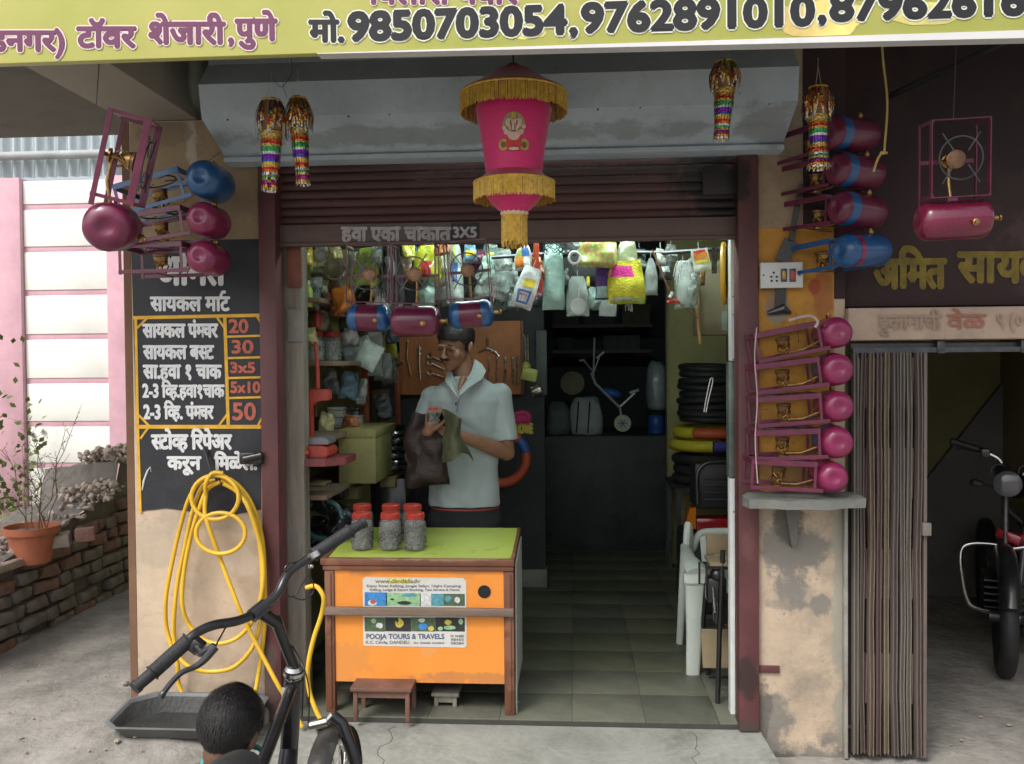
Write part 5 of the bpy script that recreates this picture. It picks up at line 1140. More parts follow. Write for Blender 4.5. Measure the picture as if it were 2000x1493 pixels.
# ------------------------------------------------------------------ tyres, rings and tubes
def torus(c, Rr, r, m, name, lab, cat, rot=(0, 0, 0), segs=None, n=40, grp=None, par=None):
    b = MB(); M = Euler([R(q) for q in rot]).to_matrix()
    b.tube([Vector(c) + M @ Vector((Rr * math.cos(2 * math.pi * i / n), Rr * math.sin(2 * math.pi * i / n), 0)) for i in range(n)], r, 10, closed=True)
    o = b.build(name, m, par)
    if par is None: tag(o, lab, cat, grp)
    return o
M_or = mat('orange_red_cover', (.52, .09, .035), .45, .15, 8, bump=.2, bscale=200); M_bl = mat('blue_cover', (.03, .10, .36), .45, .15, 8, bump=.2); M_ye = mat('yellow_cover', (.58, .50, .03), .5, .12, 8, bump=.5, bscale=180); M_pu = mat('violet_blue_cover', (.07, .07, .30), .4, .15, 8, bump=.3)
rg_ = E('padded_ring', 'red and blue padded ring hanging behind the shopkeeper\'s elbow', 'ring')
Yr = 1.75; cc = W(978, 894, Yr); rr = 50 * (3.66 + Yr) / F
def arc(c, Rr, a0, a1, r, M=Matrix.Identity(3), n=20): return [Vector(c) + M @ Vector((Rr * math.cos(R(a0 + (a1 - a0) * i / n)), 0, Rr * math.sin(R(a0 + (a1 - a0) * i / n)))) for i in range(n + 1)]
b = MB(); b.tube(arc(cc, rr, -95, 12, 0), .030, 12); b.tube(arc(cc, rr, 45, 200, 0), .030, 12); b.build('red_section', M_or, rg_)
b = MB(); b.tube(arc(cc, rr, 13, 44, 0), .031, 12); b.build('blue_section', M_bl, rg_)
b = MB(); b.tube(arc(cc, rr, 201, 264, 0), .029, 12); b.build('yellow_section', M_ye, rg_)
# right pile on the low rack
rk = E('low_rack', 'low dark rack by the yellow partition carrying tyres', 'rack')
Yp2 = 2.30; rx0, rx1 = W(1318, 1000, Yp2).x, XR - .01
b = MB()
for x in (rx0, rx1 - .03):
    for y in (Yp2 - .1, Yp2 + .45): b.bx(x, x + .03, y, y + .03, 0, .62)
b.build('frame', M_dsteel, rk); tag(LAST[0], kind='stuff')
b = MB(); b.bx(rx0 - .01, rx1, Yp2 - .12, Yp2 + .5, .621, .65); b.build('deck', M_dark, rk)
yc = Yp2 + .16; xcn = (rx0 + rx1) / 2; z = .69; RR = (rx1 - rx0) / 2 - .01
names = 0
for k in range(3):
    torus((xcn, yc, z), RR - .02 - .01 * (k % 2), .034, M_rubber, 'tyre', ('lowest', 'middle', 'upper')[k] + ' black tyre under the yellow padded ring', 'tyre', (random.uniform(-2, 2), random.uniform(-2, 2), 0), grp='tyres stacked on the low rack'); z += .066
yr_ = E('padded_ring', 'thick yellow padded ring with red and violet sections on the tyre pile', 'ring')
b = MB()
def harc(c, Rr, a0, a1, n=22, tz=.0): return [Vector(c) + Vector((Rr * math.cos(R(a0 + (a1 - a0) * i / n)), Rr * math.sin(R(a0 + (a1 - a0) * i / n)), tz * (a0 + (a1 - a0) * i / n) / 360)) for i in range(n + 1)]
b.tube(harc((xcn, yc - .03, z + .03), RR, 60, 268), .038, 12); b.tube(harc((xcn + .02, yc + .02, z + .11), RR * .95, -30, 235), .038, 12); b.build('yellow_section', M_ye, yr_)
b = MB(); b.tube(harc((xcn, yc - .03, z + .03), RR, 269, 340), .037, 12); b.build('violet_section', M_pu, yr_)
b = MB(); b.tube(harc((xcn + .02, yc + .02, z + .11), RR * .95, 236, 285), .037, 12); b.build('red_section', M_or, yr_)
z += .19
for k in range(9):
    torus((xcn + .025 + random.uniform(-.008, .008), yc + .05, z), RR - .035 + random.uniform(-.01, .008), .023, M_rubber, 'inner_tube', ('lowest', 'second', 'third', 'fourth', 'middle', 'fourth highest', 'third highest', 'second highest', 'topmost')[min(k, 8)] + ' black inner tube of the tall stack above the yellow ring', 'inner tube', (random.uniform(-3, 3), random.uniform(-3, 3), 0), grp='inner tubes stacked above the yellow ring'); z += .044
b = MB(); b.tube(smooth_path([W(1375, 805, 2.0), W(1380, 775, 2.0), W(1388, 740, 2.0), W(1392, 745, 2.0), W(1384, 780, 2.0), W(1379, 806, 2.0)], 5), .004, 6); tag(b.build('tied_strap', M_steel), 'pale strap tied over the inner tube stack', 'strap')
# ride-on toy rear with red and orange tail lamp
ro = E('tail_lamp_unit', 'black vehicle rear unit with red and orange tail lamp near the yellow partition', 'tail lamp')
Yo = 1.55; c0 = W(1345, 1035, Yo); c1 = W(1440, 990, Yo)
b = MB(); b.bx(W(1357, 1030, Yo).x, XR - .006, Yo, Yo + .25, W(0, 990, Yo).z, W(0, 905, Yo).z, .02)
for k in range(4): b.bx(W(1376, 1030, Yo).x, c1.x + .05, Yo - .012, Yo - .001, W(0, 975 - k * 13, Yo).z, W(0, 970 - k * 13, Yo).z, .002)
b.build('rear_body', mat('black_plastic', (.02, .022, .024), .45, .3, 10, bump=.1), ro)
b = MB(); b.tube(smooth_path([W(1363, 985, Yo - .02), W(1362, 930, Yo - .02), W(1370, 912, Yo - .02), W(1390, 903, Yo - .02), W(1440, 902, Yo - .02)], 5), .009, 8); b.build('grab_handle', M_dsteel, ro)
b = MB(); b.bx(W(1359, 1010, Yo).x, XR - .006, Yo - .03, Yo + .1, W(0, 1032, Yo).z, W(0, 1006, Yo).z, .008); b.build('red_lens', mat('red_lens', (.30, .01, .015), .15, .2, 12, bump=.1, coat=.8), ro)
b = MB(); a = [W(1336, 1032, Yo), W(1358, 1032, Yo), W(1358, 990, Yo), W(1346, 992, Yo)]; b.prism([(p.x, p.z) for p in a], 1, Yo - .026, Yo + .1); b.build('orange_lens', mat('orange_lens', (.55, .16, .01), .2, .2, 12, bump=.1, coat=.8), ro)
b = MB(); b.bx(W(1333, 1100, Yo).x, XR - .006, Yo + .02, Yo + .3, .0, W(0, 1034, Yo).z, .03); b.build('lower_body', M_rubber, ro)
b = MB(); b.bx(W(1374, 1028, Yo).x, W(1395, 1028, Yo).x, Yo - .04, Yo - .031, W(0, 1030, Yo).z, W(0, 1027, Yo).z, .001); b.build('chrome_trim', M_steel, ro)

# ------------------------------------------------------------------ back ledge with its clutter
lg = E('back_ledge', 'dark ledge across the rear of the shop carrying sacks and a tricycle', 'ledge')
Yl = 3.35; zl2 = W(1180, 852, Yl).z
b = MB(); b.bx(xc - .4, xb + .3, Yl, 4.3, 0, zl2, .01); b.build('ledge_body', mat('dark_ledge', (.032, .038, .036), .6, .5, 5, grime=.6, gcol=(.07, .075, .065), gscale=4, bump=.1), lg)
def sack(px0, px1, py0, py1, Y, m, lab, name='sack', cat='sack', d=.12, seed=0, grp=None, stripes=None):
    a = W(px0, py1, Y); c = W(px1, py0, Y); cx, cz = (a.x + c.x) / 2, (a.z + c.z) / 2; rx, rz = (c.x - a.x) / 2, (c.z - a.z) / 2
    b = MB(); b.loft([((cx, Y, a.z), rx * .80, d * .8), ((cx, Y, a.z + rz * .15), rx * .97, d), ((cx, Y, cz), rx, d), ((cx, Y, cz + rz * .6), rx * .93, d * .9), ((cx, Y, c.z - rz * .12), rx * .72, d * .6), ((cx, Y, c.z), rx * .5, d * .3)], 28, 2.8)
    b.subd(1); b.shake(min(rx, rz) * .16, 9 / max(rx, .05) * .12, seed * 3.3)
    o = b.build(name, m, ang=80); tag(o, lab, cat, grp)
    return o
M_sack = mat('white_woven_sack', (.30, .33, .32), .8, .2, 12, bump=.5, bscale=60, grime=.4, gcol=(.14, .15, .15))
SK = sack(1112, 1176, 776, 850, 3.55, M_sack, 'white woven sack with dark stripes on the rear ledge', seed=1)
for k, px in enumerate((1128, 1150)):
    b = MB(); b.tube([W(px + 2, 785, 3.42), W(px, 815, 3.415), W(px - 2, 846, 3.42)], .006, 6); o = b.build('sack_stripe', M_ink); o.parent = SK
sack(1066, 1114, 785, 850, 3.58, mat('grey_green_bundle', (.10, .12, .11), .7, .3, 9, bump=.5), 'round grey bundle left of the white sack', 'bundle', 'bundle', seed=2)
sack(1262, 1302, 705, 800, 3.6, mat('pale_polybag', (.22, .27, .28), .4, .3, 9, bump=.6, bscale=30, coat=.3), 'pale plastic bag on top of the blue drum', 'plastic_bag', 'bag', seed=3)
bd = E('blue_drum', 'blue plastic drum at the right end of the rear ledge', 'drum')
a = W(1282, 850, 3.55); b = MB(); b.lathe([(.06, 0), (.068, .01), (.066, .05), (.069, .055), (.069, .10), (.06, .14), (.05, .15)], Matrix.Translation((a.x, 3.55, zl2 + .001)), 24); b.build('drum_body', mat('blue_drum_plastic', (.015, .07, .26), .4, .2, 8), bd)
b = MB(); b.lathe([(.052, 0), (.054, .012), (.001, .013)], Matrix.Translation((a.x, 3.55, zl2 + .152)), 24); b.build('drum_lid', M_rubber, bd)
bw = E('round_basket', 'round brownish tray leaning on the rear wall behind the sack', 'tray')
c = W(1118, 750, 3.75); b = MB(); b.lathe([(.001, .02), (.085, .02), (.096, .0), (.103, .0), (.098, .03), (.001, .035)], Matrix.Translation(c) @ Matrix.Rotation(R(78), 4, 'X'), 30); b.build('tray', mat('brown_tray', (.13, .10, .07), .6, .3, 9), bw)
# tricycle
tc_ = E('child_tricycle', 'child tricycle with pale front wheel upended on the rear ledge', 'tricycle')
Yt2 = 3.5; V = lambda x, y, dy=0: W(x, y, Yt2 + dy)
M_silver = mat('pale_tricycle_paint', (.42, .45, .48), .35, .15, 10, metal=.3)
b = MB(); b.tube([V(1155, 728), V(1163, 750), V(1196, 782), V(1210, 796)], .011, 8); b.tube([V(1210, 796), V(1240, 768)], .009, 8); b.tube([V(1210, 792), V(1216, 828)], .010, 8); b.tube([V(1159, 735), V(1161, 660, .1)], .008, 8); b.build('frame', M_silver, tc_)
b = MB(); b.ell(V(1195, 768, .05), (.085, .06, .04), Matrix.Rotation(R(15), 3, 'Y')); b.build('blue_seat', M_bl, tc_)
b = MB(); b.tube([V(1132, 705), V(1142, 703)], .008, 8); b.tube([V(1165, 700), V(1180, 688)], .008, 8); b.tube([V(1140, 704), V(1160, 728), V(1170, 698)], .007, 8); b.tube([V(1230, 768), V(1248, 762)], .012, 8); b.build('handlebar', M_silver, tc_)
wh = V(1216, 827, -.02); b = MB(); b.lathe([(.001, -.014), (.038, -.014), (.040, -.018), (.066, -.016), (.068, 0), (.066, .016), (.001, .016)], Matrix.Translation(wh) @ Matrix.Rotation(R(-90), 4, 'X'), 32); w_ = b.build('wheel', mat('cream_wheel', (.42, .44, .30), .5, .1, 8), tc_)
b = MB()
for k in range(6):
    a = R(60 * k); b.bar(wh + Vector((0, -.018, 0)), wh + Vector((.036 * math.cos(a), -.018, .036 * math.sin(a))), .008, .002, up=(0, 1, 0))
b.build('blue_spokes', M_bl, w_)
# dark shelf lines in the recess
for k, py in enumerate((640, 690)):
    zq = W(1180, py, 4.2).z; b = MB(); b.bx(xc, xb, 4.2, 4.5, zq, zq + .03); tag(b.build('rear_shelf', mat('dim_shelf', (.07, .06, .06), .8, .2, 5)), ('upper', 'lower')[k] + ' dark shelf high in the rear recess', 'shelf')

# ------------------------------------------------------------------ white chair, metal stand, carton on the right
M_chair = mat('white_chair_plastic', (.60, .66, .60), .42, .06, 4, grime=.35, gcol=(.36, .38, .33), gscale=7, bump=.04)
ch = E('plastic_chair', 'white plastic armchair facing out, half hidden by the door jamb', 'chair')
Yf = .58; xl = W(1358, 1318, Yf).x; wch = min(.50, XR - .05 - xl); xr_ = xl + wch
zs_ = .42; za = W(1345, 1116, Yf).z
b = MB()
for sx, xx in ((-1, xl), (1, xr_)):
    q = MB(); q.loft([((xx + sx * .012, Yf, 0), .032, .022), ((xx + sx * .004, Yf, .2), .038, .026), ((xx, Yf + .01, zs_), .048, .030), ((xx - sx * .004, Yf + .0, za - .05), .058, .032), ((xx - sx * .004, Yf + .01, za - .012), .058, .036)], 16, 3.5); q.build('leg', M_chair, ch)
    q = MB(); q.loft([((xx + sx * .02, Yf + .46, 0), .018, .02), ((xx + sx * .0, Yf + .42, zs_), .022, .03), ((xx - sx * .01, Yf + .46, za), .024, .024)], 14, 3); q.build('leg', M_chair, ch)
    q = MB(); q.tube([(xx - sx * .010, Yf - .02, za - .005), (xx - sx * .006, Yf + .03, za + .012), (xx, Yf + .25, za + .018), (xx - sx * .01, Yf + .46, za + .05)], [.050, .054, .038, .024], 14)
    for v in q.b.verts: v.co.z = za + (v.co.z - za) * .55
    q.build('armrest', M_chair, ch)
q = MB(); q.sheet(lambda u, v: Vector((xl + .02 + (wch - .04) * u, Yf - .02 + .46 * v, zs_ - .018 * math.sin(u * math.pi) * math.sin(v * math.pi) - (.03 * max(0, .12 - v) / .12))), 12, 12); r_ = bmesh.ops.solidify(q.b, geom=q.b.faces[:], thickness=.008); q.build('seat', M_chair, ch)
zt2 = W(1400, 1042, Yf + .5).z; q = MB(); bw_ = wch / 2; cx_ = (xl + xr_) / 2
pts = [(cx_ - bw_ + .01, Yf + .44, zs_), (cx_ - bw_ + .03, Yf + .48, zs_ + .2), (cx_ - bw_ + .05, Yf + .52, zt2 - .09), (cx_ - bw_ + .09, Yf + .535, zt2 - .02), (cx_ - .1, Yf + .54, zt2), (cx_ + .1, Yf + .54, zt2), (cx_ + bw_ - .09, Yf + .535, zt2 - .02), (cx_ + bw_ - .05, Yf + .52, zt2 - .09), (cx_ + bw_ - .03, Yf + .48, zs_ + .2), (cx_ + bw_ - .01, Yf + .44, zs_)]
q.tube(smooth_path(pts, 5), .020, 10)
q.build('back_frame', M_chair, ch)
for k in range(5): q = MB(); x = cx_ - .14 + .07 * k; q.bar((x, Yf + .45, zs_ + .01), (x, Yf + .532, zt2 - .01), .03, .006, up=(0, 1, 0), bev=.002); q.build('back_slat', M_chair, ch)
ms = E('metal_stand', 'black steel work stand with wooden boards beside the right door jamb', 'stand')
Ym = .22; U = lambda x, y, dy=0: W(x, y, Ym + dy)
M_ply = mat('worn_plywood', (.22, .17, .10), .8, .25, 7, grime=.4, gcol=(.1, .08, .05), bump=.2)
gzz = lambda x, y, dy=0: Vector((W(x, y, Ym + dy).x, Ym + dy, 0))
for pth in ([gzz(1402, 1420), U(1405, 1250), U(1412, 1075)], [gzz(1384, 1330, .35), U(1373, 1220, .3), U(1380, 1140, .2)], [gzz(1384, 1330, .35) + Vector((.35, 0, 0)), U(1373, 1220, .3) + Vector((.35, 0, 0))], [gzz(1402, 1420) + Vector((.35, 0, 0)), U(1412, 1075) + Vector((.35, 0, 0))]):
    q = MB(); q.tube(pth, .011, 8); q.build('leg', M_blackp, ms)
q = MB(); q.tube([U(1373, 1220, .3), gzz(1384, 1330, .35)], .006, 6); q.tube([U(1384, 1322, .1), U(1470, 1322, .1)], .008, 6); q.tube([U(1378, 1108), U(1470, 1112)], .008, 6); q.build('crossbar', M_blackp, ms); tag(LAST[0], kind='stuff')
q = MB(); za_ = U(1400, 1072).z; q.bx(U(1386, 1080).x, U(1386, 1080).x + .38, Ym - .01, Ym + .16, za_ - .075, za_ - .06, .003); q.bx(U(1380, 1060, .16).x, U(1386, 1080).x + .38, Ym + .161, Ym + .175, za_ - .06, za_ + .03, .003); q.build('wooden_top', M_ply, ms); tag(LAST[0], kind='stuff')
q = MB(); za_ = U(1400, 1245, .2).z; q.box((U(1376, 1275).x + .19, Ym + .16, U(1400, 1290).z), (.36, .015, .17), Matrix.Rotation(R(-25), 3, 'X'), .003); q.build('lower_board', M_ply, ms)
vz = E('bench_vice', 'dark greasy hub truing vice clamped on the black stand', 'vice')
q = MB(); c = U(1398, 1150, .05); q.box(c, (.085, .08, .11), None, .012); q.box(c + Vector((.02, 0, -.10)), (.06, .06, .10), None, .01); q.ell(c + Vector((.0, -.03, .07)), (.03, .03, .03)); q.build('vice_body', M_blackp, vz)
q = MB(); q.tube([c + Vector((-.02, -.05, .02)), c + Vector((-.012, -.055, -.09))], .006, 8); q.tube([c + Vector((.012, -.05, .03)), c + Vector((.012, -.05, -.10))], .005, 8); q.build('screw_shaft', M_steel, vz); tag(LAST[0], kind='stuff')
q = MB(); q.tube([U(1366, 1098, -.01), U(1366, 1140, -.01), U(1380, 1142, -.01), U(1380, 1098, -.01)], .005, 6, closed=True); q.build('shackle', M_blackp, vz)
q = MB(); q.ell(U(1425, 1215, .05), (.03, .03, .02)); tag(q.build('pink_cup', M_stoveP), 'small pink cup on the lower bar of the black stand', 'cup')
cb = E('cardboard_carton', 'tan cardboard carton hanging high beside the right door jamb', 'carton')
Yb2 = .85; q = MB(); q.bx(W(1366, 600, Yb2).x, min(XR - .003, W(1366, 600, Yb2).x + .34), Yb2, Yb2 + .25, W(1, 668, Yb2).z, W(1, 530, Yb2).z, .004); q.build('carton_body', mat('dull_cardboard', (.24, .205, .13), .85, .12, 6, bump=.1, grime=.3, gcol=(.15, .12, .08)), cb)
q = MB(); q.bx(W(1368, 600, Yb2).x, min(XR - .006, W(1368, 600, Yb2).x + .33), Yb2 - .003, Yb2 - .001, W(1, 538, Yb2).z, W(1, 535, Yb2).z); q.bx(W(1410, 600, Yb2).x, W(1420, 600, Yb2).x, Yb2 - .003, Yb2 - .001, W(1, 660, Yb2).z, W(1, 625, Yb2).z); q.build('tape', M_clear, cb); tag(LAST[0], kind='stuff')
sp = MB(); sp.tube([W(1356, 550, .8), W(1362, 590, .8), W(1365, 640, .8), W(1368, 672, .8)], [.022, .014, .010, .008], 8); tag(sp.build('wooden_handle', mat('pale_wood_handle', (.40, .26, .12), .6, .2, 10)), 'slender wooden handle hanging left of the tan carton', 'handle')

# ------------------------------------------------------------------ hanging rods and merchandise
rods = E('hanging_rail', 'grey steel rail slung under the ceiling with goods hanging from it', 'rail')
q = MB(); q.tube([W(960, 503, .55), W(1130, 492, .55), W(1300, 494, .55), W(1435, 484, .55)], .010, 8); q.build('front_rail', M_dsteel, rods)
q = MB(); q.tube([W(600, 486, .7), W(1000, 470, .7)], .010, 8); q.build('rear_rail', M_dsteel, rods)
cnt = [0]
def pouch(px0, py0, px1, py1, Y, m, lab, name='packet', cat='packet', d=.03, top=.5, rot=0, crump=.010, cs=14, hook=True, grp=None, print_=None):
    """a plastic bag: pinched and tied at the top, swollen below"""
    cnt[0] += 1; a = W(px0, py1, Y); c = W(px1, py0, Y); w = c.x - a.x; h = c.z - a.z; nu, nv = 14, 16
    b = MB()
    def fn(sgn):
        def f(u, v):
            k = top + (1 - top) * min(1, (1 - v) * 2.2) ** .7
            x = (u - .5) * w * k; z = (v - .5) * h
            y = sgn * d * (1 - (2 * u - 1) ** 2) ** .6 * (math.sin(min(1, (1 - v) * 1.25 + .05) * math.pi * .5)) * (1 - max(0, v - .8) * 3.5) * (1 - (max(0, .15 - v) / .15) ** 2)
            p = Vector((x, y, z)); s_ = crump * (1 if 0 < u < 1 else .5)
            return p + Vector((N(p, cs, cnt[0] * 7.1), N(p, cs, cnt[0] * 3.3 + 9) * 1.4 * (1 if 0 < u < 1 else 0), N(p, cs, cnt[0] * 5.7 + 4) * .6)) * s_
        return f
    b.sheet(fn(-1), nu, nv); b.sheet(fn(1), nu, nv); bmesh.ops.remove_doubles(b.b, verts=b.b.verts[:], dist=.0004)
    if hook: b.tube([(0, 0, h * .47), (0, .004, h * .5 + .03)], .0015, 4)
    o = b.build(name, m, ang=70); o.location = ((a.x + c.x) / 2, Y, (a.z + c.z) / 2); o.rotation_euler = (0, R(rot), 0); tag(o, lab, cat, grp)
    if print_:
        for (u0, v0, u1, v1, mm) in print_:
            q = MB(); q.sheet(lambda u, v: fn(-1)(u0 + (u1 - u0) * u, v0 + (v1 - v0) * v) + Vector((0, -.0018, 0)), 6, 6); q.build('printed_patch', mm, o)
    return o
C = lambda n, c, **k: mat('pk_' + n, c, **{**dict(rough=.25, var=.3, scale=22, bump=.4, bscale=50, coat=.5), **k})
cw, cy, cyg, cor, cred, cblu, cblk, cpink, cteal, cpale, cgrn = (C('white', (.62, .66, .66)), C('yellow', (.62, .48, .05)), C('ygreen', (.38, .50, .10)), C('orange', (.62, .20, .03)), C('red', (.50, .05, .04)), C('blue', (.05, .15, .45)),
    C('black', (.02, .02, .022)), C('pink', (.65, .03, .28)), C('teal', (.30, .48, .43)), C('pale', (.40, .46, .42)), C('green', (.10, .30, .12)))
cmix = C('confetti', (.62, .14, .10), var=.1, col2=(.25, .65, .15), scale=60); cfur = C('fur_yellow', (.60, .55, .03), bump=1.0, bscale=120, rough=.8, coat=0); cfurp = C('fur_pink', (.62, .02, .25), bump=1.0, bscale=120, rough=.8, coat=0); cfurv = C('fur_violet', (.10, .05, .22), bump=1.0, bscale=120, rough=.8, coat=0)
pouch(1060, 478, 1102, 606, .50, cteal, 'long pale teal plastic bag hanging from the rail', top=.7, d=.035)
pouch(1006, 478, 1040, 530, .42, cw, 'printed white and blue packet hanging at the left of the rail', print_=((.1, .1, .6, .5, cor), (.3, .55, .9, .9, cblu), (.1, .5, .4, .8, cyg)))
pouch(1008, 520, 1050, 604, .36, cw, 'white packet with round blue rimmed badge print, below the tassel', rot=18, top=.8, print_=((.2, .1, .75, .42, cblu), (.3, .15, .65, .36, cw), (.3, .5, .8, .7, cy), (.3, .28, .6, .34, cred)))
pouch(1128, 470, 1206, 524, .40, cmix, 'bag of small red and green beads under the shutter', 'bead_bag', 'bag', top=.9, d=.05, crump=.02)
pouch(1205, 466, 1245, 532, .50, C('murky', (.22, .25, .14)), 'murky green plastic bag right of the bead bag', 'plastic_bag', 'bag', top=.6)
pouch(1163, 515, 1194, 585, .44, cfurv, 'violet and teal furry tassel pack hanging below the bead bag', 'tassel_pack', 'tassel pack', top=.8, print_=((.05, .05, .95, .35, cteal),))
o = pouch(1188, 508, 1258, 594, .40, cfur, 'clear pack of pink and yellow pompoms hanging under the bead bag', 'pompom_pack', 'pompom pack', top=.75, d=.05, crump=.014, print_=((.05, .60, .70, .88, cfurp), (.02, .02, .98, .16, cyg), (.1, .04, .7, .12, cw)))
q = MB(); q.tube([W(1122, 504, .36) + Vector((.024 * math.cos(R(20 * i)), 0, .026 * math.sin(R(20 * i)))) for i in range(18)], .0065, 8, closed=True); tag(q.build('white_ring', cw), 'white plastic ring hanging left of the bead bag', 'ring')
rf = E('reflector_disc', 'round grey reflector in clear wrap hanging below the goods rail', 'reflector')
c = W(1130, 600, .5); q = MB(); q.lathe([(.001, 0), (.036, 0), (.040, .004), (.036, .010), (.001, .012)], Matrix.Translation(c) @ Matrix.Rotation(R(80), 4, 'X'), 26); q.build('disc', mat('grey_reflector', (.35, .38, .36), .3, .2, 10), rf); q = MB(); q.tube([c + Vector((0, 0, .03)), c + Vector((.004, 0, .09))], .002, 4); q.build('thread', M_steel, rf)
pouch(1106, 540, 1150, 618, .54, M_clear, 'clear plastic bag wrapped round the grey reflector', 'clear_bag', 'bag', top=.5)
pouch(1170, 585, 1204, 618, .5, M_clear, 'small crumpled clear bag right of the grey reflector', 'clear_bag', 'bag', top=.7)
pouch(1258, 505, 1284, 578, .5, C('milky', (.38, .42, .42), alpha=.75), 'milky spindle shaped bag hanging from the rail', 'plastic_bag', 'bag', top=.25, d=.03)
pouch(1316, 510, 1352, 604, .55, M_clear, 'clear bag of white tubing near the right of the rail', 'clear_bag', 'bag', top=.6, d=.05)
pouch(1338, 505, 1362, 600, .6, M_clear, 'long narrow clear bag beside the carton', 'clear_bag', 'bag', top=.5)
q = MB()
for k in range(9): q.tube(smooth_path([W(1315 + k * 3, 540 + (k % 3) * 8, .52), W(1322 + k * 2.2, 512 + (k % 2) * 4, .52), W(1332 + k * 2.2, 520, .52), W(1336 + k * 2, 560 + k * 3, .52)], 4), .0018, 5)
tag(q.build('white_tubing', cw), 'bundle of thin white tubes inside the clear bag', 'tubing')
pouch(1352, 486, 1386, 530, .42, cw, 'printed white card with orange and red bands near the yellow disc', 'printed_card', 'card', top=.95, d=.006, rot=-10, crump=.003, print_=((.1, .55, .9, .8, cor), (.1, .35, .9, .5, cy), (.15, .82, .85, .94, cred)))
pouch(1390, 484, 1400, 535, .44, cblk, 'narrow black card hanging left of the yellow disc', 'card_strip', 'card', top=1, d=.004, crump=.002)
fd = E('yellow_disc', 'yellow rimmed flying disc seen edge on beside the right jamb', 'disc')
c = W(1414, 535, .30); MM = Matrix.Translation(c) @ Matrix.Rotation(R(78), 4, 'Z') @ Matrix.Rotation(R(90), 4, 'X')
q = MB(); q.lathe([(.118, .012), (.132, .010), (.138, 0), (.132, -.010), (.118, -.008)], MM, 40, cap=False); q.build('rim', mat('orange_yellow_rim', (.70, .42, .05), .35, .1, 8), fd)
q = MB(); q.lathe([(.001, -.002), (.119, -.008), (.119, .0), (.001, .006)], MM, 40); q.build('disc_plate', mat('pale_yellow_plate', (.55, .56, .20), .35, .1, 8), fd)
pl2 = E('red_pliers', 'red handled cutter hanging on a cord near the partition', 'pliers')
q = MB(); q.tube([W(1274, 488, .5), W(1300, 552, .5), W(1310, 575, .5)], .004, 5); q.tube([W(1318, 585, .5), W(1362, 622, .5)], .003, 5); q.build('cord', M_brown, pl2); tag(LAST[0], kind='stuff')
q = MB(); q.tube([W(1303, 592, .5), W(1312, 586, .5), W(1326, 590, .5)], [.008, .012, .008], 8); q.build('red_handle', M_redlid, pl2); q = MB(); q.tube([W(1308, 582, .49), W(1314, 571, .49)], .008, 8); q.build('jaw', cw, pl2)
# cable bundles
def strands(px, w, y0, y1, Y, m, lab, n=26, name='cable_bundle', r=.0022, sway=.012, cat='cables'):
    q = MB(); s_ = (3.66 + Y) / F
    for k in range(n):
        x = px + random.uniform(-w, w) / 2; pts = []
        ye = y1 - random.random() * (y1 - y0) * .25; ph = random.random() * 6
        for i in range(9):
            t = i / 8; p = W(x * (1) + (px - x) * .6 * (1 - t) ** 2 + math.sin(ph + t * 5) * w * .12, y0 + (ye - y0) * t, Y + random.uniform(-.02, .02) * 0 + .02 * math.sin(k)); pts.append(p)
        q.tube(pts, r, 4)
    return tag(q.build(name, m, ang=60), lab, cat)
strands(768, 40, 478, 610, .55, M_dsteel, 'thick hanging bundle of grey brake cables between two stoves', 46)
strands(752, 22, 476, 590, .62, M_rubber, 'black cable bundle behind the grey brake cables', 26)
strands(1048, 16, 474, 560, .42, M_or, 'bunch of red cables hanging from the rail', 16)
strands(1047, 22, 520, 590, .40, cred, 'red plastic tags hanging under the red cables', 8, 'tag_bunch', .006, cat='tags')
strands(985, 60, 520, 600, .8, M_rubber, 'dark hanging hoses behind the right hand stove', 26, r=.004)
strands(1083, 60, 474, 500, .45, M_rubber, 'dark green wires looped over the rail', 16)
q = MB()
for k in range(5):
    q.tube(smooth_path([W(1085 + k * 3, 474, .56), W(1100 + k * 4, 520, .56), W(1128 + k * 5, 570, .56), W(1165 + k * 4, 598, .57), W(1190 + k * 2, 575, .58), W(1180 + k, 520, .6), W(1150, 478, .6)], 5), .006, 6)
tag(q.build('loop_of_tubes', M_rubber), 'black inner tubes drooping in a loop from the rail', 'inner tube')
q = MB(); q.bx(W(1102, 500, .66).x, W(1170, 500, .66).x, .66, .70, W(0, 590, .66).z, W(0, 476, .66).z, .02); q.subd(2); q.shake(.01, 9); tag(q.build('black_mudflap', M_rubber), 'black rubber flap with small yellow mark behind the loop', 'mudflap')
pouch(1144, 540, 1152, 560, .62, cy, 'tiny yellow tag on the black rubber flap', 'yellow_tag', 'tag', hook=False, d=.004)
# cellophane heap and round bottle ends above the board
for k, (a, c_, d, e) in enumerate(((958, 505, 990, 560), (984, 512, 1012, 572), (962, 545, 1004, 588))):
    pouch(a, c_, d, e, .75, M_clear, ('left', 'right', 'lower')[k] + ' piece of glittering crumpled cellophane above the tool board', 'cellophane', 'cellophane', crump=.03, cs=30, top=.8, d=.04)
q = MB(); q.lathe([(.001, 0), (.05, 0), (.055, .01), (.055, .12), (.03, .15), (.001, .15)], Matrix.Translation(W(976, 590, .95)) @ Matrix.Rotation(R(-90), 4, 'X'), 24); tag(q.build('round_tin', mat('dark_green_tin', (.07, .10, .085), .4, .2, 8)), 'round dark green tin end under the cellophane', 'tin')
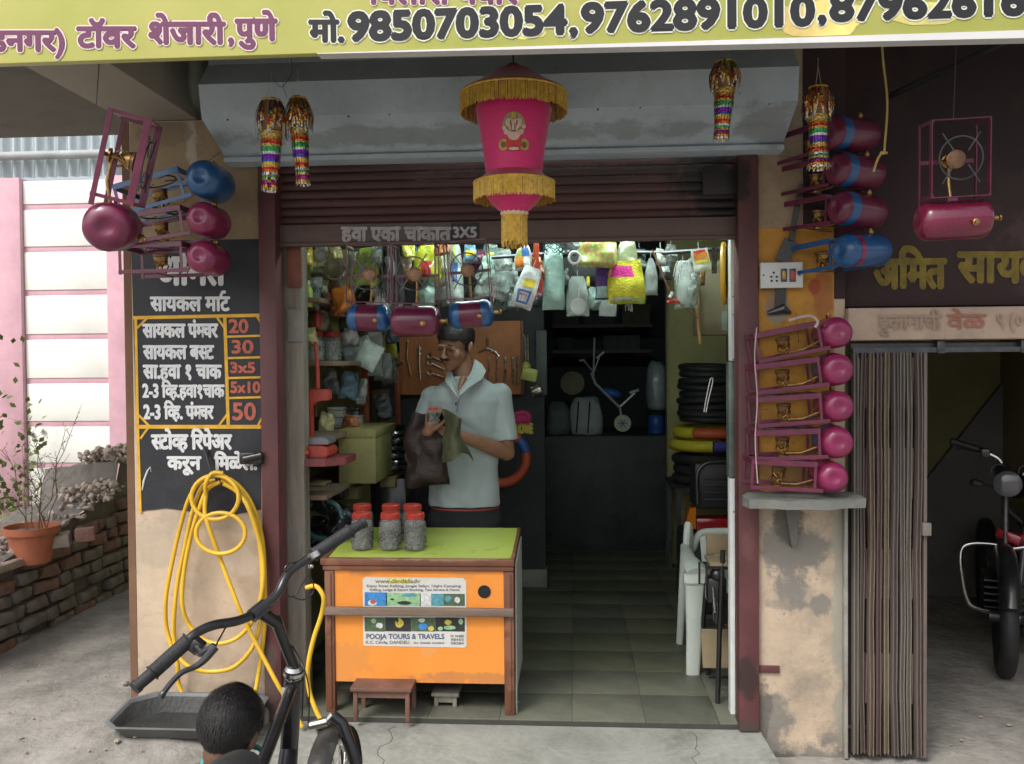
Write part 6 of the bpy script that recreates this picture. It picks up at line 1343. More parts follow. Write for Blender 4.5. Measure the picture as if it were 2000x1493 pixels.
# goods behind the three stoves
pouch(690, 486, 742, 560, .62, cyg, 'yellow green packet behind the leftmost hanging stove', crump=.02, print_=((.2, .2, .6, .6, cpale), (.5, .6, .9, .9, cyg)))
pouch(672, 484, 704, 540, .72, cpale, 'pale crumpled packet at the upper left of the goods', crump=.02)
pouch(808, 478, 862, 546, .62, C('yg2', (.48, .50, .04)), 'bright yellow packet behind the middle hanging stove', crump=.015, print_=((.3, .1, .7, .5, cred),))
pouch(846, 480, 888, 560, .70, C('creamp', (.52, .52, .36)), 'cream packet between the middle and right hanging stoves', crump=.012)
pouch(872, 478, 905, 592, .66, cpale, 'long pale plastic sleeve behind the right hanging stove', crump=.012, print_=((.35, .7, .6, .98, cyg), (.3, .35, .7, .68, cblu)))
pouch(690, 552, 750, 600, .8, cblk, 'black packet behind the tank of the leftmost stove', crump=.02)
pouch(898, 486, 950, 520, .72, C('maroonp', (.12, .03, .06)), 'dark plum packet above the right hanging stove', crump=.012)
pouch(930, 520, 962, 585, .7, M_clear, 'glittering clear bag right of the right hanging stove', 'clear_bag', 'bag', crump=.03, cs=30)
pouch(835, 540, 872, 590, .8, cpale, 'pale lower packet between two stove tanks', crump=.015)
pouch(780, 500, 806, 560, .78, C('brownp', (.18, .10, .05)), 'brown packet left of the middle hanging stove', crump=.015)
pouch(632, 500, 668, 548, .78, C('beigeg', (.35, .30, .20)), 'beige wrapped ring pack at the upper left', crump=.01)
for k, (a, c_, d, e, Yk_, mm, lab) in enumerate((
    (600, 520, 640, 580, .95, C('d1', (.16, .17, .10)), 'dim olive packet high on the left wall behind the orange packet'), (712, 484, 740, 530, .90, C('d2', (.45, .45, .34)), 'cream sachet strip behind the leftmost burner'),
    (742, 520, 772, 590, .95, C('d3', (.10, .12, .11)), 'charcoal packet deep behind the cable bundle'), (796, 476, 816, 520, .85, C('d4', (.10, .22, .38)), 'blue sachet peeping between the first two stoves'),
    (862, 556, 888, 602, .9, C('d5', (.32, .34, .28)), 'grey sachet directly over the shopkeeper'), (905, 560, 934, 596, .95, C('d6', (.09, .09, .08)), 'dark sachet behind the rightmost stove tank'),
    (940, 478, 975, 520, .9, C('d7', (.18, .26, .22)), 'sea green wrapper strip left of the tassel'), (1030, 540, 1058, 600, .62, C('d8', (.04, .05, .06)), 'black wrapper behind the red tags'),
    (1096, 476, 1130, 540, .72, C('d9', (.16, .22, .19)), 'dull green wrapper behind the white ring'), (1236, 540, 1262, 590, .7, C('d10', (.10, .11, .08)), 'murky sachet right of the pompom pack'),
    (1288, 500, 1312, 548, .7, C('d11', (.09, .10, .10)), 'charcoal sachet left of the white tubing'), (1362, 520, 1378, 560, .6, C('d12', (.35, .16, .06)), 'rust coloured sachet touching the carton edge'),
    (640, 545, 664, 600, 1.1, C('d13', (.20, .11, .06)), 'brown sachet left of the orange packet'), (756, 590, 790, 650, 1.5, C('d14', (.22, .26, .10)), 'moss green packet low behind the middle stove'),
    (662, 616, 690, 650, 1.2, C('d15', (.12, .10, .07)), 'small dusty bundle in the middle of the top left shelf'), (1208, 476, 1236, 510, .62, C('d16', (.30, .05, .10)), 'crimson sachet behind the murky green bag'))):
    pouch(a, c_, d, e, Yk_, mm, lab, 'sachet', 'packet', crump=.016, cs=18, top=.75, print_=((.2, .3, .75, .6, (cw, cy, cred, cyg, cblu)[k % 5]),) if k % 3 != 2 else None)
q = MB(); q.tube([W(655, 525, .7) + Vector((.05 * math.cos(R(20 * i)), 0, .055 * math.sin(R(20 * i)))) for i in range(18)], .006, 6, closed=True); tag(q.build('wire_ring', M_steel), 'thin steel ring hanging at the upper left', 'ring')

# ------------------------------------------------------------------ left shelves and their goods
sf = E('side_shelf', 'rust red post shelving along the left shop wall', 'shelf')
M_redpost = mat('orange_red_post', (.33, .075, .03), .55, .3, 8, grime=.3)
def post(px, y0, y1, Y, w=.03):
    c = W(px, y1, Y); t = W(px, y0, Y).z; q = MB(); q.bx(c.x - w / 2, c.x + w / 2, Y - w / 2, Y + w / 2, max(0, c.z), t, .002); q.build('shelf_post', M_redpost, sf)
post(716, 718, 900, 1.15, .036); post(778, 690, 900, 1.9, .03)
xw = -1.355
def board_(Y0, Y1, x1, z, m=None): q = MB(); q.bx(xw, x1, Y0, Y1, z - .022, z, .003); q.build('shelf_board', m or mat('dusty_shelf_wood', (.20, .14, .09), .8, .3, 7, grime=.4, bump=.2), sf); return z
zA = W(735, 706, 1.2).z; board_(.3, 1.95, W(736, 706, 1.2).x, zA)
zB_ = W(730, 600, 1.2).z + .0; board_(.45, 2.1, W(700, 600, 1.2).x, zB_)
zC_ = W(735, 830, 1.1).z; board_(.3, 1.95, W(722, 830, 1.1).x, zC_)
zD = W(690, 940, .7).z; board_(.22, 1.4, W(690, 940, .7).x, zD)
zE = W(735, 780, 1.1).z; 
def boxy(px0, px1, pyb, h_px, Y, dep, m, lab, name='box', cat='box', zbase=None, rot=0, grp=None, lidm=None):
    a = W(px0, pyb, Y); c = W(px1, pyb, Y); hh = h_px * (3.66 + Y) / F; z0 = a.z if zbase is None else zbase
    o = E(name, lab, cat, ((a.x + c.x) / 2, Y + dep / 2, z0), grp); q = MB(); w = c.x - a.x; q.bx(-w / 2, w / 2, -dep / 2, dep / 2, 0, hh * .84, .003); q.build('box_body', m, o)
    q = MB(); q.bx(-w / 2 - .002, w / 2 + .002, -dep / 2 - .002, dep / 2 + .002, hh * .84 + .0005, hh, .003); q.build('box_lid', lidm or m, o); o.rotation_euler = (0, 0, R(rot)); return o
def bottle(px, pyb, h_px, r, Y, m, capm, lab, zbase=None, name='bottle'):
    a = W(px, pyb, Y); hh = h_px * (3.66 + Y) / F; o = E(name, lab, 'bottle', (a.x, Y, a.z if zbase is None else zbase))
    q = MB(); q.lathe([(r * .9, 0), (r, .005), (r, hh * .62), (r * .8, hh * .74), (r * .36, hh * .82), (r * .36, hh * .86)], n=20); q.build('bottle_body', m, o)
    q = MB(); q.lathe([(r * .42, hh * .862), (r * .42, hh), (.001, hh)], n=16); q.build('cap', capm, o); return o
kr = mat('brown_carton', (.26, .20, .10), .8, .2, 7, bump=.1); oli = mat('olive_drawer', (.30, .28, .11), .7, .2, 7, grime=.3)
jar((W(625, 712, .75).x - .03, .75, zA + .001), .052, .15, 'jar of clear sachets on the shelf, front one behind the red press', 'jars on the left shelf', fm=cpale, fill=.8)
jar((W(648, 710, .85).x, .85, zA + .001), .052, .15, 'second red lidded jar on the upper left shelf, nearer the roll', 'jars on the left shelf', fm=cpale, fill=.8)
q = MB(); rl_ = W(654, 690, 1.05); q.lathe([(.034, 0), (.036, .003), (.036, .145), (.030, .147), (.012, .147), (.012, .01)], Matrix.Translation((rl_.x + .0, 1.05, zA + .001)), 22); tag(q.build('white_roll', mat('white_paper_roll', (.48, .50, .42), .8, .1, 8)), 'white paper roll standing on the upper left shelf', 'roll')
boxy(682, 750, 690, 60, 1.5, .25, kr, 'brown open carton behind the packets on the upper shelf', zbase=zA + .001)
boxy(600, 640, 640, 26, 1.0, .2, mat('dull_red_box', (.25, .08, .05), .7, .3, 8), 'dull red box on the top left shelf', zbase=zB_ + .001)
boxy(655, 690, 600, 34, 1.3, .2, kr, 'small brown carton on the top left shelf', zbase=zB_ + .001)
pouch(662, 662, 730, 712, .95, C('silverpk', (.42, .50, .48)), 'silvery stack of tube packets lying on the upper left shelf', d=.05, top=.9, rot=-14, crump=.02, hook=False)
pouch(700, 668, 742, 722, .85, C('mintpk', (.50, .64, .58)), 'pale mint envelope sticking out over the shelf edge', 'envelope', 'envelope', d=.008, top=1, rot=28, crump=.004, hook=False)
pouch(718, 648, 748, 735, 1.0, M_clear, 'long clear sleeve hanging off the upper shelf end', 'clear_sleeve', 'sleeve', top=.9, crump=.01)
pouch(730, 690, 766, 745, 1.1, C('greypk', (.28, .34, .33)), 'grey plastic flap hanging below the upper shelf', 'plastic_flap', 'bag', top=.8, hook=False)
pouch(650, 560, 692, 612, .62, cor, 'bright orange packet on the top left shelf', crump=.02, d=.05, top=.8, rot=-12, hook=False)
pouch(590, 480, 612, 520, .6, cy, 'yellow packet hanging at the top left by the door post', top=.9)
bottle(603, 600, 52, .020, .5, cyg, cw, 'yellow green bottle with white cap near the door post', name='bottle')
bottle(620, 640, 40, .02, .7, cred, cw, 'small red bottle below the yellow green one')
pouch(752, 655, 776, 705, 1.4, cyg, 'yellow and green packet beside the tool board', crump=.02, print_=((.2, .3, .8, .6, cy),))
pouch(746, 612, 776, 655, 1.3, cpale, 'pale packet left of the middle stove tank', crump=.02)
pouch(600, 606, 640, 650, .8, C('dimp', (.25, .23, .16)), 'dusty packet heap on the top left shelf', crump=.03, d=.06, hook=False)
pouch(690, 610, 740, 650, 1.6, C('gr2', (.22, .25, .20)), 'grey green packet at the rear of the top shelf', crump=.03, d=.06, hook=False)
for k, (a, c_, y, h, Y, m) in enumerate(((605, 640, 780, 26, .7, cblk), (640, 668, 800, 40, .9, C('ww', (.35, .36, .30))), (668, 700, 815, 36, 1.0, cblk), (726, 752, 790, 60, 1.5, kr), (640, 700, 838, 24, .85, cpale))):
    boxy(a, c_, y, h, Y, .12, m, ('black tin under the upper shelf near the press', 'off white carton behind the red press', 'black box on the middle left shelf', 'brown box near the rear shelf post', 'pale flat box on the middle left shelf')[k], zbase=zC_ + .001 + (.0 if k != 4 else .0))
dr = boxy(662, 734, 945, 108, .62, .5, oli, 'olive wooden drawer box under the left shelf', 'drawer_box', 'box')
torn = 0
for k in range(6):
    torus(W(768, 842 + k * 14, 1.1), .085 + .006 * (k % 2), .018, mat('glossy_black_tube', (.012, .016, .016), .18, .3, 12, bump=.1, coat=.6), 'inner_tube', ('lowest', 'second lowest', 'third lowest', 'third highest', 'second highest', 'topmost')[5 - k] + ' glossy black inner tube in the stack left of the shopkeeper', 'inner tube', (random.uniform(-8, 8), random.uniform(-8, 8), 0), grp='glossy inner tubes left of the shopkeeper')
q = MB(); q.bx(W(735, 940, 1.1).x, W(800, 940, 1.1).x, 1.0, 1.25, 0, W(768, 930, 1.1).z, .01); tag(q.build('dark_crate', M_blackp), 'dark crate under the glossy inner tubes', 'crate')
for k, (a, c_, y0, y1) in enumerate(((600, 650, 948, 1000), (640, 690, 985, 1050), (600, 640, 1010, 1080))):
    pouch(a, y0, c_, y1, .55, cblk, ('black rubber bundle under the left shelf', 'dark bundle behind the desk corner', 'dark bundle on the floor behind the door post')[k], 'rubber_bundle', 'bundle', d=.08, crump=.04, hook=False, top=.8)
torus(W(630, 1015, .5), .09, .014, mat('teal_tube', (.06, .16, .16), .3, .2, 8), 'hose_ring', 'teal hose coil behind the door post', 'hose', (80, 0, 10))
# red vulcanising press on its bracket shelf
vp = E('puncture_press', 'red cast iron puncture press beside the door post', 'press')
M_rp = mat('red_press_enamel', (.46, .060, .040), .45, .2, 8, grime=.35, gcol=(.18, .04, .03), bump=.2)
Yv2 = .24; X_ = lambda x, y, dy=0: W(x, y, Yv2 + dy)
def poly(pts, y0, y1, m, nm, bev=.006):
    q = MB(); q.prism([(X_(x, y).x, X_(x, y).z) for x, y in pts], 1, Yv2 + y0, Yv2 + y1); bmesh.ops.bevel(q.b, geom=q.b.edges[:], offset=bev, segments=2, affect='EDGES'); q.build(nm, m, vp)
poly([(594, 868), (594, 785), (598, 768), (608, 760), (645, 761), (646, 782), (616, 783), (611, 790), (610, 868)], -.02, .03, M_rp, 'c_frame')
q = MB(); q.tube([X_(621, 759, .005), X_(620, 715, .005)], .009, 10); q.tube([X_(620, 720, .005), X_(616, 668, .005)], .008, 10); q.build('screw_spindle', M_rp, vp)
poly([(592, 868), (640, 868), (652, 874), (652, 888), (640, 892), (592, 889)], -.09, .07, M_rp, 'base_box')
poly([(594, 855), (640, 852), (650, 857), (650, 866), (594, 867)], -.07, .06, mat('grey_press_bed', (.22, .22, .24), .5, .2, 8, metal=.5), 'press_bed', .003)
q = MB(); q.prism([(X_(575, 895).x, Yv2 - .13), (X_(650, 895).x, Yv2 - .13), (X_(682, 895).x, Yv2 - .06), (X_(682, 895).x, Yv2 + .12), (X_(575, 895).x, Yv2 + .12)], 2, X_(600, 905).z, X_(600, 891).z); q.build('bracket_shelf', mat('maroon_shelf', (.20, .045, .045), .6, .3, 8, grime=.4), vp)
q = MB(); q.ell(X_(598, 885, -.11), (.012, .012, .012)); q.build('red_knob', M_redlid, vp)
pouch(574, 826, 594, 858, .16, C('wrapper', (.3, .22, .2)), 'small crumpled wrapper beside the red press', crump=.02, hook=False)
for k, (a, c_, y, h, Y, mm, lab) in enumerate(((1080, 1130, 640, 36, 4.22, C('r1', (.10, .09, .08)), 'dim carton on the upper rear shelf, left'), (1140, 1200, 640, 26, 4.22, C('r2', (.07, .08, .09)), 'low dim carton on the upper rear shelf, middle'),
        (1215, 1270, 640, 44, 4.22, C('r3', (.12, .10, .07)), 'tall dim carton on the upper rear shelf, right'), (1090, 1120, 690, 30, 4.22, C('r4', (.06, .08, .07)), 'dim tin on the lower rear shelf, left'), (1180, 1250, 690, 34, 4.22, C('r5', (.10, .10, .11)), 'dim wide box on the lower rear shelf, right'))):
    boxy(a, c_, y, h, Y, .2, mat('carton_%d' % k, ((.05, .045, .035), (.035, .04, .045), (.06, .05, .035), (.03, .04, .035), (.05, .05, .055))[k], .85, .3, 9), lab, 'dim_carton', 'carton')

# ------------------------------------------------------------------ more stock: dense curtain of packets and filled shelves
def crinkle(n, c, al=None): return mat('ck_' + n, c, .18, .35, 26, bump=.9, bscale=70, coat=.7, alpha=al)
ks = [crinkle('smoke', (.30, .34, .32), .6), crinkle('mint', (.35, .52, .45), .7), crinkle('straw', (.50, .46, .22)), crinkle('slate', (.12, .15, .16)), crinkle('lemon', (.58, .58, .10)), crinkle('rust', (.38, .13, .05)), crinkle('sky', (.20, .38, .50), .8), crinkle('chalk', (.60, .62, .58), .85)]
more = [(600, 560, 626, 606, .60, 3, 'slate packet hanging beside the door post above the shelf'), (612, 478, 640, 512, .66, 7, 'chalky sachet at the very top left by the door post'), (640, 478, 668, 508, .62, 2, 'straw coloured sachet near the thin steel ring'),
 (724, 478, 748, 516, .56, 0, 'smoky clear sachet above the left burner'), (786, 476, 812, 508, .58, 4, 'lemon sachet above the middle stove frame'), (820, 548, 850, 598, .66, 1, 'mint sachet behind the middle fuel pipe'),
 (728, 556, 760, 600, .66, 7, 'chalky wrapper under the cable bundle'), (850, 476, 880, 500, .56, 5, 'rust coloured sachet above the right stove frame'), (905, 478, 932, 512, .62, 6, 'sky blue wrapper above the right burner'),
 (940, 500, 966, 548, .60, 1, 'mint wrapper left of the shutter tassel'), (968, 486, 1000, 530, .62, 0, 'smoky clear wrapper right behind the tassel'), (990, 560, 1016, 606, .68, 3, 'slate wrapper under the glittering cellophane'),
 (1040, 500, 1062, 548, .48, 5, 'rust wrapper between the printed packet and the teal bag'), (1098, 500, 1120, 560, .58, 0, 'smoky tube bag right of the long teal bag'), (1118, 470, 1140, 500, .44, 3, 'slate wrapper on the rail next to the white ring'),
 (1148, 560, 1176, 606, .56, 1, 'mint bag beneath the violet tassel pack'), (1240, 486, 1262, 528, .58, 3, 'slate bag right of the murky green bag'), (1280, 486, 1300, 520, .56, 7, 'chalky sachet near the cord of the red cutter'),
 (1300, 480, 1322, 514, .60, 0, 'smoky sachet left of the clear tubing bag'), (1344, 530, 1366, 600, .50, 0, 'smoky narrow bag touching the carton'), (752, 500, 770, 540, .50, 3, 'slate strip in front of the grey brake cables'),
 (646, 578, 676, 620, .74, 5, 'rust wrapper leaning under the orange packet'), (596, 640, 620, 676, .62, 2, 'straw wrapper on the shelf behind the first jar'), (668, 640, 700, 676, .92, 7, 'chalky wrapper right of the white roll'),
 (752, 636, 780, 672, 1.25, 3, 'slate wrapper left of the tool board'), (744, 700, 776, 752, 1.35, 0, 'smoky wrapper hanging left of the tool board edge'), (628, 722, 660, 770, .80, 3, 'slate pouch under the upper shelf board'), (664, 726, 700, 780, .95, 6, 'sky blue pouch under the upper shelf board'),
 (700, 740, 716, 790, 1.0, 7, 'chalky pouch beside the red shelf post'), (730, 770, 764, 820, 1.3, 3, 'slate pouch between the two red shelf posts'), (622, 806, 654, 850, .70, 2, 'straw pouch behind the red press bed'), (668, 812, 706, 838, .80, 5, 'rust pouch on top of the olive drawer box')]
for a, c_, d, e, Yk_, ki, lab in more:
    hang = c_ < 640
    pouch(a, c_, d, e, Yk_, ks[ki], lab, 'wrapper', 'packet', crump=.016, cs=24, top=.7, hook=hang, rot=random.uniform(-9, 9), print_=((.2, .35, .8, .65, (cw, cy, cred, cblu, cyg)[(a // 3) % 5]),) if a % 2 else None)
# glinting spoke and chain strands
for k, (px, w, y0, y1, Yk_, m, lab) in enumerate(((880, 16, 478, 560, .6, M_steel, 'bright bundle of spokes behind the right stove frame'), (836, 14, 476, 548, .64, M_steel, 'bright bundle of spokes behind the middle stove'), (962, 18, 500, 590, .7, M_steel, 'bright wire strands left of the cellophane'),
        (1228, 12, 560, 612, .6, M_steel, 'thin bright wires below the pompom pack'), (668, 14, 520, 560, .7, M_steel, 'short bright wires near the orange packet'))):
    strands(px, w, y0, y1, Yk_, m, lab, 12, 'spoke_bundle', .0016, cat='spokes')
# dark parts on the rear ledge and under the left shelf
for k, (a, c_, y, h, Y, m, lab) in enumerate(((600, 632, 905 + 70, 30, .5, kr, 'brown carton low behind the door post'), (632, 668, 978, 36, .62, M_blackp, 'black tin low behind the door post'), (668, 700, 975, 24, .8, oli, 'small olive box low under the drawer box'), (742, 772, 952, 20, .95, kr, 'thin brown carton near the dark crate'))):
    boxy(a, c_, y, h, Y, .14, m, lab)
for k, (px, py, h, r, Y, m, lab) in enumerate(((662, 836, 30, .018, .95, cw, 'white bottle on the middle left shelf'), (688, 832, 36, .02, 1.05, cgrn, 'green bottle on the middle left shelf'), (706, 830, 28, .016, 1.15, cred, 'red bottle on the middle left shelf'), (672, 612, 30, .02, 1.2, cgrn, 'green bottle on the top left shelf'), (700, 610, 26, .018, 1.4, cblu, 'blue bottle on the top left shelf'))):
    bottle(px, py, h, r, Y, m, cw, lab, zbase=(zC_ if py > 700 else zB_) + .001)
# ------------------------------------------------------------------ people
def head_blobs(b, M, ears=True, s=1.0):
    """head, face towards local -y, added to a bmesh that is voxel-fused later"""
    R3 = M.to_3x3().normalized()
    def el(c, r, rot=None): b.ell(M @ (Vector(c) * s), tuple(q * s for q in r), (R3 @ rot) if rot is not None else R3, 20, 14)
    el((0, .012, .030), (.074, .094, .083)); el((0, -.012, -.030), (.062, .076, .066)); el((0, -.040, -.066), (.046, .044, .040)); el((0, -.066, -.090), (.022, .018, .017))
    for x in (-1, 1):
        el((x * .036, -.056, -.020), (.024, .024, .026)); el((x * .031, -.074, .010), (.016, .011, .010)); el((x * .024, -.082, .028), (.026, .012, .008)); el((x * .012, -.097, -.024), (.008, .009, .007))
        if ears: el((x * .077, .006, -.006), (.008, .018, .030), Matrix.Rotation(R(-12), 3, 'X')); el((x * .081, .012, .004), (.007, .016, .022), Matrix.Rotation(R(18 * x), 3, 'Z'))
    a, c = M @ (Vector((0, -.086, .016)) * s), M @ (Vector((0, -.108, -.020)) * s); b.cap(a, .0075 * s, c, .0115 * s)
    el((0, -.091, -.044), (.022, .009, .006)); el((0, -.089, -.055), (.019, .010, .006))
def hair_shell(M, m, parent, keep, r=(.081, .101, .092), c=(0, .016, .034), amp=.004, seed=0, tuft=0, s=1.0):
    b = MB(); bmesh.ops.create_uvsphere(b.b, u_segments=72, v_segments=48, radius=1)
    dead = []
    for v in b.b.verts:
        p = Vector((v.co.x * r[0] + c[0], v.co.y * r[1] + c[1], v.co.z * r[2] + c[2]))
        n_ = v.co.normalized(); p += n_ * amp * (N(p, 26, seed) + .6 * N(p, 75, seed + 5))
        e = keep(p)
        if e < 0: p -= n_ * min(.014, -e * .5)
        if e < -.016: dead.append(v)
        v.co = p
    bmesh.ops.delete(b.b, geom=dead, context='VERTS')
    fl = [(f.calc_center_median().copy(), f.normal.copy()) for f in b.b.faces]
    if tuft:
        rnd = random.Random(seed)
        for k in range(tuft):
            p, n_ = rnd.choice(fl); p = p + Vector((rnd.uniform(-1, 1), rnd.uniform(-1, 1), rnd.uniform(-1, 1))) * .003
            n_ = (p - Vector(c)).normalized(); dn = Vector((0, .25, -1)) if p.z < .06 else Vector((n_.x, n_.y, -.2)); d = (dn - n_ * dn.dot(n_)).normalized(); d = (d * 1.0 + n_ * rnd.uniform(.02, .22) + Vector((rnd.uniform(-.15, .15), rnd.uniform(-.15, .15), 0))).normalized() * rnd.uniform(.012, .022)
            t = d.cross(n_).normalized() * .0008
            b.b.faces.new([b.b.verts.new(p - t), b.b.verts.new(p + t), b.b.verts.new(p + d)])
    b.b.transform(Matrix.Diagonal((s, s, s, 1))); b.b.transform(M)
    return b.build('hair', m, parent)
def hand(b, wrist, dirv, side, palm, s=1.0, curl=55):
    """five-fingered hand: palm plus bent finger chains; dirv towards the fingers, side towards the thumb, palm = way the palm faces"""
    d = Vector(dirv).normalized(); t = Vector(side); t = (t - d * t.dot(d)).normalized(); n_ = Vector(palm); n_ = (n_ - d * n_.dot(d) - t * n_.dot(t)).normalized()
    w = Vector(wrist)
    b.cap(w, .023 * s, w + d * .03 * s, .026 * s)
    for k in (-1, -.33, .33, 1): b.cap(w + d * .025 * s + t * .016 * k * s, .013 * s, w + d * .082 * s + t * .026 * k * s, .0105 * s)
    for k, L in ((1.0, .068), (.36, .078), (-.30, .072), (-.95, .056)):
        p = w + d * .084 * s + t * .027 * k * s; a = 18
        for seg, fr in enumerate((.45, .32, .23)):
            a += curl * (.55, .8, .6)[seg]; q = p + (d * math.cos(R(a)) + n_ * math.sin(R(a))) * L * fr * s * 1.05
            b.cap(p, (.0092, .0084, .0076)[seg] * s, q, (.0084, .0076, .0068)[seg] * s, 10); p = q
    p = w + d * .022 * s + t * .026 * s
    for seg, (a, fr) in enumerate(((40, .036), (22, .030), (5, .024))):
        q = p + (d * math.cos(R(a)) + t * math.sin(R(a)) + n_ * (.35, .6, .8)[seg]).normalized() * fr * s; b.cap(p, (.0135, .0105, .009)[seg] * s, q, (.0105, .009, .0078)[seg] * s, 10); p = q

# ---- the shopkeeper behind the desk
YM = .74
man = E('person', 'shopkeeper in a pale blue grey polo shirt standing behind the orange desk, looking down', 'person')
def Pm(x, y, dy=0.0): return W(x, y, YM + dy)
hc = Pm(889, 675, -.03)
HM = Matrix.Translation(hc) @ Matrix.Rotation(R(-24), 4, 'Z') @ Matrix.Rotation(R(6), 4, 'Y') @ Matrix.Rotation(R(20), 4, 'X')
b = MB(); head_blobs(b, HM @ Matrix.Diagonal((1.07, 1.07, 1.03, 1)))
nb0, nb1 = Pm(908, 742, .02), HM @ Vector((0, .03, -.06)); b.cap(nb0, .060, nb1, .052, 16); b.cap(Pm(908, 752, .02), .075, nb0, .058, 16)
shL, shR = Pm(975, 772, .0), Pm(846, 778, .01)
elL, wrL = Pm(990, 884, -.02), Pm(900, 852, -.24)
elR, wrR = Pm(806, 892, -.02), Pm(838, 842, -.27)
b.loft([(Pm(908, 1000), .150, .095), (Pm(907, 930), .150, .095), (Pm(906, 850), .160, .100), (Pm(908, 790), .175, .100), (Pm(909, 760), .150, .080), (Pm(909, 745), .08, .06)], 24)
for sh_, el_, wr_ in ((shL, elL, wrL), (shR, elR, wrR)):
    b.cap(sh_, .050, el_, .040, 16); b.cap(el_, .041, el_.lerp(wr_, .35), .040, 16); b.cap(el_.lerp(wr_, .35), .040, wr_, .026, 16)
hand(b, wrL, (-.9, -.25, .18), (0.1, -.5, 1), (-.2, .9, .2), .98, 42)
hand(b, wrR, (.25, -.30, .9), (.9, -.3, -.2), (.3, .9, -.1), .98, 55)
for sx in (-1, 1):
    hip = Pm(908 + sx * 36, 1010); b.cap(hip, .085, (hip.x + sx * .01, YM - .02, .46), .055, 16); b.cap((hip.x + sx * .01, YM - .02, .46), .054, (hip.x + sx * .01, YM + .02, .07), .036, 16); b.cap((hip.x + sx * .01, YM + .01, .035), .034, (hip.x + sx * .03, YM - .15, .022), .024, 12)
body = remesh(b, .0048, 'body', M_skin, man, 5)
# clothes
M_shirt = mat('pale_blue_polo', (.33, .40, .40), .85, .06, 5, bump=.12, bscale=260, sheen=.3, col2=(.35, .40, .40))
b = MB()
b.loft([(Pm(909, 986, .0), .178, .128), (Pm(908, 960), .176, .126), (Pm(906, 910), .172, .120), (Pm(905, 860), .178, .120), (Pm(907, 812), .195, .122), (Pm(910, 782), .198, .112), (Pm(911, 764), .178, .095), (Pm(911, 752), .140, .082), (Pm(910, 742), .100, .074), (Pm(909, 735), .078, .068)], 36, 2.3)
for sh_, el_, k in ((shL, elL, .80), (shR, elR, .78)):
    e = sh_.lerp(el_, k); b.ell(sh_, (.066, .064, .062), None, 20, 14); b.tube([sh_, sh_.lerp(e, .5), e], [.064, .064, .066], 20)
def wr(co, no):
    f = .006 * N((co.x * 1.0, co.y, co.z * .22), 13, 3) + .007 * abs(N((co.x * .5 + co.z * 1.1, co.y * .5, co.z * .2 - co.x * .8), 11, 9)) - .003
    return no * f
sh_o = remesh(b, .006, 'polo_shirt', M_shirt, man, 3, wr)
def flap(pts, nm, m, th=.005):
    b = MB(); vs = [b.b.verts.new(Pm(x, y, d)) for x, y, d in pts]; c = sum((v.co for v in vs), Vector()) / len(vs); cv = b.b.verts.new(c + Vector((0, -.006, .002)))
    for i in range(len(vs)): b.b.faces.new((vs[i], vs[(i + 1) % len(vs)], cv))
    bmesh.ops.subdivide_edges(b.b, edges=b.b.edges[:], cuts=2, use_grid_fill=True); bmesh.ops.solidify(b.b, geom=b.b.faces[:], thickness=th); return b.build(nm, m, man, ang=60)
b = MB(); b.cap(Pm(905, 742, -.070), .020, Pm(896, 768, -.118), .010); b.build('neck_opening', M_skin, man)
flap([(927, 703, -.020), (941, 712, -.030), (949, 726, -.050), (941, 742, -.098), (920, 756, -.132), (896, 777, -.150), (897, 764, -.140), (912, 742, -.112), (922, 722, -.072)], 'collar_flap', M_shirt)
flap([(879, 718, -.010), (873, 728, -.030), (869, 744, -.075), (882, 762, -.128), (895, 778, -.150), (893, 764, -.138), (886, 744, -.100), (883, 730, -.055)], 'collar_flap', M_shirt)
b = MB(); nc_ = Pm(908, 716, .035); b.sheet(lambda u, v: nc_ + Vector(((.062 + .016 * v) * math.cos(R(-28 + 236 * u)), (.056 + .016 * v) * math.sin(R(-28 + 236 * u)), .016 - .045 * v)), 30, 5); bmesh.ops.solidify(b.b, geom=b.b.faces[:], thickness=.004); b.build('collar_stand', M_shirt, man)
b = MB(); b.tube([Pm(897, 779, -.140), Pm(893, 800, -.134), Pm(892, 806, -.132)], .0018, 6); b.build('placket_edge', mat('polo_seam', (.12, .17, .18), .9, .1, 9), man)
b = MB(); b.tube([Pm(891, 786, -.122), Pm(890, 792, -.122)], .004, 8); b.build('button', mat('dark_button', (.06, .08, .08), .4, .1, 8), man)
M_trs = mat('black_trousers', (.018, .020, .022), .85, .3, 8, bump=.2)
b = MB(); b.loft([(Pm(909, 1035), .165, .118), (Pm(909, 985), .164, .116), (Pm(909, 960), .150, .105)], 28, 2.3)
for sx in (-1, 1):
    hip = Pm(908 + sx * 36, 1015); b.cap(hip, .098, (hip.x + sx * .01, YM - .02, .46), .070, 16); b.cap((hip.x + sx * .01, YM - .02, .46), .069, (hip.x + sx * .01, YM + .02, .08), .058, 16)
remesh(b, .012, 'trousers', M_trs, man, 3)
b = MB(); b.tube([Pm(909, 990) + Vector((.168 * math.cos(2 * math.pi * i / 32), .120 * math.sin(2 * math.pi * i / 32), 0)) for i in range(32)], .006, 6, closed=True); b.build('red_belt_edge', mat('dull_red_belt', (.30, .05, .04), .6, .2, 8), man)
def keepm(p):
    zl_ = .062 if p.y < -.055 else (.062 - (p.y + .055) * 1.3 if p.y < .0 else -.010 - p.y * .75)
    if abs(p.x) > .060 and -.03 < p.y < .0: zl_ = min(zl_, .0)
    return p.z - zl_
hair_shell(HM, M_hair, man, keepm, seed=2, tuft=2500, s=1.055)
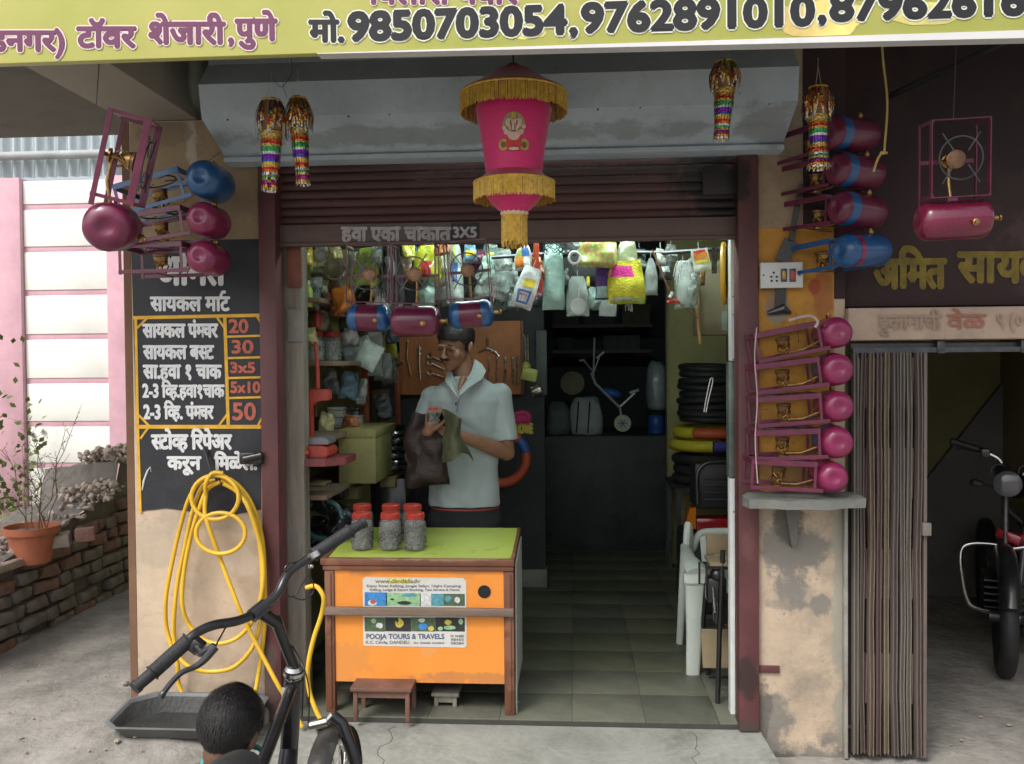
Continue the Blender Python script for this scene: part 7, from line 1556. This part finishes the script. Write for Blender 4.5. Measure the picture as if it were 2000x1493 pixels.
def feat(nm, l, m):
    b = MB()
    for c, r, rz in l: b.ell(HM @ (Vector(c) * 1.06), r, HM.to_3x3() @ Matrix.Rotation(R(rz), 3, 'Y'), 12, 8)
    return b.build(nm, m, man)
o = feat('eyebrow', [((-.029, -.083, .033), (.017, .006, .0042), -6)], M_hair); feat('eyebrow', [((.030, -.086, .033), (.018, .006, .0042), 6)], M_hair)
feat('eye', [((-.031, -.0845, .006), (.013, .004, .0026), 4)], M_hair); feat('eye', [((.031, -.0845, .006), (.013, .004, .0026), -4)], M_hair)
feat('moustache', [((-.013, -.098, -.036), (.017, .007, .0055), 14), ((.013, -.098, -.036), (.017, .007, .0055), -14)], M_hair)
feat('mouth', [((0, -.0995, -.0495), (.019, .003, .0014), 0)], mat('dark_lip', (.10, .04, .035), .5, .2, 9))
# what he holds
M_cloth = mat('olive_wiping_cloth', (.17, .18, .10), .9, .25, 12, bump=.4, bscale=120)
b = MB()
def cf(u, v):
    x = 862 + 40 * u + 16 * v * u + 6 * math.sin(v * 5 + u * 3); y = 800 + 95 * v + 18 * u * (1 - v) + 10 * math.sin(u * 7) * v
    p = Pm(x, y, -.33 + .05 * math.sin(u * 6 + v * 2) * (.3 + v) + .03 * u); return p
b.sheet(cf, 18, 18); b.shake(.008, 18, 4); bmesh.ops.solidify(b.b, geom=b.b.faces[:], thickness=.003); tag(b.build('wiping_cloth', M_cloth, ang=80), 'olive grey wiping cloth held in the shopkeeper\'s hands', 'cloth')
M_bagb = mat('dark_brown_polythene', (.028, .017, .015), .6, .35, 9, bump=.9, bscale=35)
pouch(790, 806, 872, 952, .50, M_bagb, 'dark brown plastic bag held in front of the shopkeeper', 'brown_bag', 'bag', d=.06, crump=.045, cs=9, top=.75, hook=False)
jm = jar(Pm(846, 826, -.36), .026, .07, 'little red lidded jar held up in the shopkeeper\'s hand', None, fill=.7); 
if 'group' in jm: del jm['group']

# ---- the boy crouching in the foreground, seen from behind
boy = E('person', 'dark haired boy crouching in the foreground with his back to the street', 'person')
YB = -1.45
def Pb(x, y, dy=0.0): return W(x, y, YB + dy)
BM = Matrix.Translation(Pb(449, 1430, .0)) @ Matrix.Rotation(R(172), 4, 'Z') @ Matrix.Rotation(R(-8), 4, 'Y') @ Matrix.Rotation(R(20), 4, 'X')
b = MB(); head_blobs(b, BM, s=.90)
g0 = gz(-.9, -1.4)
nk = Pb(458, 1495, .01); b.cap(nk, .045, BM @ Vector((0, .02, -.05)), .045, 14)
sl_, sr_ = Pb(368, 1545, .02), Pb(545, 1550, -.02); 
chest = Pb(458, 1575, .02); hipb = Vector((chest.x + .0, YB - .05, g0 + .22))
b.cap(nk + Vector((0, 0, -.03)), .05, chest, .10, 16); b.cap(chest, .105, hipb, .11, 16)
for s_, sx in ((sl_, -1), (sr_, 1)):
    b.cap(nk + Vector((0, 0, -.045)), .045, s_, .042, 14); e = s_ + Vector((sx * .07, .10, -.19)); wv = e + Vector((-sx * .06, .17, -.02)); b.cap(s_, .042, e, .032, 14); b.cap(e, .032, wv, .022, 14)
    hand(b, wv, (-sx * .1, .9, -.3), (0, .1, 1), (-sx, 0, -.2), .8, 45)
    kn = hipb + Vector((sx * .14, .28, .10)); an = Vector((kn.x, kn.y - .18, g0 + .05)); b.cap(hipb + Vector((sx * .06, 0, -.02)), .075, kn, .050, 14); b.cap(kn, .048, an, .032, 14); b.cap(an, .030, an + Vector((sx * .01, .13, -.025)), .022, 12)
remesh(b, .0052, 'body', M_skin2, boy, 5)
M_bsh = mat('dark_grey_tshirt', (.045, .045, .050), .85, .3, 7, bump=.25, bscale=150, sheen=.3)
b = MB(); b.cap(nk + Vector((0, .0, -.052)), .058, chest, .122, 20); b.cap(chest, .128, hipb + Vector((0, 0, .03)), .132, 20)
for s_, sx in ((sl_, -1), (sr_, 1)): b.cap(nk + Vector((0, 0, -.065)), .050, s_, .056, 16); e = s_ + Vector((sx * .045, .065, -.12)); b.tube([s_, e], [.057, .058], 16)
remesh(b, .007, 'tshirt', M_bsh, boy, 3, lambda c, n_: n_ * (.008 * N(c, 18, 5) + .004 * N(c, 45, 2)))
b = MB(); b.tube([nk + Vector((.080 * math.cos(R(20 * i)), .070 * math.sin(R(20 * i)), .010 + .012 * math.sin(R(20 * i)))) for i in range(18)], .007, 8, closed=True); b.build('teal_collar', mat('teal_trim', (.05, .36, .33), .7, .2, 12), boy)
b = MB(); b.cap(hipb, .135, hipb + Vector((0, 0, -.03)), .13, 18)
for sx in (-1, 1): b.cap(hipb + Vector((sx * .06, 0, -.02)), .088, hipb + Vector((sx * .14, .28, .10)), .062, 16)
remesh(b, .012, 'shorts', mat('navy_shorts', (.03, .035, .06), .85, .2, 8), boy, 3)
hair_shell(BM, M_hair, boy, lambda p: p.z - (.055 if p.y < -.06 else (-.005 - .5 * (p.y + .06) if p.y < .03 else -.062)), r=(.083, .103, .094), amp=.003, seed=9, tuft=14000, s=.92)

# ------------------------------------------------------------------ bicycle in the foreground
bk = E('bicycle', 'black bicycle in the foreground with upswept handlebar and worn black paint', 'bicycle')
def Bp(x, y, Y): return W(x, y, Y)
hb = [(291, 1320, -1.66), (367, 1251, -1.60), (388, 1234, -1.575), (419, 1221, -1.54), (460, 1214, -1.49), (494, 1201, -1.44), (515, 1184, -1.41), (542, 1160, -1.37), (557, 1130, -1.34), (572, 1112, -1.31), (604, 1090, -1.27), (687, 1035, -1.18)]
b = MB(); b.tube(smooth_path([Bp(*p) for p in hb], 5), .0118, 14); b.build('handlebar', M_blackp, bk)
def grip(p, q, e):
    p, q, e = Bp(*p), Bp(*q), Bp(*e); d = (q - p); b = MB(); pts, rs = [], []
    for k in range(41): pts.append(p + d * k / 40); rs.append(.0172 + .0010 * (k % 2) + (.003 if k in (0, 1, 39, 40) else 0))
    b.tube(pts, rs, 16); b.tube([q, q + (e - q) * .75], [.0150, .0140], 14); b.tube([q + (e - q) * .75, e], [.0160, .0165], 14); return b.build('grip', M_rubber, bk)
grip((370, 1249, -1.598), (296, 1316, -1.655), (262, 1345, -1.69)); grip((612, 1084, -1.262), (684, 1037, -1.183), (712, 1020, -1.15))
c1, c2 = Bp(505, 1193, -1.425), Bp(541, 1218, -1.37)
b = MB(); d = (Bp(515, 1184, -1.41) - Bp(494, 1201, -1.44)).normalized(); b.tube([c1 - d * .024, c1 + d * .024], .0185, 16); b.cap(c1, .017, c2, .016, 14); b.ell(c2 + Vector((0, 0, .012)), (.012, .012, .010)); b.build('stem_clamp', M_blackp, bk)
hs0, hs1 = Bp(574, 1304, -1.33), Bp(566, 1440, -1.30)
b = MB(); b.tube([c2, c2.lerp(hs0, .5), hs0], [.0150, .0145, .0135], 14); b.build('stem', M_blackp, bk)
ax = (hs1 - hs0).normalized()
b = MB(); b.tube([hs0 - ax * .004, hs0 + ax * .006], [.019, .024], 18); b.tube([hs0 + ax * .010, hs0 + ax * .020], [.027, .027], 18); b.tube([hs0 + ax * .024, hs0 + ax * .032], [.025, .022], 18); b.build('headset', M_steel, bk)
hb1 = hs0 + ax * .30
b = MB(); b.tube([hs0 + ax * .033, hb1], .0245, 18); b.build('head_tube', M_blackp, bk)
bk_dir = Vector((.10, -1, 0)).normalized()
sdl = Bp(468, 1462, CAMY + 1.78); seat_t = sdl + Vector((0, -.05, -.17)); bbp = Vector((hs0.x + bk_dir.x * .42, hs0.y + bk_dir.y * .42, .14))
fa_ = W(648, 1500, -1.02); fa_.z = gz(fa_.x, fa_.y) + .245
ra_ = bbp + bk_dir * .44; ra_.z = gz(ra_.x, ra_.y) + .27
b = MB(); b.tube([hs0 + ax * .05, seat_t], .0155, 14); b.tube([hb1 - ax * .06, bbp], .024, 16); b.tube([seat_t + Vector((0, 0, .10)) - bk_dir * .0, bbp], .0150, 14)
sd_ = Vector((bk_dir.y, -bk_dir.x, 0))
for s_ in (-1, 1): b.tube([bbp + sd_ * .03 * s_, ra_ + sd_ * .06 * s_], .009, 8); b.tube([seat_t + sd_ * .02 * s_, ra_ + sd_ * .06 * s_], .008, 8)
b.build('frame', M_blackp, bk)
b = MB(); b.tube([hb1, hb1 + ax * .03], .022, 14)
for s_ in (-1, 1): b.tube(smooth_path([hb1 + ax * .02, hb1 + ax * .03 + sd_ * .05 * s_, fa_.lerp(hb1, .5) + sd_ * .055 * s_, fa_ + sd_ * .05 * s_], 5), .011, 8)
b.build('fork', M_blackp, bk)
fw_dir = (Vector((fa_.x, fa_.y, 0)) - Vector((hb1.x, hb1.y, 0))); 
b = MB(); b.sheet(lambda p_, q_: fa_ + (-(Vector((0, -1, 0))) * math.cos(R(-20 + 200 * p_)) + Vector((0, 0, 1)) * math.sin(R(-20 + 200 * p_))) * (.258 - .012 * (2 * q_ - 1) ** 2) + Vector(((2 * q_ - 1) * .036, 0, 0)), 30, 6); bmesh.ops.solidify(b.b, geom=b.b.faces[:], thickness=.002); b.build('mudguard', mat('scuffed_steel', (.20, .19, .18), .42, .35, 12, metal=.7, grime=.5, bump=.15), bk)
for c in (fa_, ra_):
    u, v = (Vector((0, -1, 0)) if c is fa_ else bk_dir), Vector((0, 0, 1)); b = MB(); b.tube([c + (u * math.cos(2 * math.pi * i / 48) + v * math.sin(2 * math.pi * i / 48)) * .225 for i in range(48)], .020, 10, closed=True); w_ = b.build('wheel', M_rubber, bk)
    b = MB(); b.tube([c + (u * math.cos(2 * math.pi * i / 48) + v * math.sin(2 * math.pi * i / 48)) * .202 for i in range(48)], .011, 8, closed=True)
    for i in range(28): a = 2 * math.pi * i / 28; b.tube([c + sd_ * .025 * (-1) ** i, c + (u * math.cos(a) + v * math.sin(a)) * .2], .0012, 4)
    b.tube([c - sd_ * .05, c + sd_ * .05], .02, 10); b.build('rim', M_steel, w_)
b = MB(); b.loft([(sdl + Vector((0, -.10, -.075)), .052, .08), (sdl + Vector((0, -.09, -.05)), .062, .125), (sdl + Vector((0, -.09, -.025)), .058, .135), (sdl + Vector((0, -.10, -.008)), .044, .115), (sdl + Vector((0, -.11, 0)), .022, .07)], 24); b.build('saddle', M_rubber, bk)
b = MB(); b.tube([bbp - sd_ * .07, bbp + sd_ * .07], .02, 10); b.bar(bbp + sd_ * .08, bbp + sd_ * .08 + Vector((.08, .03, -.13)), .02, .012); b.bar(bbp - sd_ * .08, bbp - sd_ * .08 + Vector((-.08, -.03, .13)), .02, .012); b.build('crank', M_steel, bk)
# worn white decal on the head tube and white paint chips
b = MB(); q0 = Bp(566, 1372, -1.336); b.bar(q0 + Vector((-.012, -.004, .04)), q0 + Vector((-.018, -.004, -.05)), .014, .003, up=(0, 1, 0)); b.bar(q0 + Vector((-.006, -.005, .03)), q0 + Vector((-.010, -.005, -.03)), .006, .003, up=(0, 1, 0)); b.build('worn_decal', mat('worn_white_decal', (.55, .6, .58), .5, .5, 40), bk); tag(LAST[0], kind='stuff')
# brake lever
b = MB(); m0 = Bp(378, 1262, -1.60); b.box(Bp(385, 1262, -1.60), (.030, .030, .034), Matrix.Rotation(R(38), 3, 'Y'), .006); b.tube(smooth_path([Bp(382, 1262, -1.60), Bp(392, 1276, -1.63), Bp(407, 1270, -1.64), Bp(420, 1262, -1.64)], 4), [.010] * 12 + [.007], 8); b.build('lever_bracket', M_blackp, bk)
b = MB(); pts = smooth_path([Bp(x, y, Y) for x, y, Y in ((420, 1264, -1.64), (400, 1288, -1.66), (382, 1302, -1.67), (355, 1314, -1.69), (336, 1332, -1.70), (322, 1350, -1.71), (314, 1362, -1.715))], 5); b.tube(pts, [.0105 - .004 * min(1, i / 12) + (.0015 if i > 26 else 0) for i in range(len(pts))], 10); b.build('brake_lever', M_blackp, bk)
b = MB(); b.tube(smooth_path([Bp(421, 1264, -1.64), Bp(426, 1252, -1.62), Bp(434, 1238, -1.58), Bp(441, 1225, -1.53)], 4), .0022, 6)
for l in (((560, 1120, -1.335), (556, 1112, -1.34), (563, 1102, -1.33), (580, 1098, -1.30)), ((600, 1092, -1.28), (606, 1112, -1.27), (592, 1138, -1.28), (572, 1166, -1.30), (552, 1158, -1.33)), ((601, 1120, -1.27), (612, 1140, -1.26), (610, 1160, -1.26), (592, 1172, -1.28), (570, 1166, -1.30)), ((541, 1215, -1.38), (560, 1250, -1.36), (588, 1290, -1.33), (592, 1340, -1.31), (590, 1400, -1.30)), ((572, 1262, -1.37), (592, 1300, -1.34), (604, 1350, -1.32), (602, 1420, -1.30))):
    b.tube(smooth_path([Bp(*p) for p in l], 5), .0021, 6)
b.build('brake_cable', M_blackp, bk); tag(LAST[0], kind='stuff')
b = MB(); b.ell(Bp(607, 1106, -1.27), (.008, .006, .007)); b.tube([Bp(612, 1078, -1.275), Bp(617, 1088, -1.275)], .0175, 12); b.build('grip_clamp', M_steel, bk); tag(LAST[0], kind='stuff')
# hose nozzle clamp standing by the front wheel
ap = E('air_nozzle', 'brass and black air nozzle at the end of the yellow hose by the front wheel', 'nozzle')
Ya = -.98
b = MB(); b.tube([W(604, 1418, Ya - .03), W(640, 1410, Ya - .03)], [.013, .016], 12); b.tube([W(618, 1415, Ya - .03), W(626, 1436, Ya - .01)], .010, 10); b.tube([W(640, 1410, Ya - .03), W(652, 1396, Ya - .03)], .012, 10); b.build('valve', M_steel, ap)
b = MB(); b.tube([W(650, 1398, Ya - .06), W(668, 1412, Ya - .06), W(690, 1475, Ya - .07), W(712, 1560, Ya - .08)], [.017, .018, .019, .019], 14); b.build('rubber_handle', M_blackp, ap)

# ------------------------------------------------------------------ motorcycle in the dark right bay, seen from the front
mc = E('motorcycle', 'dark motorcycle with chrome crash guard parked in the right bay', 'motorcycle')
YQ = 1.15; K = lambda x, y, dy=0: W(x, y, YQ + dy); XC = 1962
M_chr = mat('dull_chrome', (.55, .55, .55), .22, .2, 12, metal=1.0, bump=.05); M_mred = mat('dark_red_tank', (.28, .012, .02), .3, .2, 8, coat=.6)
def mir(l): return [[(x, y, d) for x, y, d in l], [(2 * XC - x, y, d) for x, y, d in l]]
def both(l, r, nm, m, n=10):
    for q in mir(l): b = MB(); b.tube(smooth_path([K(*p) for p in q], 5), r, n); b.build(nm, m, mc)
both([(1915, 886, 0), (1935, 898, 0), (1946, 925, 0), (1948, 952, .0), (1960, 965, 0)], .013, 'handlebar', M_chr)
both([(1850, 864, -.02), (1882, 874, -.01), (1912, 884, 0)], .019, 'grip', M_rubber); both([(1866, 880, -.06), (1890, 884, -.05), (1915, 890, -.02)], .007, 'brake_lever', M_blackp, 8)
for q in mir([(1910, 885, -.01)]): b = MB(); b.box(K(*q[0]), (.05, .06, .05), None, .01); b.build('switch_block', M_blackp, mc)
both([(1940, 955, .04), (1945, 1060, .0), (1952, 1200, -.06), (1956, 1250, -.08)], .018, 'fork_leg', M_dsteel)
b = MB(); b.lathe([(.001, 0), (.04, -.02), (.058, -.05), (.064, -.08), (.062, -.092)], Matrix.Translation(K(XC, 945, -.0)) @ Matrix.Rotation(R(-90), 4, 'X'), 28, cap=False); hl = b.build('headlight', M_blackp, mc)
b = MB(); b.lathe([(.062, 0), (.066, .006), (.058, .010), (.04, .018), (.001, .020)], Matrix.Translation(K(XC, 945, -.082)) @ Matrix.Rotation(R(90), 4, 'X'), 28); b.build('headlight_lens', mat('grey_lens', (.10, .10, .11), .15, .1, 8, coat=.8), hl)
for dx in (-24, 24): b = MB(); b.lathe([(.001, 0), (.034, .0), (.038, .01), (.036, .05), (.001, .05)], Matrix.Translation(K(XC + dx, 920, .02)) @ Matrix.Rotation(R(60), 4, 'X'), 20); b.tube([K(XC + dx, 920, -.02) + Vector((.036 * math.cos(R(20 * i)), 0, .036 * math.sin(R(20 * i)))) for i in range(18)], .004, 6, closed=True); b.build('dial', M_blackp, mc)
for q in mir([(1890, 945, 0)]): p = q[0]; b = MB(); b.cap(K(*p), .022, K(p[0] + (12 if p[0] < XC else -12), p[1] + 2, 0), .018); b.tube([K(*p), K(1945 if p[0] < XC else 2 * XC - 1945, 955, 0)], .008, 8); b.build('indicator', M_rubber, mc)
b = MB(); b.loft([(K(XC, 1075, .35), .10, .22), (K(XC, 1050, .35), .135, .26), (K(XC, 1010, .36), .12, .25), (K(XC, 985, .38), .07, .2)], 26, 2.4); b.build('fuel_tank', M_blackp, mc)
for q in ((1925, 1038, 1972, 1054), (2 * XC - 1972, 1054, 2 * XC - 1925, 1038)):
    b = MB(); b.bar(K(q[0], q[1], .05), K(q[2], q[3], .02), .05, .10, up=(0, 1, 0), bev=.01); b.build('tank_shroud', M_mred, mc)
for q in mir([(1962, 1070, -.02), (1925, 1064, -.03), (1890, 1066, -.05), (1875, 1080, -.06), (1876, 1120, -.07), (1884, 1172, -.06), (1900, 1192, -.05), (1945, 1198, -.0)]):
    b = MB(); b.tube(smooth_path([K(*p) for p in q], 6), .0125, 12); b.build('crash_guard', M_chr, mc)
b = MB(); b.box(K(XC, 1150, .2), (.30, .30, .30), None, .04)
for k in range(6): b.bx(K(XC, 0).x - .13, K(XC, 0).x + .13, YQ + .0, YQ + .3, K(0, 1120 + k * 12).z, K(0, 1117 + k * 12).z)
b.box(K(1950, 1150, .15), (.10, .2, .2), None, .03); b.ell(K(1958, 1155, .05), (.05, .06, .06)); b.build('engine', M_dsteel, mc)
for p in ((1953, 1128), (1947, 1172), (1930, 1110)): b = MB(); b.ell(K(p[0], p[1], .0), (.012, .010, .012)); b.build('bolt', M_chr, mc)
for (x0_, y0_, x1_, y1_, r_, m_) in ((1905, 1090, 1955, 1130, .022, M_dsteel), (1915, 1140, 1960, 1100, .016, M_blackp), (1900, 1150, 1950, 1190, .026, M_dsteel), (1930, 990, 1965, 1030, .02, M_blackp), (1935, 1075, 1975, 1180, .03, M_rubber), (1915, 1170, 1975, 1175, .016, M_chr)):
    b = MB(); b.cap(K(x0_, y0_, .12), r_, K(x1_, y1_, .15), r_ * 1.2); b.build('engine_casing', m_, mc)
both([(1906, 1204, .2), (1960, 1206, .2)], .014, 'foot_peg', M_dsteel)
fw = K(XC, 1210, -.12); fw.z = -.13 + .29
b = MB(); b.tube([fw + Vector((0, .26 * math.cos(2 * math.pi * i / 40), .26 * math.sin(2 * math.pi * i / 40))) for i in range(40)], .042, 12, closed=True); w_ = b.build('wheel', M_rubber, mc)
b = MB(); b.tube([fw + Vector((0, .22 * math.cos(2 * math.pi * i / 40), .22 * math.sin(2 * math.pi * i / 40))) for i in range(40)], .014, 8, closed=True); b.tube([fw - Vector((.07, 0, 0)), fw + Vector((.07, 0, 0))], .03, 12)
for i in range(8): a = 2 * math.pi * i / 8; b.tube([fw, fw + Vector((0, .22 * math.cos(a), .22 * math.sin(a)))], .010, 6)
b.build('rim', M_dsteel, w_)
b = MB(); b.tube([fw + Vector((0, .325 * math.cos(R(20 + 12 * i)) * -1, .325 * math.sin(R(20 + 12 * i)))) for i in range(12)], .05, 12); b.build('mudguard', M_blackp, mc)
rw = Vector((fw.x, fw.y + 1.25, fw.z)); b = MB(); b.tube([rw + Vector((0, .26 * math.cos(2 * math.pi * i / 32), .26 * math.sin(2 * math.pi * i / 32))) for i in range(32)], .045, 10, closed=True); b.build('wheel', M_rubber, mc)
b = MB(); b.loft([(K(XC, 1085, .8), .10, .35), (K(XC, 1045, .85), .13, .36), (K(XC, 1025, .85), .10, .34)], 22, 2.6); b.build('seat', M_rubber, mc)
b = MB(); b.tube([K(XC, 1110, .1), K(XC, 1110, .9), rw], .03, 8); b.build('frame', M_blackp, mc)
both([(1925, 1215, .3), (1922, 1228, .9), (1924, 1215, 1.4)], .030, 'exhaust', M_dsteel)

# ------------------------------------------------------------------ settle: put each thing's Empty at its base, leaving its parts where they are
bpy.context.view_layer.update()
for o in list(sc.objects):
    if o.type == 'EMPTY' and o.parent is None and o.matrix_world.translation.length < 1e-9 and o.children:
        lo = Vector((1e9,) * 3); hi = Vector((-1e9,) * 3)
        for c in o.children:
            if c.type == 'MESH':
                for q in c.bound_box:
                    w = c.matrix_world @ Vector(q); lo = Vector(map(min, lo, w)); hi = Vector(map(max, hi, w))
        base = Vector(((lo.x + hi.x) / 2, (lo.y + hi.y) / 2, lo.z))
        o.location = base
        for c in o.children: c.location = c.location - base

bpy.context.view_layer.update()
mc.matrix_world = Matrix.Translation(fw) @ Matrix.Rotation(R(-20), 4, 'Z') @ Matrix.Translation(-fw) @ mc.matrix_world
